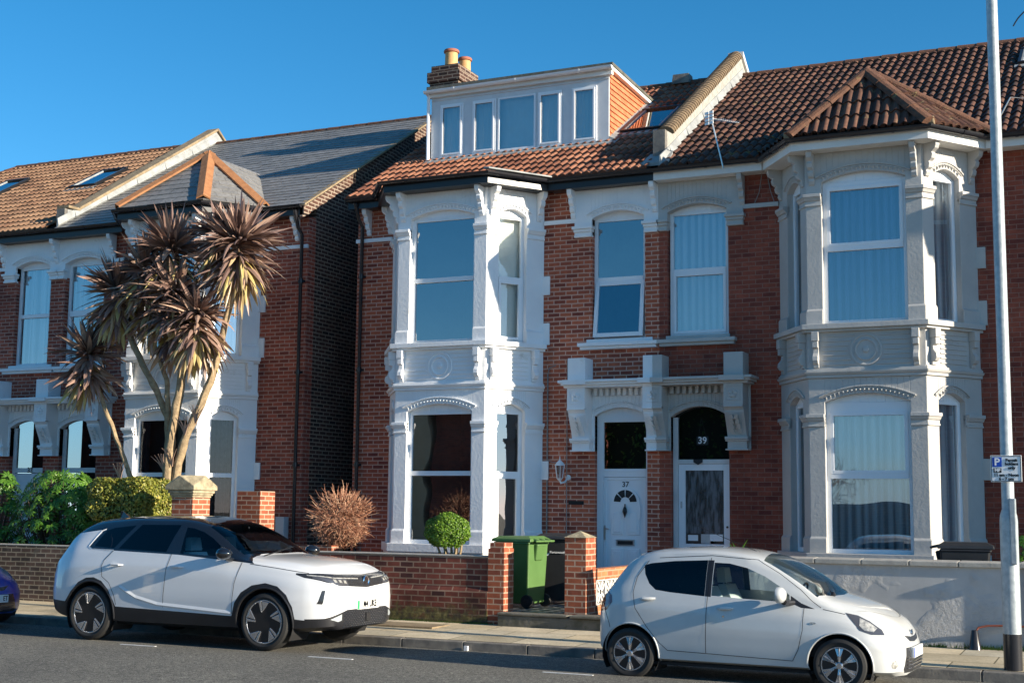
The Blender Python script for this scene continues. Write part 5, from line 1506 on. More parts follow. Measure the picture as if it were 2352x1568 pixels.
# fatsia-like shrub with palmate leaves
def palm_shrub(name, label, cx, cy, z0, z1, rx, ry, n, seed, size=.16, mat='leaf_bright'):
    t = thing(name, label, 'shrub', (cx, cy, z0)); rr = random.Random(seed); mb = MB(); st = MB()
    for i in range(n):
        th = rr.uniform(0, 6.28); ph = rr.random()**.6
        hgt = rr.random(); rad = math.sqrt(max(.1, 1-(hgt*1.0-.35)**2*1.6))*(.6+.4*ph)
        p = Vector((cx+rx*rad*math.cos(th), cy+ry*rad*math.sin(th), z0+(z1-z0)*(hgt**.8)))
        if rr.random() < .25: st.tube([(cx+rx*.2*math.cos(th), cy, z0), (cx+rx*.6*rad*math.cos(th), cy+ry*.5*rad*math.sin(th), (z0+p.z)/2), tuple(p)], [.014, .01, .005], 4, cap=False)
        nn = Vector((math.cos(th)*.7, math.sin(th)*.7-.2, .7+rr.gauss(0, .3))).normalized()
        a = nn.orthogonal().normalized(); a.rotate(Matrix.Rotation(rr.uniform(0, 6.28), 3, nn)); b = nn.cross(a)
        s = size*rr.uniform(.6, 1.2); q = min(1, max(0, rr.gauss(.45, .25)))
        k = 7
        for j in range(k):
            an = R(-120+240*j/(k-1)); d = a*math.cos(an)+b*math.sin(an); e = nn.cross(d); l2 = s*(1-.25*abs(j-3)/3)
            mb.add([p, p+d*l2*.55+e*s*.13-nn*s*.04, p+d*l2-nn*s*.22, p+d*l2*.55-e*s*.13-nn*s*.04, p+d*l2*.5], [(0, 4, 1), (4, 2, 1), (0, 3, 4), (4, 3, 2)], q)
    mb.build('leaves', mat, t); st.build('stems', 'bark_dark', t); return t
palm_shrub('leafy_shrub', 'glossy green big-leaved shrub above the old wall, left of the clipped bush', -15.55, -2.9, .3, 2.30, .95, .6, 620, 5)
palm_shrub('leafy_shrub', 'yellow-green leafy shrub cut off by the left edge of the picture', -17.2, -2.9, .3, 2.32, .75, .55, 380, 6)
palm_shrub('low_plant', 'small dark-leaved plant behind the stone-capped post at the right edge', .62, -2.6, .9, 1.5, .22, .25, 60, 8, .10)

# bare twiggy round bush
t = thing('bare_bush', 'round bare bush of pale brown twigs below the downpipe of number 37', 'bush', (-9.65, -2.9, .28))
mb = MB(); rr = random.Random(11); c = Vector((-9.62, -2.9, 1.60)); ax = Vector((.575, .52, .44))
root = Vector((-9.62, -2.9, 1.12))
def twig(p, d, L, r, depth):
    pts = [p]; k = 3
    for i in range(k):
        d = (d+Vector((rr.gauss(0, .3), rr.gauss(0, .3), rr.gauss(0, .3)))).normalized(); q = pts[-1]+d*L/k
        o = q-c; e = (o.x/ax.x)**2+(o.y/ax.y)**2+(o.z/ax.z)**2
        if e > rr.uniform(.8, 1.45): break
        pts.append(q)
    if len(pts) > 1: mb.tube(pts, [r*(1-.4*i/k) for i in range(len(pts))], 3, cap=False, rnd=rr.random())
    if depth > 0 and len(pts) == k+1:
        for j in range(3):
            o = (pts[-1]-c).normalized(); e = (o*.6+Vector((rr.gauss(0, .8), rr.gauss(0, .8), rr.gauss(0, .8)))).normalized()
            twig(pts[-1-(j > 0)*rr.choice((0, 1))], e, L*.72, r*.7, depth-1)
for i in range(85):
    e = Vector((rr.gauss(0, 1), rr.gauss(0, 1), rr.gauss(.4, .8))).normalized(); twig(root+Vector((rr.uniform(-.1, .1), rr.uniform(-.1, .1), 0)), e, .30, .011, 4)
for i in range(150):
    e = Vector((rr.gauss(0, 1), rr.gauss(0, 1), rr.gauss(.1, 1))).normalized(); twig(c+Vector((e.x*ax.x, e.y*ax.y, e.z*ax.z))*rr.uniform(0, .6), e, .22, .008, 2)
for i in range(420):     # spiky outer growth
    e = Vector((rr.gauss(0, 1), rr.gauss(0, 1), rr.gauss(.1, 1))).normalized(); p = c+Vector((e.x*ax.x, e.y*ax.y, e.z*ax.z))*rr.uniform(.6, .85); q = p+e*rr.uniform(.08, .22)+Vector((rr.gauss(0, .03), rr.gauss(0, .03), rr.uniform(0, .06)))
    mb.tube([p, (p+q)/2+Vector((rr.gauss(0, .015), rr.gauss(0, .015), 0)), q], [.005, .004, .002], 3, cap=False, rnd=rr.random())
mb.build('twigs', 'twig', t)
mb = MB()
for i in range(5): mb.tube([(-9.62+rr.uniform(-.1, .1), -2.9, .25), (-9.62+rr.uniform(-.05, .05), -2.9, .75), (-9.62+rr.uniform(-.12, .12), -2.9, 1.25)], [.03, .025, .018], 6, cap=False)
mb.build('stems', 'bark', t)

# clipped ball
t = thing('clipped_ball_shrub', 'clipped round green ball shrub on short stems above the mossy garden wall', 'shrub', (-7.56, -3.15, .28))
def ball(cx, cy, cz, rx, ry, rz, d=.10):
    def f(r):
        while True:
            e = Vector((r.gauss(0, 1), r.gauss(0, 1), r.gauss(0, 1))).normalized()
            if e.z > -.85: break
        k = 1-abs(r.gauss(0, d)); k *= 1+.035*math.sin(e.x*7+1)+.03*math.sin(e.z*9+e.x*4)
        return (cx+e.x*rx*k, cy+e.y*ry*k, cz+e.z*rz*k), e
    return f
leafcloud('leaves', 'leaf_box', t, ball(-7.565, -3.15, 1.425, .345, .34, .285), 7500, .022, 21)
mb = MB(); rr = random.Random(6)
for dx, q in ((-.16, .02), (-.06, .03), (.03, .022), (.10, .035), (.17, .02)): mb.tube([(-7.54+dx*.5, -3.15+rr.uniform(-.08, .08), .3), (-7.54+dx*.8, -3.15, .95), (-7.54+dx*1.1, -3.12, 1.12), (-7.56+dx*1.5, -3.15, 1.35)], [q*1.2, q*1.1, q, q*.5], 6, cap=False)
mb.build('stems', 'bark', t)

# multi-stemmed cordyline tree
t = thing('cordyline_tree', 'tall multi-stemmed tree with spiky purple-brown leaf heads in front of number 35', 'tree', (-13.6, -2.3, .28))
TY = -2.3
def P3(x, z, y=0): return Vector((x, TY+y, z))
trunks = [([P3(-13.9, .3), P3(-14.1, 1.4), P3(-14.45, 2.25), P3(-14.62, 2.6), P3(-14.80, 2.95), P3(-15.1, 3.5), P3(-15.45, 4.1)], .055),
          ([P3(-13.62, .3, .1), P3(-13.68, 1.4, .1), P3(-13.72, 2.4, .1), P3(-13.72, 2.95, .1), P3(-13.76, 3.35, .08), P3(-13.95, 3.8), P3(-14.3, 4.3), P3(-14.68, 4.85, .05), P3(-14.95, 5.4, .1)], .075),
          ([P3(-13.7, 2.9, .1), P3(-13.69, 3.6), P3(-13.74, 4.0), P3(-13.92, 4.4), P3(-14.1, 4.8), P3(-14.25, 5.4), P3(-14.3, 5.85)], .05),
          ([P3(-13.55, .3, -.05), P3(-13.58, 1.4, -.05), P3(-13.58, 2.6, -.05), P3(-13.53, 3.0, -.05), P3(-13.45, 3.7), P3(-13.38, 4.3), P3(-13.38, 4.9), P3(-13.5, 5.5), P3(-13.65, 6.1)], .095),
          ([P3(-13.45, .3), P3(-13.48, 1.4), P3(-13.42, 2.5), P3(-13.2, 3.1), P3(-12.95, 3.55), P3(-12.72, 4.05), P3(-12.58, 4.6), P3(-12.42, 5.2), P3(-12.25, 5.95)], .085),
          ([P3(-12.75, 4.0, .0), P3(-12.85, 4.4, -.1), P3(-12.92, 4.75, -.15)], .045),
          ([P3(-13.40, 4.4), P3(-13.45, 4.8, -.1), P3(-13.52, 5.2, -.15)], .045),
          ([P3(-13.66, .3, .12), P3(-13.75, 1.3, .1), P3(-13.70, 2.2, .12), P3(-13.70, 3.0, .1)], .10)]
mb = MB(); rr = random.Random(2)
for pts, r in trunks:
    q = []
    for a, b in zip(pts[:-1], pts[1:]):
        for k in range(4): q.append(a.lerp(b, k/4)+Vector((rr.gauss(0, .006), rr.gauss(0, .006), 0)))
    q.append(pts[-1])
    mb.tube(q, [r*(1-.35*i/len(q))*(1+rr.gauss(0, .05)) for i in range(len(q))], 9)
mb.build('trunk', 'bark', t, smooth=True)
mb = MB()
for x, z, dx in ((-14.6, 2.2, -.25), (-13.62, 2.35, -.28), (-13.45, 2.45, -.2), (-13.2, 3.0, .0), (-12.98, 3.2, .1)):
    b_ = P3(x, z, -.1)
    for k in range(9):
        d = Vector((dx+rr.gauss(0, .3), -.2, .9)).normalized(); mb.tube([b_, b_+d*.16, b_+d*.33+Vector((rr.gauss(0, .05), 0, 0))], [.012, .009, .003], 4, cap=False, rnd=.6)
mb.build('shoots', 'leaf_purple', t)
def crown(cx, cz, cy, rad, n, seed, droop=.5, sunny=0):
    rr = random.Random(seed); mb = MB(); c = P3(cx, cz, cy)
    for i in range(n):
        # direction over the sphere, fewer straight down
        z = rr.uniform(-.95, 1); th = rr.uniform(0, 6.283); s = math.sqrt(1-z*z); d = Vector((s*math.cos(th), s*math.sin(th), z))
        L = rad*rr.uniform(.55, 1.15); w_ = rr.uniform(.034, .060)
        side = d.cross(Vector((0, 0, 1)))
        side = side.normalized() if side.length > .1 else Vector((1, 0, 0))
        side.rotate(Matrix.Rotation(rr.gauss(0, .5), 3, d))
        g = droop*(.25+.75*(1-max(0, z)))*rr.uniform(.2, 1.5)
        base = c+d*.05+Vector((0, 0, -rr.random()*.38 if z < .1 else .05))
        k = 6; pts = []
        pos = base.copy(); dd = d.copy()
        kink = rr.choice((0, 0, 0, 3, 4))
        for j in range(k+1):
            pts.append(pos.copy()); dd = (dd+Vector((0, 0, -g*.26*(1.7 if kink and j >= kink else 1)))).normalized(); pos = pos+dd*L/k
        prof = [.55, .9, 1, .95, .8, .5, .02]
        q = (.75+.25*rr.random()) if (z < -.35 and rr.random() < .75) else min(.74, max(0, rr.gauss(.42, .2)))
        vs = []; fs = []
        for j, p in enumerate(pts):
            nn = (pts[min(j+1, k)]-pts[max(j-1, 0)]).normalized().cross(side)
            vs += [p-side*w_*prof[j]+nn*w_*.35*prof[j], p, p+side*w_*prof[j]+nn*w_*.35*prof[j]]
        for j in range(k):
            o = j*3; fs += [(o, o+1, o+4, o+3), (o+1, o+2, o+5, o+4)]
        mb.add(vs, fs, q)
    return mb.build('leaf_head', 'leaf_purple', t)
crown(-15.55, 4.45, 0, .72, 260, 1, .6); crown(-15.0, 5.6, .1, .76, 360, 2, .5); crown(-14.35, 6.0, .0, .66, 260, 3, .5)
crown(-13.72, 6.28, 0, .80, 340, 4, .55); crown(-12.25, 6.30, .0, .86, 420, 5, .6); crown(-12.75, 6.55, .1, .62, 180, 12, .5); crown(-13.5, 5.45, -.15, .72, 300, 6, .7)
crown(-12.95, 5.0, -.2, .74, 300, 7, 1.0); crown(-13.55, 4.95, -.1, .58, 150, 8, 1.0); crown(-14.2, 5.4, .1, .62, 200, 9, .6)

# yucca by door 39
t = thing('yucca_plant', 'small spiky dark green plant between door 39 and the grey bay', 'plant', (-3.30, -2.3, .28))
mb = MB(); rr = random.Random(9)
for i in range(70):
    z = rr.uniform(-.1, 1); th = rr.uniform(0, 6.28); s = math.sqrt(max(0, 1-z*z)); d = Vector((s*math.cos(th), s*math.sin(th), z)); p = Vector((-3.28, -2.3, 1.08)); L = rr.uniform(.25, .42); e = d.cross(Vector((0, 0, 1))).normalized()*.016
    mb.add([p-e, p+e, p+d*L*.6+e*.8, p+d*L*.6-e*.8, p+d*L+Vector((0, 0, -.05))], [(0, 1, 2, 3), (3, 2, 4)], rr.random()*.4)
mb.build('leaves', 'leaf_bright', t)
mb = MB(); mb.tube([(-3.28, -2.3, .28), (-3.28, -2.3, 1.08)], .03, 6); mb.build('stem', 'bark_dark', t)
# weeds along the foot of the rendered wall
mb = MB(); rr = random.Random(15)
for i in range(900):
    cl = rr.choice((-1.0, -.7, -.35, .05, .25, .3, .52, .62, .78, .82, -2.9, -1.6, .7, .9))
    x = cl+rr.gauss(0, .09); y = GW-.03-abs(rr.gauss(0, .03)); d = Vector((rr.gauss(0, .5), -abs(rr.gauss(0, .4)), 1)).normalized(); L = rr.uniform(.02, .085); e = Vector((.006, 0, 0))
    p = Vector((x, y, .12)); mb.add([p-e, p+e, p+d*L], [(0, 1, 2)], rr.random())
for i in range(700):
    x = rr.uniform(-8.6, -6.5); y = GW-.07-abs(rr.gauss(0, .02)); d = Vector((rr.gauss(0, .6), -abs(rr.gauss(0, .4)), .7)).normalized(); L = rr.uniform(.01, .045); e = Vector((.006, 0, 0))
    p = Vector((x, y, .12)); mb.add([p-e, p+e, p+d*L], [(0, 1, 2)], rr.random())
struct(mb.build('weeds', 'leaf_grass'), 'stuff')
mb = MB(); rr = random.Random(19)
for i in range(26):
    d = Vector((rr.gauss(0, .5), -.5+rr.gauss(0, .3), 1)).normalized(); p = Vector((-4.98+rr.uniform(-.04, .04), -2.95, .28)); mb.tube([p, p+d*.12, p+d*.26+Vector((rr.gauss(0, .03), 0, 0))], [.004, .003, .002], 3, cap=False, rnd=rr.random())
o = mb.build('dry_weed', 'twig'); tag(o, 'dry spindly weed growing against the pierced orange wall', 'weed')

# ------------------------------------------------------------------ lamp post with parking sign
PX_, PY_ = .70, -5.38
t = thing('lamp_post', 'galvanised steel lamp post with black painted foot and permit parking sign', 'lamp post', (PX_, PY_, .06))
mb = MB(); mb.lathe([(.098, .46), (.098, 1.70), (.092, 1.76), (.072, 1.82), (.069, 1.83), (.066, 5.0), (.062, 8.6)], 28, (PX_, PY_, .0)); mb.build('post', 'galv', t, smooth=True)
mb = MB(); mb.lathe([(.10, .05), (.10, .46)], 28, (PX_, PY_, 0)); mb.build('black_foot', 'gutter_black', t, smooth=True)
mb = MB(); mb.box(PX_+.02, PX_+.088, PY_-.108, PY_-.03, 1.22, 1.95-.0)
mb.M = I4; mb.build('access_door', 'galv', t, bevel=.012)
mb = MB(); mb.tube([(PX_, PY_, 8.5), (PX_, PY_-.5, 8.7), (PX_, PY_-1.2, 8.75)], .035, 8); mb.build('bracket_arm', 'galv', t)
sx, sz, sy = .70, 2.28, PY_-.085
mb = MB(); mb.box(sx-.165, sx+.165, sy-.006, sy, sz-.148, sz+.148)
Sg = mb.build('parking_sign', 'sign_white', t, bevel=.004)
mb = MB(); f_ = .008
for q in ((-.158, .158, .136, .142), (-.158, .158, -.142, -.136)): mb.box(sx+q[0], sx+q[1], sy-.0085, sy-.006, sz+q[2], sz+q[3])
for q in ((-.158, -.152), (.152, .158)): mb.box(sx+q[0], sx+q[1], sy-.0085, sy-.006, sz-.136, sz+.136)
mb.build('sign_border', 'sign_black', Sg)
mb = MB(); mb.box(sx-.145, sx-.045, sy-.009, sy-.006, sz+.02, sz+.125); mb.build('blue_panel', 'sign_blue', Sg)
mb = MB(); mb.box(sx-.135, sx-.050, sy-.009, sy-.006, sz-.045, sz+.005); mb.build('black_panel', 'sign_black', Sg)
yy = sy-.0105
text('P', .115, T(sx-.095, yy, sz+.072) @ FR, 'sign_white', Sg, bold=.003)
text('MF', .048, T(sx-.092, yy, sz-.02) @ FR, 'sign_white', Sg, bold=.0022)
for s_, z, x in (('Permit', .092, .058), ('holders', .052, .058), ('only', .008, .058)): text(s_, .046, T(sx+x, sy-.008, sz+z) @ FR, 'sign_black', Sg, bold=.0022)
for s_, z in (('11 am - Noon', -.072), ('6 - 7 pm', -.115)): text(s_, .046, T(sx, sy-.008, sz+z) @ FR, 'sign_black', Sg, bold=.0022)
mb = MB(); mb.lathe([(.071, -.02), (.073, 0), (.071, .02)], 20, (PX_, PY_, 2.34)); mb.lathe([(.071, -.02), (.073, 0), (.071, .02)], 20, (PX_, PY_, 2.22)); mb.build('sign_clip', 'steel', t)

# vent pipe with black cone at the foot of the rendered wall
t = thing('overflow_pipe', 'thin red-brown pipe bending down into a black cone at the foot of the rendered wall', 'pipe', (.12, GW-.1, .12))
mb = MB(); mb.tube([(2.2, GW-.05, .40), (.5, GW-.05, .42), (.26, GW-.06, .41), (.15, GW-.08, .385), (.11, GW-.1, .32), (.11, GW-.1, .26)], .013, 7); mb.build('pipe', 'red_pipe', t, smooth=True)
mb = MB(); mb.lathe([(.085, -.02), (.078, 0), (.038, .23), (.034, .235)], 20, (.11, GW-.11, .12)); mb.build('cone', 'gutter_black', t, smooth=True)

# TV aerials
def aerial(label, x, y, z, h, lean, boom):
    t = thing('tv_aerial', label, 'aerial', (x, y, z)); mb = MB()
    tip = Vector((x+lean, y, z+h)); mb.tube([(x, y, z), tip], .012, 8); mb.build('mast', 'alu', t)
    mb = MB(); b = Vector(boom).normalized(); L = Vector(boom).length; mb.tube([tip, tip+b*L], .006, 6)
    s = b.cross(Vector((0, 0, 1))).normalized()
    for i in range(10):
        p = tip+b*(.15+(L-.2)*i/9); ln = .09-.004*i; mb.tube([p-s*ln, p+s*ln], .003, 4)
    mb.build('boom', 'alu', t)
    mb = MB()
    if boom[2] < 0: return t
    # square slotted reflector panel
    n = Vector((0, 0, 1)); w_ = .10
    for k in range(4):
        for j in (-1, 1):
            c = tip+s*(w_*.5*j)+n*((k-1.5)*.058)-b*.05
            mb.hexa([c-s*.042-n*.022-b*.006, c+s*.042-n*.022-b*.006, c+s*.042-n*.022+b*.006, c-s*.042-n*.022+b*.006, c-s*.042+n*.022-b*.006, c+s*.042+n*.022-b*.006, c+s*.042+n*.022+b*.006, c-s*.042+n*.022+b*.006])
    mb.build('reflector', 'sign_white', t)
    return t
aerial('tv aerial with square white reflector on a leaning mast at the gutter of number 39', -4.0, -.45, 7.35, .86, -.20, (.3, .6, .05))
aerial('thin tv aerial mast by the right edge above the gutter of number 39', .20, -.3, 7.6, .45, .25, (.7, .3, -.05))

# dark pole top with dangling cables beyond the ridge at top right
t = thing('cable_pole', 'dark wooden pole top with curled hanging cables above the roof at the top right corner', 'utility pole', (1.45, 8.0, 0))
mb = MB(); mb.lathe([(.17, 0), (.16, 8), (.15, 12.6), (.22, 12.7), (.24, 14.5)], 14, (.98, 8.0, .0)); mb.build('pole', 'bark_dark', t, smooth=True)
mb = MB()
for k, pts in enumerate(([(.84, 7.8, 12.2), (.72, 7.8, 12.9), (.66, 7.8, 12.5), (.70, 7.8, 11.2)], [(.80, 7.8, 12.7), (.55, 7.8, 12.85), (.42, 7.8, 12.6), (.48, 7.8, 12.35), (.75, 7.8, 12.3), (.9, 7.8, 12.5)], [(.78, 7.8, 12.4), (.3, 7.8, 12.35), (.02, 7.8, 12.15), (-.12, 7.8, 11.95)], [(.88, 7.8, 12.6), (.78, 7.8, 12.0), (.80, 7.8, 11.2)])):
    P = [Vector(p) for p in pts]; q = []
    for i in range(len(P)-1):
        p0, p1, p2, p3 = P[max(i-1, 0)], P[i], P[i+1], P[min(i+2, len(P)-1)]
        for j in range(6):
            u = j/6; q.append(.5*((2*p1)+(-p0+p2)*u+(2*p0-5*p1+4*p2-p3)*u*u+(-p0+3*p1-3*p2+p3)*u**3))
    q.append(P[-1]); mb.tube(q, .016, 5)
mb.build('cables', 'gutter_black', t)

# ------------------------------------------------------------------ the far side of the street, seen mirrored in the panes
def opposite(cx, label, wallm, bay_):
    t = thing('terraced_house', label, 'house', (cx, -30.5, 0), 'houses across the street')
    mb = MB(); y = -27.6
    mb.box(cx-3.0, cx+3.0, -33.5, y, .1, 6.2); mb.build('wall', wallm, t)
    if bay_:
        b = MB(); P = [(cx+1.6, y), (cx+.9, y+.95), (cx-.9, y+.95), (cx-1.6, y)]
        planband(b, P, .0, -.1, .3, 6.0); planband(b, P, .12, -.1, 3.1, 3.3); planband(b, P, .1, -.1, .9, 1.0); planband(b, P, .25, -.1, 5.9, 6.1); b.build('bay', wallm, t)
        for z in (1.1, 3.6):
            p = MB(); p.box(cx-.6, cx+.6, y+.955, y+.97, z, z+1.8); p.build('window', 'dark', t)
    r_ = MB(); r_.prism([(-33.8, 6.1), (y+.3, 6.1), (y+.3, 6.2), (-30.5, 8.7), (-33.8, 6.2)], cx-3.0, cx+3.0, 'x'); r_.build('roof', 'roof_far', t)
opposite(-52.1, 'cream bayed house across the street, at the far end of its row', 'cream_wall', True)
opposite(-45.8, 'plain brick house across the street, next to the far end one', 'brick_red', False)
opposite(-39.5, 'plain brick house across the street, third from the far end of its row', 'brick_red', False)
opposite(-33.2, 'cream bayed house across the street, fourth from the far end', 'cream_wall', True)
opposite(-26.9, 'cream bayed house across the street, nearest the brick end house', 'cream_wall', True)
opposite(-20.6, 'plain brick house at the near end of the row across the street', 'brick_red', False)
mb = MB(); mb.box(-17.4, 12, -27.9, -27.6, .1, 2.1); tag(mb.build('yard_wall', 'brick_dark'), 'long brick yard wall across the street behind the camera', 'wall')
t = thing('added_hedge', 'unseen dark hedge added behind the yard wall to darken the pane reflections', 'hedge', (-13.3, -28.9, 0))  # added out of view so that the door fanlights mirror something dark
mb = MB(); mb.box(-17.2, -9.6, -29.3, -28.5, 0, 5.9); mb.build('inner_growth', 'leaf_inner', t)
leafcloud('leaves', 'leaf_bright', t, boxshape(-13.4, -28.9, 3.0, 3.95, .55, 3.05, .06), 5000, .12, 5)
t = thing('bare_tree', 'leafless tree behind the yard wall across the street', 'tree', (-10.4, -33, 0)); mb = MB(); rr = random.Random(31)
limb(mb, (-10.4, -33, 0), (0, 0, 1), 2.4, .16, 0, rr, .1)
for k in range(4): limb(mb, (-10.4, -33, 1.8+.1*k), (rr.gauss(0, .5), rr.gauss(0, .4), .8), 1.0, .045, 5, rr, .3, 3, .74)
mb.build('branches', 'bark_dark', t)
# ------------------------------------------------------------------ cars: lofted shells carved along real panel outlines
def hermite(xs, ys, x):
    xs = np.array(xs, float); ys = np.array(ys, float); n = len(xs)
    d = np.diff(ys)/np.diff(xs); mm = np.zeros(n); mm[0] = d[0]; mm[-1] = d[-1]
    for i in range(1, n-1):
        mm[i] = 0 if d[i-1]*d[i] <= 0 else 2*d[i-1]*d[i]/(d[i-1]+d[i])
    i = int(min(max(np.searchsorted(xs, x)-1, 0), n-2)); h = xs[i+1]-xs[i]; t = min(1, max(0, (x-xs[i])/h))
    return float((2*t**3-3*t**2+1)*ys[i]+(t**3-2*t**2+t)*h*mm[i]+(-2*t**3+3*t**2)*ys[i+1]+(t**3-t**2)*h*mm[i+1])

def shell(tab, L, stations, zmid=.66):
    """tab: dict name -> ([x],[v]); returns a bmesh in local car space: x forward, y left, z up"""
    bm = bmesh.new(); rows = []
    for x in stations:
        g = lambda k: hermite(*tab[k], x)
        zb, wm, zbe, wbe, zre, wre, zt = g('zb'), g('wm'), g('zbelt'), g('wbelt'), g('zre'), g('wre'), g('zt')
        zm = min(zmid, zb+(zbe-zb)*.62)
        K = [(0, zb), (wm*.80, zb), (wm*.965, zb+.05), (wm*.99, zb+(zm-zb)*.45), (wm, zm), ((wm+wbe)/2+.004+(wm-wbe)*.12, zm+(zbe-zm)*.6), (wbe, zbe), (wbe+(wre-wbe)*.5+.012, zbe+(zre-zbe)*.5), (wre, zre), (wre*.93, zre+(zt-zre)*.38), (wre*.75, zre+(zt-zre)*.72), (wre*.4, zre+(zt-zre)*.95), (0, zt)]
        S = [2, 1, 2, 3, 3, 3, 3, 3, 1, 2, 2, 2]
        half = []
        for i, s in enumerate(S):
            for j in range(s):
                t = j/s; half.append((K[i][0]+(K[i+1][0]-K[i][0])*t, K[i][1]+(K[i+1][1]-K[i][1])*t))
        half.append(K[-1])
        row = [bm.verts.new((x, y, z)) for y, z in half]+[bm.verts.new((x, -y, z)) for y, z in half[-2:0:-1]]
        rows.append(row)
    n = len(rows[0])
    for a, b in zip(rows[:-1], rows[1:]):
        for i in range(n): bm.faces.new((a[i], a[(i+1) % n], b[(i+1) % n], b[i]))
    bm.faces.new(rows[0][::-1]); bm.faces.new(rows[-1])
    bmesh.ops.recalc_face_normals(bm, faces=bm.faces[:])
    return bm

def inpoly(p, poly):
    x, y = p; c = False; n = len(poly)
    for i in range(n):
        x1, y1 = poly[i]; x2, y2 = poly[(i+1) % n]
        if (y1 > y) != (y2 > y) and x < (x2-x1)*(y-y1)/(y2-y1)+x1: c = not c
    return c
def carve(bm, poly, ax, test, value, lay):
    """cut the shell exactly along a polygon given in side (x,z) or front (y,z) or top (x,y) view; faces inside get value"""
    ia, ib = {'side': (0, 2), 'front': (1, 2), 'top': (0, 1)}[ax]; io = 3-ia-ib
    n = len(poly)
    for i in range(n):
        p, q = poly[i], poly[(i+1) % n]
        x0, x1 = min(p[0], q[0])-.002, max(p[0], q[0])+.002; z0, z1 = min(p[1], q[1])-.002, max(p[1], q[1])+.002
        fs = []
        for f in bm.faces:
            if not test(f.calc_center_median()): continue
            a = [v.co[ia] for v in f.verts]; b = [v.co[ib] for v in f.verts]
            if max(a) < x0 or min(a) > x1 or max(b) < z0 or min(b) > z1: continue
            fs.append(f)
        if not fs: continue
        co = [0, 0, 0]; co[ia] = p[0]; co[ib] = p[1]
        no = [0, 0, 0]; no[ia] = q[1]-p[1]; no[ib] = -(q[0]-p[0])
        geom = set(fs)
        for f in fs: geom.update(f.edges); geom.update(f.verts)
        bmesh.ops.bisect_plane(bm, geom=list(geom), dist=1e-5, plane_co=co, plane_no=no)
    for f in bm.faces:
        c = f.calc_center_median()
        if test(c) and inpoly((c[ia], c[ib]), poly): f[lay] = value

def islands(vs, fs):
    par = list(range(len(vs)))
    def find(a):
        while par[a] != a: par[a] = par[par[a]]; a = par[a]
        return a
    for f in fs:
        for v in f[1:]: par[find(v)] = find(f[0])
    g = {}
    for f in fs: g.setdefault(find(f[0]), []).append(f)
    out = []
    for k, ff in g.items():
        mp = {}; vv = []; nf = []
        for f in ff:
            for v in f:
                if v not in mp: mp[v] = len(vv); vv.append(vs[v])
            nf.append([mp[v] for v in f])
        out.append((vv, nf))
    out.sort(key=lambda t: -len(t[1]))
    return out
def split(bm, lay, names, parent, prefix=''):
    """separate values into part meshes. names: value -> (name, material)"""
    out = {}
    for val, (name, mat, par) in names.items():
        idx = {}; vs = []; fs = []
        for f in bm.faces:
            if f[lay] != val: continue
            r = []
            for v in f.verts:
                if v.index not in idx: idx[v.index] = len(vs); vs.append(v.co.copy())
                r.append(idx[v.index])
            fs.append(r)
        if not fs: continue
        groups = [(vs, fs)]
        if 'glass' in name or name in ('windscreen', 'pillar_trim'):
            groups = islands(vs, fs)
        for vs, fs in groups[1:]:
            me = bpy.data.meshes.new(name); me.from_pydata(vs, [], fs)
            me.polygons.foreach_set('use_smooth', [True]*len(me.polygons)); me.materials.append(M(mat))
            o = bpy.data.objects.new(name, me); COL.objects.link(o); o.parent = parent
        vs, fs = groups[0]
        me = bpy.data.meshes.new(name); me.from_pydata(vs, [], fs)
        me.polygons.foreach_set('use_smooth', [True]*len(me.polygons)); me.set_sharp_from_angle(angle=R(32))
        me.materials.append(M(mat))
        o = bpy.data.objects.new(name, me); COL.objects.link(o); o.parent = out[par] if par else parent
        out[val] = o
    return out
def circ(cx, cz, r, n=36): return [(cx+r*math.cos(2*math.pi*i/n), cz+r*math.sin(2*math.pi*i/n)) for i in range(n)]

def bvh_of(bm):
    bm.verts.ensure_lookup_table(); bm.faces.ensure_lookup_table(); return BVHTree.FromBMesh(bm)
def side_pt(bv, x, z, s=-1, off=.003):
    h = bv.ray_cast(Vector((x, 3*s, z)), Vector((0, -s, 0)))
    return (h[0]+h[1]*off*(1 if h[1].y*s > 0 else -1)) if h[0] is not None else None
def front_pt(bv, y, z, off=.003, xs=6, dx=-1):
    h = bv.ray_cast(Vector((xs, y, z)), Vector((dx, 0, 0)))
    return (h[0]+h[1]*off*(1 if h[1].x*dx < 0 else -1)) if h[0] is not None else None
def top_pt(bv, x, y, off=.003):
    h = bv.ray_cast(Vector((x, y, 4)), Vector((0, 0, -1)))
    return (h[0]+h[1]*off) if h[0] is not None else None
def ribbon(mb, pts, w_, nrm_dir):
    """thin strip along surface points (a seam, a trim line)"""
    pts = [p for p in pts if p is not None]
    for a, b in zip(pts[:-1], pts[1:]):
        d = (b-a); 
        if d.length < 1e-5: continue
        s = d.normalized().cross(Vector(nrm_dir)).normalized()*w_*.5
        mb.add([a-s, a+s, b+s, b-s], [(0, 1, 2, 3)])
def dense(pl, step=.04):
    out = []
    for p, q in zip(pl[:-1], pl[1:]):
        n = max(1, int(math.hypot(q[0]-p[0], q[1]-p[1])/step))
        out += [(p[0]+(q[0]-p[0])*i/n, p[1]+(q[1]-p[1])*i/n) for i in range(n)]
    return out+[pl[-1]]
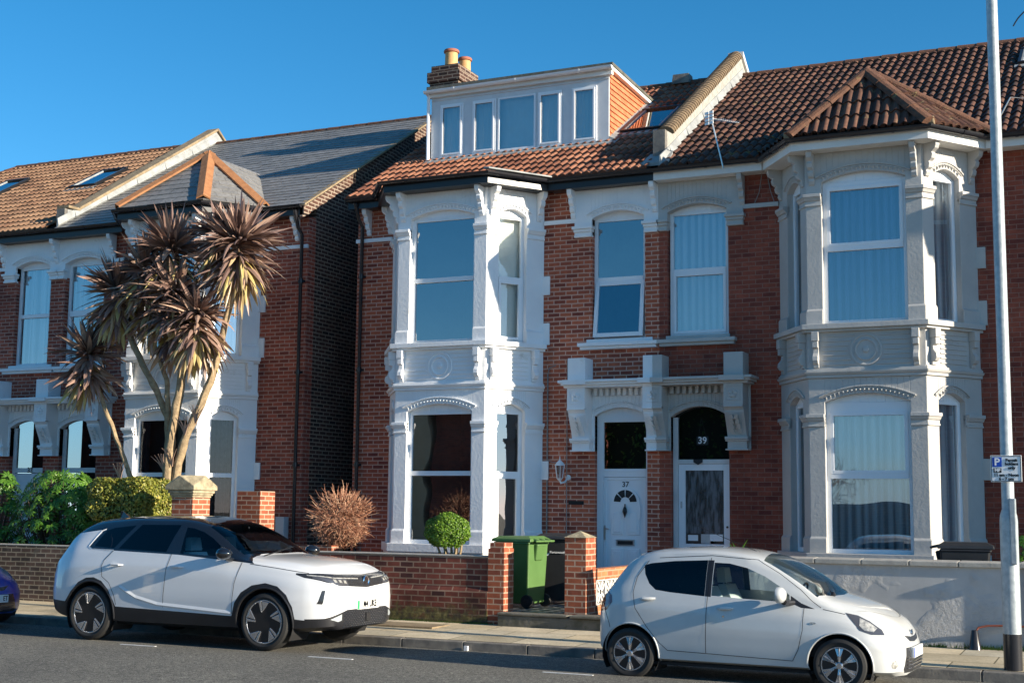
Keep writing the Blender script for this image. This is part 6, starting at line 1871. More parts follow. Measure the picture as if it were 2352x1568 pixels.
def patch(mb, bv, poly, which, off=.004, n=10, s=-1):
    """a surface-hugging panel: fan grid of the polygon projected on the shell"""
    cx = sum(p[0] for p in poly)/len(poly); cy = sum(p[1] for p in poly)/len(poly); P = dense(list(poly)+[poly[0]], .03)[:-1]
    rings = []
    for k in range(n+1):
        t = k/n; ring = []
        for p in P:
            a, b = cx+(p[0]-cx)*t, cy+(p[1]-cy)*t
            q = side_pt(bv, a, b, s, off) if which == 'side' else front_pt(bv, a, b, off) if which == 'front' else front_pt(bv, a, b, off, -3, 1)
            ring.append(q)
        rings.append(ring)
    m_ = len(P)
    for k in range(n):
        for i in range(m_):
            q = [rings[k][i], rings[k][(i+1) % m_], rings[k+1][(i+1) % m_], rings[k+1][i]]
            if any(v is None for v in q): continue
            mb.add(q, [(0, 1, 2, 3)])

def tyre_rim(parent, cx, cy, cz, r, w_, rimr, s, style):
    """s = -1: the wheel's outer face looks to -y"""
    y = cy
    t = MB(); t.lathe([(rimr, s*w_*.42), (rimr+.02, s*w_*.5), (r*.86, s*w_*.52), (r*.965, s*w_*.44), (r, s*w_*.30), (r, -s*w_*.30), (r*.965, -s*w_*.44), (rimr, -s*w_*.5)], 48, (cx, y, cz), 'y')
    g = MB()
    wh = thing_part('wheel', parent)
    to = t.build('tyre', 'rubber', wh, smooth=True, angle=30)
    # tread blocks
    b = MB()
    b.lathe([(rimr*.985, s*w_*.44), (rimr*.94, s*w_*.36), (rimr*.92, -s*w_*.2)], 40, (cx, y, cz), 'y')
    d = MB(); yo = y+s*w_*.40
    d.lathe([(rimr*1.01, s*w_*.43-s*.004), (rimr*1.02, s*w_*.46), (rimr*.955, s*w_*.46), (rimr*.94, s*w_*.40)], 48, (cx, y, cz), 'y')
    disc = MB(); disc.lathe([(rimr*.66, s*w_*.05), (rimr*.66, s*w_*.09), (rimr*.2, s*w_*.09)], 32, (cx, y, cz), 'y')
    def P(rr, a, dy): return (cx+rr*math.cos(a), yo+s*dy, cz+rr*math.sin(a))
    if style == 'aero':
        b.lathe([(rimr*.2, s*w_*.30), (rimr*.2, s*w_*.36), (rimr*.12, s*w_*.40), (.001, s*w_*.40)], 20, (cx, y, cz), 'y')
        for k in range(5):
            a = R(90+72*k+14)
            # black spoke
            b.hexa([P(rimr*.15, a-.35, -.03), P(rimr*.93, a-.10, -.004), P(rimr*.93, a+.17, -.004), P(rimr*.15, a+.35, -.03),
                    P(rimr*.15, a-.35, .006), P(rimr*.93, a-.10, .012), P(rimr*.93, a+.17, .012), P(rimr*.15, a+.35, .006)])
            # bright bar and bright wedge at the spoke tip
            d.hexa([P(rimr*.46, a-.02, .008), P(rimr*.955, a-.06, .010), P(rimr*.955, a+.08, .010), P(rimr*.48, a+.13, .008), P(rimr*.46, a-.02, .018), P(rimr*.955, a-.06, .02), P(rimr*.955, a+.08, .02), P(rimr*.48, a+.13, .018)])
            d.hexa([P(rimr*.50, a-.16, .008), P(rimr*.955, a-.55, .008), P(rimr*.955, a-.13, .010), P(rimr*.52, a-.10, .008), P(rimr*.50, a-.16, .018), P(rimr*.955, a-.55, .018), P(rimr*.955, a-.13, .02), P(rimr*.52, a-.10, .018)])
        hub = MB(); hub.lathe([(.032, s*w_*.41), (.03, s*w_*.43), (.02, s*w_*.435)], 20, (cx, y, cz), 'y')
    else:
        for k in range(6):
            a = R(90+60*k)
            for q0, q1, w0, w1, t0, t1 in ((.16, .52, .42, .17, .012, .022), (.52, .955, .17, .25, .022, .010)):
                d.hexa([P(rimr*q0, a-w0, t0-.03), P(rimr*q1, a-w1, t1-.03), P(rimr*q1, a+w1, t1-.03), P(rimr*q0, a+w0, t0-.03), P(rimr*q0, a-w0, t0), P(rimr*q1, a-w1, t1), P(rimr*q1, a+w1, t1), P(rimr*q0, a+w0, t0)])
            d.hexa([P(rimr*.2, a-.08, .012), P(rimr*.94, a-.06, .010), P(rimr*.94, a+.06, .010), P(rimr*.2, a+.08, .012), P(rimr*.2, a-.03, .024), P(rimr*.94, a-.02, .02), P(rimr*.94, a+.02, .02), P(rimr*.2, a+.03, .024)])
        for k in range(4):
            a = R(45+90*k); b.lathe([(.013, s*.001), (.010, s*.022)], 8, tuple(P(rimr*.31, a, .006)), 'y')
        hub = MB(); hub.lathe([(rimr*.20, s*w_*.30), (rimr*.19, s*w_*.52), (rimr*.15, s*w_*.55), (.001, s*w_*.55)], 20, (cx, y, cz), 'y')
    ri = b.build('rim', 'rim_dark', wh, smooth=True, angle=30)
    d.build('rim_face', 'rim_silver', wh, bevel=.003)
    disc.build('brake_disc', 'disc_steel', wh, smooth=True, angle=30)
    hub.build('hub_cap', 'rim_silver', wh, smooth=True, angle=30)
    return wh
def thing_part(name, parent):
    o = bpy.data.objects.new(name, None); COL.objects.link(o); o.parent = parent; o.empty_display_size = .1
    return o

def seat(parent, x, y, z, mat, h=.62):
    mb = MB()
    mb.hexa([(x-.10, y-.22, z), (x+.06, y-.22, z), (x+.06, y+.22, z), (x-.10, y+.22, z), (x-.26, y-.19, z+h), (x-.17, y-.19, z+h), (x-.17, y+.19, z+h), (x-.26, y+.19, z+h)])
    mb.hexa([(x-.05, y-.24, z-.10), (x+.45, y-.24, z-.08), (x+.45, y+.24, z-.08), (x-.05, y+.24, z-.10), (x-.05, y-.24, z+.02), (x+.45, y-.24, z+.06), (x+.45, y+.24, z+.06), (x-.05, y+.24, z+.02)])
    mb.hexa([(x-.29, y-.12, z+h+.02), (x-.19, y-.12, z+h+.02), (x-.19, y+.12, z+h+.02), (x-.29, y+.12, z+h+.02), (x-.30, y-.10, z+h+.19), (x-.21, y-.10, z+h+.19), (x-.21, y+.10, z+h+.19), (x-.30, y+.10, z+h+.19)])
    mb.tube([(x-.23, y-.05, z+h-.02), (x-.24, y-.05, z+h+.04)], .007, 6); mb.tube([(x-.23, y+.05, z+h-.02), (x-.24, y+.05, z+h+.04)], .007, 6)
    return mb.build('seat', mat, parent, bevel=.035)

def side(c): return abs(c.y) > .25
def arches(bm, lay, cxs, cz, r, val):
    for cx in cxs:
        carve(bm, circ(cx, cz, r), 'side', lambda c: abs(c.y) > .42 and c.z < cz+r+.1, val, lay)
def arch_liner(parent, cxs, cz, r, w0, w1, mat='dark'):
    for cx in cxs:
        for s in (-1, 1):
            mb = MB()
            k = 20; vs = []
            for i in range(k+1):
                t = math.pi*1.35*i/k-math.pi*.175
                for y in (w0, w1): vs.append((cx+r*math.cos(t), s*y, cz+r*math.sin(t)))
            mb.add(vs, [(2*i, 2*i+2, 2*i+3, 2*i+1) for i in range(k)])
            mb.add([(cx+r*math.cos(math.pi*1.35*i/k-math.pi*.175), s*w0, cz+r*math.sin(math.pi*1.35*i/k-math.pi*.175)) for i in range(k+1)], [tuple(range(k+1))])
            mb.build('wheel_arch_liner', mat, parent)

# ================================================= white crossover with black roof
CX = thing('parked_car', 'white crossover with black roof and black wheel arches parked at the kerb', 'car', (0, 0, 0))
tb = {'zb': ([0, .05, .15, .4, 1, 3, 4.1, 4.4, 4.58, 4.65], [.46, .40, .32, .25, .215, .215, .235, .255, .27, .30]),
      'wm': ([0, .03, .08, .2, .45, .9, 2, 3.3, 3.9, 4.15, 4.32, 4.45, 4.54, 4.61, 4.65], [.66, .77, .82, .88, .925, .945, .95, .95, .945, .925, .89, .835, .76, .62, .42]),
      'zbelt': ([0, .05, .12, .3, .6, 1.42, 2.3, 3.0, 3.37, 3.82, 4.20, 4.42, 4.54, 4.61, 4.65], [.74, .88, .99, 1.08, 1.15, 1.18, 1.16, 1.11, 1.075, 1.02, .965, .915, .87, .81, .66]),
      'wbelt': ([0, .05, .12, .3, .6, 1.42, 2.3, 3.0, 3.37, 3.82, 4.20, 4.42, 4.54, 4.61, 4.65], [.64, .74, .79, .82, .845, .865, .87, .865, .85, .84, .82, .77, .69, .56, .38]),
      'zre': ([0, .05, .12, .22, .34, .48, .7, 1.0, 1.5, 2.12, 2.52, 2.82, 3.04, 3.22, 3.37, 3.82, 4.20, 4.42, 4.54, 4.61, 4.65], [.76, .90, 1.03, 1.17, 1.31, 1.40, 1.475, 1.52, 1.555, 1.55, 1.495, 1.385, 1.26, 1.155, 1.10, 1.06, 1.01, .945, .89, .83, .68]),
      'wre': ([0, .05, .12, .22, .34, .48, .7, 1.0, 1.5, 2.12, 2.52, 2.82, 3.04, 3.22, 3.37, 3.82, 4.20, 4.42, 4.54, 4.61, 4.65], [.58, .68, .72, .71, .69, .66, .64, .635, .63, .625, .63, .66, .70, .76, .80, .77, .72, .66, .58, .46, .32]),
      'zt': ([0, .05, .12, .22, .34, .48, .7, 1.0, 1.5, 2.12, 2.52, 2.82, 3.04, 3.22, 3.37, 3.82, 4.20, 4.42, 4.54, 4.61, 4.65], [.78, .92, 1.05, 1.20, 1.36, 1.49, 1.575, 1.61, 1.635, 1.635, 1.58, 1.465, 1.345, 1.235, 1.155, 1.125, 1.075, .99, .925, .86, .70])}
st = sorted(set([0, .02, .04, .06, .09, .12, .16, .2, .25, .3, .36, .42, .48, .55]+[.55+.085*i for i in range(43)]+[4.25, 4.29, 4.33, 4.37, 4.41, 4.44, 4.47, 4.5, 4.52, 4.54, 4.56, 4.58, 4.6, 4.615, 4.63, 4.64, 4.65]))
TX = lambda x: float(np.interp(x, [0, .7, 4.65], [.13, .7, 4.65]))
tb = {k: ([TX(x) for x in v[0]], v[1]) for k, v in tb.items()}; st = [TX(x) for x in st]
bm = shell(tb, 4.65, st, .62)
lay = bm.faces.layers.int.new('part')
WX = (.94, 3.725)
up_ = lambda c: c.z > .75
carve(bm, [(-.05, 1.14), (.15, 1.13), (.22, 1.17), (.44, 1.375), (.88, 1.43), (.91, 1.40), (.79, 1.215), (.85, 1.18), (1.42, 1.163), (2.32, 1.138), (3.27, 1.072), (3.50, 1.052), (3.30, 1.18), (2.6, 1.9), (.0, 1.9)], 'side', up_, 1, lay)
for f in bm.faces:
    c = f.calc_center_median()
    if .55 < c.x < 3.32 and c.z > hermite(*tb['zre'], c.x)+.003: f[lay] = 1
carve(bm, [(-.05, .515), (.50, .485), (.60, .62), (.72, .745), (.85, .805), (.98, .815), (1.12, .77), (1.25, .66), (1.34, .52), (1.38, .45), (3.24, .405), (3.28, .57), (3.37, .70), (3.52, .79), (3.72, .825), (3.90, .79), (4.04, .69), (4.13, .55), (4.165, .40), (4.30, .39), (4.42, .40), (4.48, .1), (-.05, .1)], 'side', lambda c: abs(c.y) > .5 or c.x < .3, 2, lay)
carve(bm, [(-.95, .40), (-.78, .415), (-.60, .47), (-.46, .51), (.46, .51), (.60, .47), (.78, .415), (.95, .40), (.95, .1), (-.95, .1)], 'front', lambda c: c.x > 4.30, 2, lay)
carve(bm, [(.88, 1.218), (1.24, 1.198), (1.45, 1.50), (1.10, 1.462), (.98, 1.425)], 'side', side, 3, lay)
carve(bm, [(1.32, 1.195), (2.12, 1.168), (2.18, 1.515), (1.54, 1.51)], 'side', side, 3, lay)
carve(bm, [(2.35, 1.158), (3.02, 1.128), (3.08, 1.15), (2.92, 1.25), (2.74, 1.355), (2.57, 1.43), (2.40, 1.475), (2.29, 1.485)], 'side', side, 4, lay)
carve(bm, [(2.62, -.60), (2.54, 0), (2.62, .60), (3.26, .735), (3.33, .5), (3.35, 0), (3.33, -.5), (3.26, -.735)], 'top', lambda c: c.z > 1.08 and c.x > 2.4, 5, lay)
carve(bm, [(.14, -.54), (.40, -.54), (.40, .54), (.14, .54)], 'top', lambda c: c.z > 1.0 and c.x < .5, 3, lay)
fr_ = lambda c: c.x > 4.15 and c.z < .98
carve(bm, [(-.72, .955), (-.5, .94), (0, .925), (.5, .94), (.72, .955), (.85, .955), (.84, .90), (.74, .845), (.60, .805), (.3, .785), (0, .765), (-.3, .785), (-.60, .805), (-.74, .845), (-.84, .90), (-.85, .955)], 'front', fr_, 6, lay)
for s in (-1, 1):
    carve(bm, [(s*.42, .885), (s*.60, .90), (s*.80, .93), (s*.81, .90), (s*.71, .845), (s*.58, .812), (s*.42, .80)], 'front', fr_, 7, lay)
    carve(bm, [(s*.16, .885), (s*.60, .905), (s*.82, .94), (s*.82, .927), (s*.60, .892), (s*.16, .872)], 'front', fr_, 8, lay)
    carve(bm, [(s*.77, .755), (s*.80, .75), (s*.845, .59), (s*.805, .585)], 'front', lambda c: c.x > 4.1 and c.z < .8, 6, lay)
arches(bm, lay, WX, .35, .405, 99)
for f in list(bm.faces):
    c = f.calc_center_median()
    if c.z < .6 and abs(c.y) > .42 and any((c.x-w_)**2+(c.z-.35)**2 < .403**2 for w_ in WX): f[lay] = 99
bmesh.ops.delete(bm, geom=[f for f in bm.faces if f[lay] == 99], context='FACES')
bm.verts.index_update()
bv = bvh_of(bm)
parts = split(bm, lay, {0: ('body', 'car_white', None), 1: ('black_roof', 'car_black', None), 2: ('cladding', 'cladding', None), 3: ('rear_side_glass', 'car_privacy', None), 4: ('front_side_glass', 'car_glass', None), 5: ('windscreen', 'car_glass', None), 6: ('front_mask', 'grille_black', None), 7: ('headlight', 'lamp_dark', None), 8: ('light_bar', 'lamp_clear', None)}, CX)
arch_liner(CX, WX, .35, .415, .5, .90)
for cx in WX:
    for s in (-1, 1):
        mb = MB()
        pts = [side_pt(bv, cx+.415*math.cos(R(t)), .35+.415*math.sin(R(t)), s, .0) for t in range(-8, 189, 7)]
        mb.tube([p for p in pts if p is not None], .014, 6); mb.build('arch_lip', 'cladding', CX, smooth=True)
for cx in WX:
    for s in (-1, 1): tyre_rim(CX, cx, s*.835, .352, .352, .215, .264, s, 'aero')
sm = MB()
for s in (-1, 1):
    for pl in ([(1.25, 1.17), (1.12, 1.04), (1.095, .96), (1.12, .83)], [(1.12, .83), (1.25, .75), (1.35, .60), (1.39, .47)], [(2.22, 1.15), (2.17, .95), (2.16, .47)], [(3.32, 1.065), (3.255, .80), (3.24, .43)], [(3.44, 1.05), (3.82, 1.01), (4.20, .965), (4.28, .955)]):
        ribbon(sm, [side_pt(bv, x, z, s) for x, z in dense(pl)], .007, (0, 1, 0))
sm.build('panel_seams', 'sign_black', CX)
tr = MB()
for s in (-1, 1): ribbon(tr, [side_pt(bv, x, z, s, .005) for x, z in dense([(.96, 1.44), (.90, 1.415), (.79, 1.21), (.86, 1.178), (1.25, 1.172)])], .014, (0, 1, 0))
tr.build('window_trim', 'white_plain', CX)
mb = MB()
for s in (-1, 1):
    P = dense([(1.44, .70), (1.72, .575), (2.07, .50), (2.52, .475), (3.23, .435)], .08); dz = .035
    for a, b in zip(P[:-1], P[1:]):
        q = [side_pt(bv, a[0], a[1]+dz, s, .0005), side_pt(bv, b[0], b[1]+dz, s, .0005), side_pt(bv, b[0], b[1], s, .012), side_pt(bv, a[0], a[1], s, .012), side_pt(bv, b[0], b[1]-.02, s, .0005), side_pt(bv, a[0], a[1]-.02, s, .0005)]
        if all(q): mb.add(q, [(0, 1, 2, 3), (3, 2, 4, 5)])
mb.build('door_crease', 'car_white', CX, smooth=True)
for s in (-1, 1):
    for x in (1.35, 2.34):
        p = side_pt(bv, x, .985, s, 0); mb = MB()
        a = [p+Vector((-.105, s*-.004, .004)), p+Vector((-.06, s*.035, .006)), p+Vector((.06, s*.035, .004)), p+Vector((.105, s*-.004, .002))]
        mb.tube(a, [.010, .016, .016, .010], 8); mb.build('door_handle', 'car_white', CX, smooth=True)
for s in (-1, 1):
    mb = MB(); c = Vector((3.13, s*1.0, 1.175))
    mb.lathe([(.001, -.075), (.06, -.068), (.095, -.03), (.10, .02), (.07, .08), (.03, .115), (.001, .12)], 18, (0, 0, 0), 'x')
    mo = mb.build('door_mirror', 'car_black', CX, smooth=True); mo.data.transform(Matrix.Translation(c) @ Matrix.Diagonal((1.0, 1.15, .80, 1)))
    mb = MB(); mb.tube([c+Vector((.0, -s*.05, -.06)), c+Vector((.04, -s*.19, -.09))], [.035, .025], 8); mb.build('mirror_foot', 'car_black', mo)
# small lamp details
for s in (-1, 1):
    mb = MB()
    for y in (.47, .55, .63): patch(mb, bv, [(s*(y-.022), .865+(y-.5)*.1), (s*(y+.022), .87+(y-.5)*.1), (s*(y+.022), .835+(y-.5)*.1), (s*(y-.022), .83+(y-.5)*.1)], 'front', .004, 2)
    mb.build('led_module', 'lamp_clear', CX)
    mb = MB()
    patch(mb, bv, [(.035, .99), (.20, .985), (.15, .945), (.10, .90), (.035, .91)], 'side', .004, 4, s)
    patch(mb, bv, [(s*.45, .985), (s*.74, .99), (s*.72, .92), (s*.45, .93)], 'back', .004, 4); mb.build('tail_lamp', 'lamp_clear', CX)
# badge: ring with a slanted flash
mb = MB(); p = front_pt(bv, 0, .845, .006)
mb.lathe([(.052, 0), (.062, .004), (.066, .010), (.072, .004), (.073, 0)], 28, tuple(p), 'x'); mb.lathe([(.05, .0), (.05, .002)], 24, tuple(p), 'x')
bd = mb.build('badge', 'chrome', CX)
mb = MB(); mb.M = T(p.x+.004, p.y, p.z)
mb.add([(.003, -.045, .02), (.003, -.01, .035), (.003, .0, .01), (.003, .03, .012), (.003, .04, -.005), (.003, .01, -.03), (.003, .0, -.005), (.003, -.02, -.035), (.003, -.04, -.01)], [(0, 1, 2, 3, 4, 5, 6, 7, 8)]); mb.build('badge_figure', 'grille_black', bd)
# number plate
pf = front_pt(bv, 0, .56, 0); px = pf.x+.015
mb = MB(); mb.box(px-.03, px, -.26, .26, .50, .612); pl = mb.build('number_plate', 'plate_white', CX, bevel=.003)
mb = MB(); mb.box(px, px+.0015, -.258, -.212, .504, .608); mb.build('green_flash', 'plate_green', pl)
FX = Matrix(((0, 0, 1, 0), (1, 0, 0, 0), (0, 1, 0, 0), (0, 0, 0, 1)))      # text facing +X
text('M4 UKE', .118, T(px+.002, .035, .558) @ FX, 'sign_black', pl, 'plate_lettering', sx=.80, bold=.0035)
# lower grille mesh
mb = MB()
for r_ in range(9):
    for c_ in range(19):
        y = -.50+c_*.055+(.0275 if r_ % 2 else 0); z = .305+r_*.022
        if abs(y) > .50+(z-.3)*.2: continue
        p = front_pt(bv, y, z, .002)
        if p is None: continue
        mb.hexa([p+Vector((0, -.021, -.008)), p+Vector((0, .021, -.008)), p+Vector((-.012, .021, .008)), p+Vector((-.012, -.021, .008)), p+Vector((.012, -.012, -.003)), p+Vector((.012, .012, -.003)), p+Vector((.006, .012, .006)), p+Vector((.006, -.012, .006))])
mb.build('lower_grille', 'grille_black', CX)
mb = MB(); p = front_pt(bv, 0, .42, .01); mb.box(p.x-.02, p.x+.015, -.05, .05, .355, .455); mb.build('radar_cover', 'grille_black', CX, bevel=.006)
mb = MB()
for s in (-1, 1): patch(mb, bv, [(s*.56, .46), (s*.66, .425), (s*.72, .40), (s*.62, .37), (s*.56, .385)], 'front', .004, 3)
mb.build('bumper_blade', 'galv', CX)
# inside
mb = MB(); mb.box(.45, 3.5, -.80, .80, .42, .60); mb.box(3.07, 3.4, -.70, .70, .60, 1.04); mb.build('cabin_floor', 'seat_dark', CX)
for y in (-.38, .38): seat(CX, 2.42, y, .66, 'seat_pale', .50)
seat(CX, 1.5, -.35, .66, 'seat_dark', .5); seat(CX, 1.5, .35, .66, 'seat_dark', .5)
mb = MB(); mb.tube([(2.94+.19*math.sin(R(a))*.35, .38+.18*math.cos(R(a)), 1.02+.18*math.sin(R(a))) for a in range(0, 361, 20)], .013, 6, cap=False); mb.build('steering_wheel', 'sign_black', CX)
mb = MB(); mb.box(2.79, 2.81, -.10, .10, 1.36, 1.42); mb.tube([(2.80, 0, 1.42), (2.78, 0, 1.50)], .008, 5); mb.build('rear_view_mirror', 'sign_black', CX, bevel=.006)
mb = MB(); mb.add([(.62, 0, 1.63), (.78, 0, 1.66), (.62, -.012, 1.63)], [(0, 1, 2)]); mb.hexa([(.60, -.02, 1.57), (.76, -.02, 1.60), (.76, .02, 1.60), (.60, .02, 1.57), (.60, -.005, 1.68), (.64, -.005, 1.675), (.64, .005, 1.675), (.60, .005, 1.68)]); mb.build('shark_fin', 'car_black', CX)
mb = MB(); mb.tube([(3.44, -.55, 1.145), (3.38, -.1, 1.20), (3.30, .3, 1.24)], .008, 5); mb.build('wiper', 'sign_black', CX)
CX.location = (-11.585, -6.50, 0)

# ================================================= small white hatchback
def hatch(name, label, grp, mat, loc, rotz, dims=1.0, variant='a'):
    H = thing(name, label, 'car', (0, 0, 0), grp)
    tb = {'zb': ([0, .06, .2, .6, 2.8, 3.2, 3.36, 3.41], [.34, .26, .22, .19, .185, .17, .18, .22]),
          'wm': ([0, .02, .06, .14, .35, .8, 1.5, 2.3, 2.7, 2.95, 3.12, 3.25, 3.33, 3.38, 3.41], [.42, .56, .65, .725, .785, .80, .808, .808, .80, .775, .725, .64, .53, .42, .30]),
          'zbelt': ([0, .03, .08, .16, .3, .5, .9, 1.3, 2.1, 2.5, 2.75, 2.95, 3.12, 3.25, 3.34, 3.41], [.62, .78, .88, .955, .98, .97, .945, .93, .885, .845, .80, .755, .70, .645, .56, .42]),
          'wbelt': ([0, .03, .08, .16, .3, .5, .9, 1.3, 2.1, 2.5, 2.75, 2.95, 3.12, 3.25, 3.34, 3.41], [.40, .55, .63, .68, .71, .725, .735, .74, .735, .71, .68, .63, .55, .46, .36, .26]),
          'zre': ([0, .03, .08, .16, .26, .36, .48, .7, 1.2, 1.6, 1.85, 2.1, 2.32, 2.52, 2.72, 2.95, 3.12, 3.25, 3.34, 3.41], [.64, .80, .90, 1.02, 1.16, 1.27, 1.325, 1.37, 1.40, 1.37, 1.31, 1.19, 1.05, .925, .865, .80, .735, .675, .58, .43]),
          'wre': ([0, .03, .08, .16, .26, .36, .48, .7, 1.2, 1.6, 1.85, 2.1, 2.32, 2.52, 2.72, 2.95, 3.12, 3.25, 3.34, 3.41], [.38, .52, .58, .59, .575, .56, .555, .56, .565, .565, .575, .605, .65, .665, .60, .52, .44, .36, .28, .2]),
          'zt': ([0, .03, .08, .16, .26, .36, .48, .7, 1.2, 1.6, 1.85, 2.1, 2.32, 2.52, 2.72, 2.95, 3.12, 3.25, 3.34, 3.41], [.65, .81, .91, 1.04, 1.20, 1.33, 1.40, 1.44, 1.465, 1.44, 1.385, 1.275, 1.135, .985, .935, .865, .79, .715, .60, .44])}
    FXM = lambda x: float(np.interp(x, [0, .1, .4, 2.9, 3.41], [0, .14, .45, 2.98, 3.41]))
    tb = {k: ([FXM(x) for x in v[0]], v[1]) for k, v in tb.items()}
    st = sorted(set([0, .01, .02, .03, .05, .08, .11, .15, .2, .26, .32, .38, .44, .5]+[.5+.075*i for i in range(33)]+[2.95, 3.0, 3.05, 3.1, 3.14, 3.18, 3.22, 3.26, 3.29, 3.32, 3.35, 3.37, 3.39, 3.41]))
    bm = shell(tb, 3.41, st, .56)
    lay = bm.faces.layers.int.new('part')
    def mp_(P, ax): return P if ax == 'front' else [(FXM(p[0]), p[1]) for p in P]
    def carve_m(bm_, P, ax, t_, v_, l_): carve(bm_, mp_(P, ax), ax, t_, v_, l_)
    def patch_m(mb_, bv_, P, which, *a_): patch(mb_, bv_, mp_(P, which), which, *a_)
    carve_m(bm, [(.53, 1.25), (.62, 1.275), (.88, 1.305), (1.26, 1.325), (1.26, .935), (.86, .965), (.70, .985), (.62, 1.05), (.56, 1.15)], 'side', side, 3, lay)
    carve_m(bm, [(1.262, 1.325), (1.33, 1.325), (1.33, .93), (1.262, .935)], 'side', side, 1, lay)
    carve_m(bm, [(1.335, 1.30), (1.5, 1.295), (1.70, 1.25), (1.90, 1.165), (2.08, 1.055), (2.17, .98), (2.18, .905), (1.7, .925), (1.335, .945)], 'side', side, 4, lay)
    carve_m(bm, [(2.185, .975), (2.30, .90), (2.44, .845), (2.30, .852), (2.185, .90)], 'side', side, 1, lay)
    carve_m(bm, [(1.86, -.54), (1.80, 0), (1.86, .54), (2.45, .655), (2.56, .3), (2.585, 0), (2.56, -.3), (2.45, -.655)], 'top', lambda c: c.z > .90 and c.x > 1.7, 5, lay)
    carve_m(bm, [(.10, -.48), (.33, -.48), (.33, .48), (.10, .48)], 'top', lambda c: c.z > .93 and c.x < .4, 3, lay)
    carve_m(bm, [(-.33, .58), (-.1, .555), (.1, .555), (.33, .58), (.22, .515), (0, .50), (-.22, .515)], 'front', lambda c: c.x > 3.1, 6, lay)
    carve_m(bm, [(-.40, .46), (.40, .46), (.48, .24), (.44, .205), (-.44, .205), (-.48, .24)], 'front', lambda c: c.x > 3.0, 6, lay)
    for f in bm.faces:
        c = f.calc_center_median()
        if c.z < .6 and abs(c.y) > .38 and any((c.x-q)**2+(c.z-.28)**2 < .36**2 for q in ()): pass
    W2 = (.48, 2.775)
    arches(bm, lay, W2, .28, .325, 99)
    for f in bm.faces:
        c = f.calc_center_median()
        if c.z < .45 and abs(c.y) > .40 and any((c.x-q)**2+(c.z-.28)**2 < .322**2 for q in W2): f[lay] = 99
    bmesh.ops.delete(bm, geom=[f for f in bm.faces if f[lay] == 99], context='FACES')
    bm.verts.index_update(); bv = bvh_of(bm)
    split(bm, lay, {0: ('body', mat, None), 1: ('pillar_trim', 'cladding', None), 3: ('rear_side_glass', 'car_privacy', None), 4: ('front_side_glass', 'car_glass', None), 5: ('windscreen', 'car_glass', None), 6: ('grille', 'grille_black', None)}, H)
    arch_liner(H, W2, .28, .335, .42, .77)
    for cx in W2:
        for s in (-1, 1):
            mb = MB(); pts = [side_pt(bv, cx+.332*math.cos(R(t)), .28+.332*math.sin(R(t)), s, .0) for t in range(-12, 193, 7)]
            mb.tube([p for p in pts if p is not None], .010, 6); mb.build('arch_lip', mat, H, smooth=True)
    for cx in W2:
        for s in (-1, 1): tyre_rim(H, cx, s*.715, .279, .279, .165, .188, s, 'six')
    sm = MB()
    for s in (-1, 1):
        for pl in ([(.58, 1.30), (.47, 1.12), (.445, .95), (.48, .78), (.62, .585), (.76, .42), (.86, .335), (1.29, .325)], [(1.295, 1.35), (1.295, .93), (1.29, .33)], [(1.29, .325), (2.22, .30)], [(2.33, .85), (2.325, .62), (2.28, .42), (2.22, .30)], [(2.50, .86), (2.40, .93), (2.28, 1.04), (2.05, 1.20), (1.80, 1.34), (1.3, 1.375), (.7, 1.335)], [(2.52, .845), (2.74, .80)], [(2.84, .62), (2.80, .57)], [(.10, .76), (.17, .60), (.20, .50)]):
            ribbon(sm, [side_pt(bv, FXM(x), z, s) for x, z in dense(pl)], .006, (0, 1, 0))
    P = []
    for i in range(21):
        y = -.56+1.12*i/20; x = 3.20-.42*(abs(y)/.6)**2.2; P.append(top_pt(bv, FXM(x), y))
    ribbon(sm, P, .007, (0, 0, 1))
    sm.build('panel_seams', 'sign_black', H)
    for s in (-1, 1):
        for x, z in ((.62, .885), (1.50, .815)):
            p = side_pt(bv, FXM(x), z, s, 0); mb = MB()
            mb.tube([p+Vector((-.085, -s*.004, -.004)), p+Vector((-.045, s*.026, 0)), p+Vector((.04, s*.026, .002)), p+Vector((.085, -s*.004, .006))], [.012, .020, .020, .012], 8)
            mb.build('door_handle', mat, H, smooth=True)
        mb = MB(); p = side_pt(bv, 1.545, .73, s, 0)
        mb.lathe([(.014, s*.001), (.012, s*.005)], 12, tuple(p), 'y'); mb.build('door_lock', 'chrome', H)
        mb = MB(); c = Vector((2.20, s*.86, .985))
        mb.lathe([(.001, -.05), (.05, -.042), (.085, -.015), (.095, .02), (.092, .045), (.001, .05)], 18, (0, 0, 0), 'x')
        mo = mb.build('door_mirror', mat, H, smooth=True); mo.data.transform(Matrix.Translation(c) @ Matrix.Rotation(R(180), 4, 'Z') @ Matrix.Diagonal((1.0, 1.15, .92, 1)))
        mb = MB(); mb.tube([c+Vector((.02, -s*.02, -.07)), c+Vector((.04, -s*.09, -.085)), c+Vector((.09, -s*.16, -.085))], [.035, .03, .03], 8); mb.build('mirror_foot', 'cladding', mo)
        # headlight hugging the corner
        mb = MB(); patch_m(mb, bv, [(2.74, .815), (2.86, .79), (2.99, .735), (3.13, .65), (3.17, .60), (3.03, .605), (2.90, .645), (2.85, .70)], 'side', .004, 6, s); hl = mb.build('headlight', 'lamp_dark', H)
        mb = MB(); patch_m(mb, bv, [(2.88, .765), (2.98, .725), (3.08, .665), (3.05, .63), (2.95, .645), (2.89, .69)], 'side', .008, 4, s); mb.build('reflector', 'lamp_clear', hl, smooth=True)
        mb = MB()
        patch_m(mb, bv, [(.04, .82), (.11, .98), (.19, .90), (.20, .83), (.13, .74), (.05, .72)], 'side', .005, 5, s)
        mb.build('tail_lamp', 'lamp_red', H)
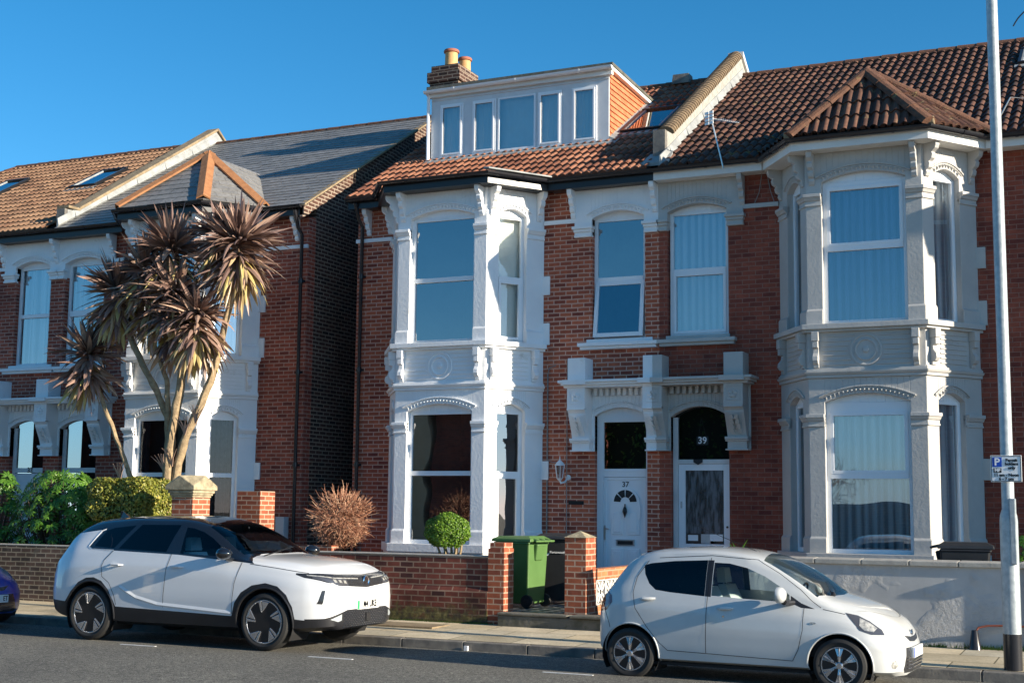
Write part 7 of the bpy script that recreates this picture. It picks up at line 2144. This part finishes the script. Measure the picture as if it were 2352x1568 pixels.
        mb = MB(); patch_m(mb, bv, [(2.43+.035*math.cos(t*.7854), .70+.012*math.sin(t*.7854)) for t in range(8)], 'side', .005, 2, s); mb.build('side_repeater', 'lamp_clear', H)
        mb = MB(); patch_m(mb, bv, [(s*(.60+.035*math.cos(t*.7854)), .30+.045*math.sin(t*.7854)) for t in range(8)], 'front', .005, 3); mb.build('fog_lamp', 'lamp_clear', H)
    mb = MB()
    for z in (.25, .285, .32, .355):
        pts = [front_pt(bv, -.40+.8*i/16, z, .006) for i in range(17)]; pts = [p for p in pts if p is not None]; mb.tube(pts, .006, 5)
    mb.build('grille_bars', 'lamp_dark', H)
    mb = MB(); p = front_pt(bv, 0, .585, .004)
    k = 24
    for rx, rz in ((.055, .036), (.024, .036), (.04, .014)):
        o = .012 if rx == .04 else 0
        mb.tube([p+Vector((.004, rx*math.cos(2*math.pi*i/k), o+rz*math.sin(2*math.pi*i/k))) for i in range(k+1)], .0045, 5, cap=False)
    mb.build('badge', 'chrome', H)
    pf = front_pt(bv, 0, .40, 0); px = pf.x+.02
    mb = MB(); mb.box(px-.03, px, -.26, .26, .345, .455); pl = mb.build('number_plate', 'plate_white', H, bevel=.003)
    mb = MB(); mb.box(px, px+.0015, -.258, -.215, .349, .451); mb.build('blue_flash', 'sign_blue', pl)
    if variant == 'b': text('ET', .10, T(px+.002, .20, .40) @ FX, 'sign_black', pl, 'plate_lettering', sx=.8, bold=.001)
    mb = MB(); mb.box(.3, 2.7, -.66, .66, .34, .5); mb.box(2.28, 2.6, -.58, .58, .5, .86); mb.build('cabin_floor', 'seat_dark', H)
    for y in (-.33, .33): seat(H, 1.45, y, .52, 'seat_pale' if variant == 'a' else 'seat_dark', .50); seat(H, .75, y, .54, 'seat_dark', .45)
    mb = MB(); mb.tube([(2.10+.06*math.sin(R(a)), -.33*-1+.17*math.cos(R(a)), .90+.16*math.sin(R(a))) for a in range(0, 361, 20)], .013, 6, cap=False); mb.tube([(2.10, .33, .90), (2.3, .33, .80)], .03, 6); mb.build('steering_wheel', 'sign_black', H)
    mb = MB(); mb.tube([(2.62, -.35, .98), (2.50, -.05, 1.03), (2.40, .25, 1.08)], .007, 5); mb.lathe([(.02, 0), (.03, .02), (.015, .05)], 8, (2.62, -.35, .96)); mb.build('wiper', 'sign_black', H)
    mb = MB(); mb.tube([(1.78, -.2, 1.41), (1.35, -.21, 1.58), (1.02, -.22, 1.72)], .004, 4); mb.lathe([(.012, 0), (.010, .02)], 8, (1.78, -.2, 1.40)); mb.build('roof_aerial', 'sign_black', H)
    mb = MB(); mb.box(.25, 3.1, -.72, .72, .17, .20); mb.build('underside', 'dark', H)
    H.location = loc; H.rotation_euler = (0, 0, rotz); H.scale = (.985, 1, .965) if variant == 'a' else (1, 1, 1)
    return H
hatch('parked_car', 'small white hatchback with silver six-spoke wheels parked before the grey rendered wall', None, 'car_white_dirty', (-3.475, -6.72, -.03), R(-1.0))
hatch('parked_car', 'dark blue car nose with clear headlight at the far left edge of the picture', None, 'car_blue', (-16.45, -6.75, 0), R(0), variant='b')

# litter and small stones by the kerb
mb = MB(); mb.box(-5.98, -5.93, -5.66, -5.62, -.05, .01); o = mb.build('litter', 'white_plain'); tag(o, 'small white scrap of litter lying against the kerb face', 'litter')
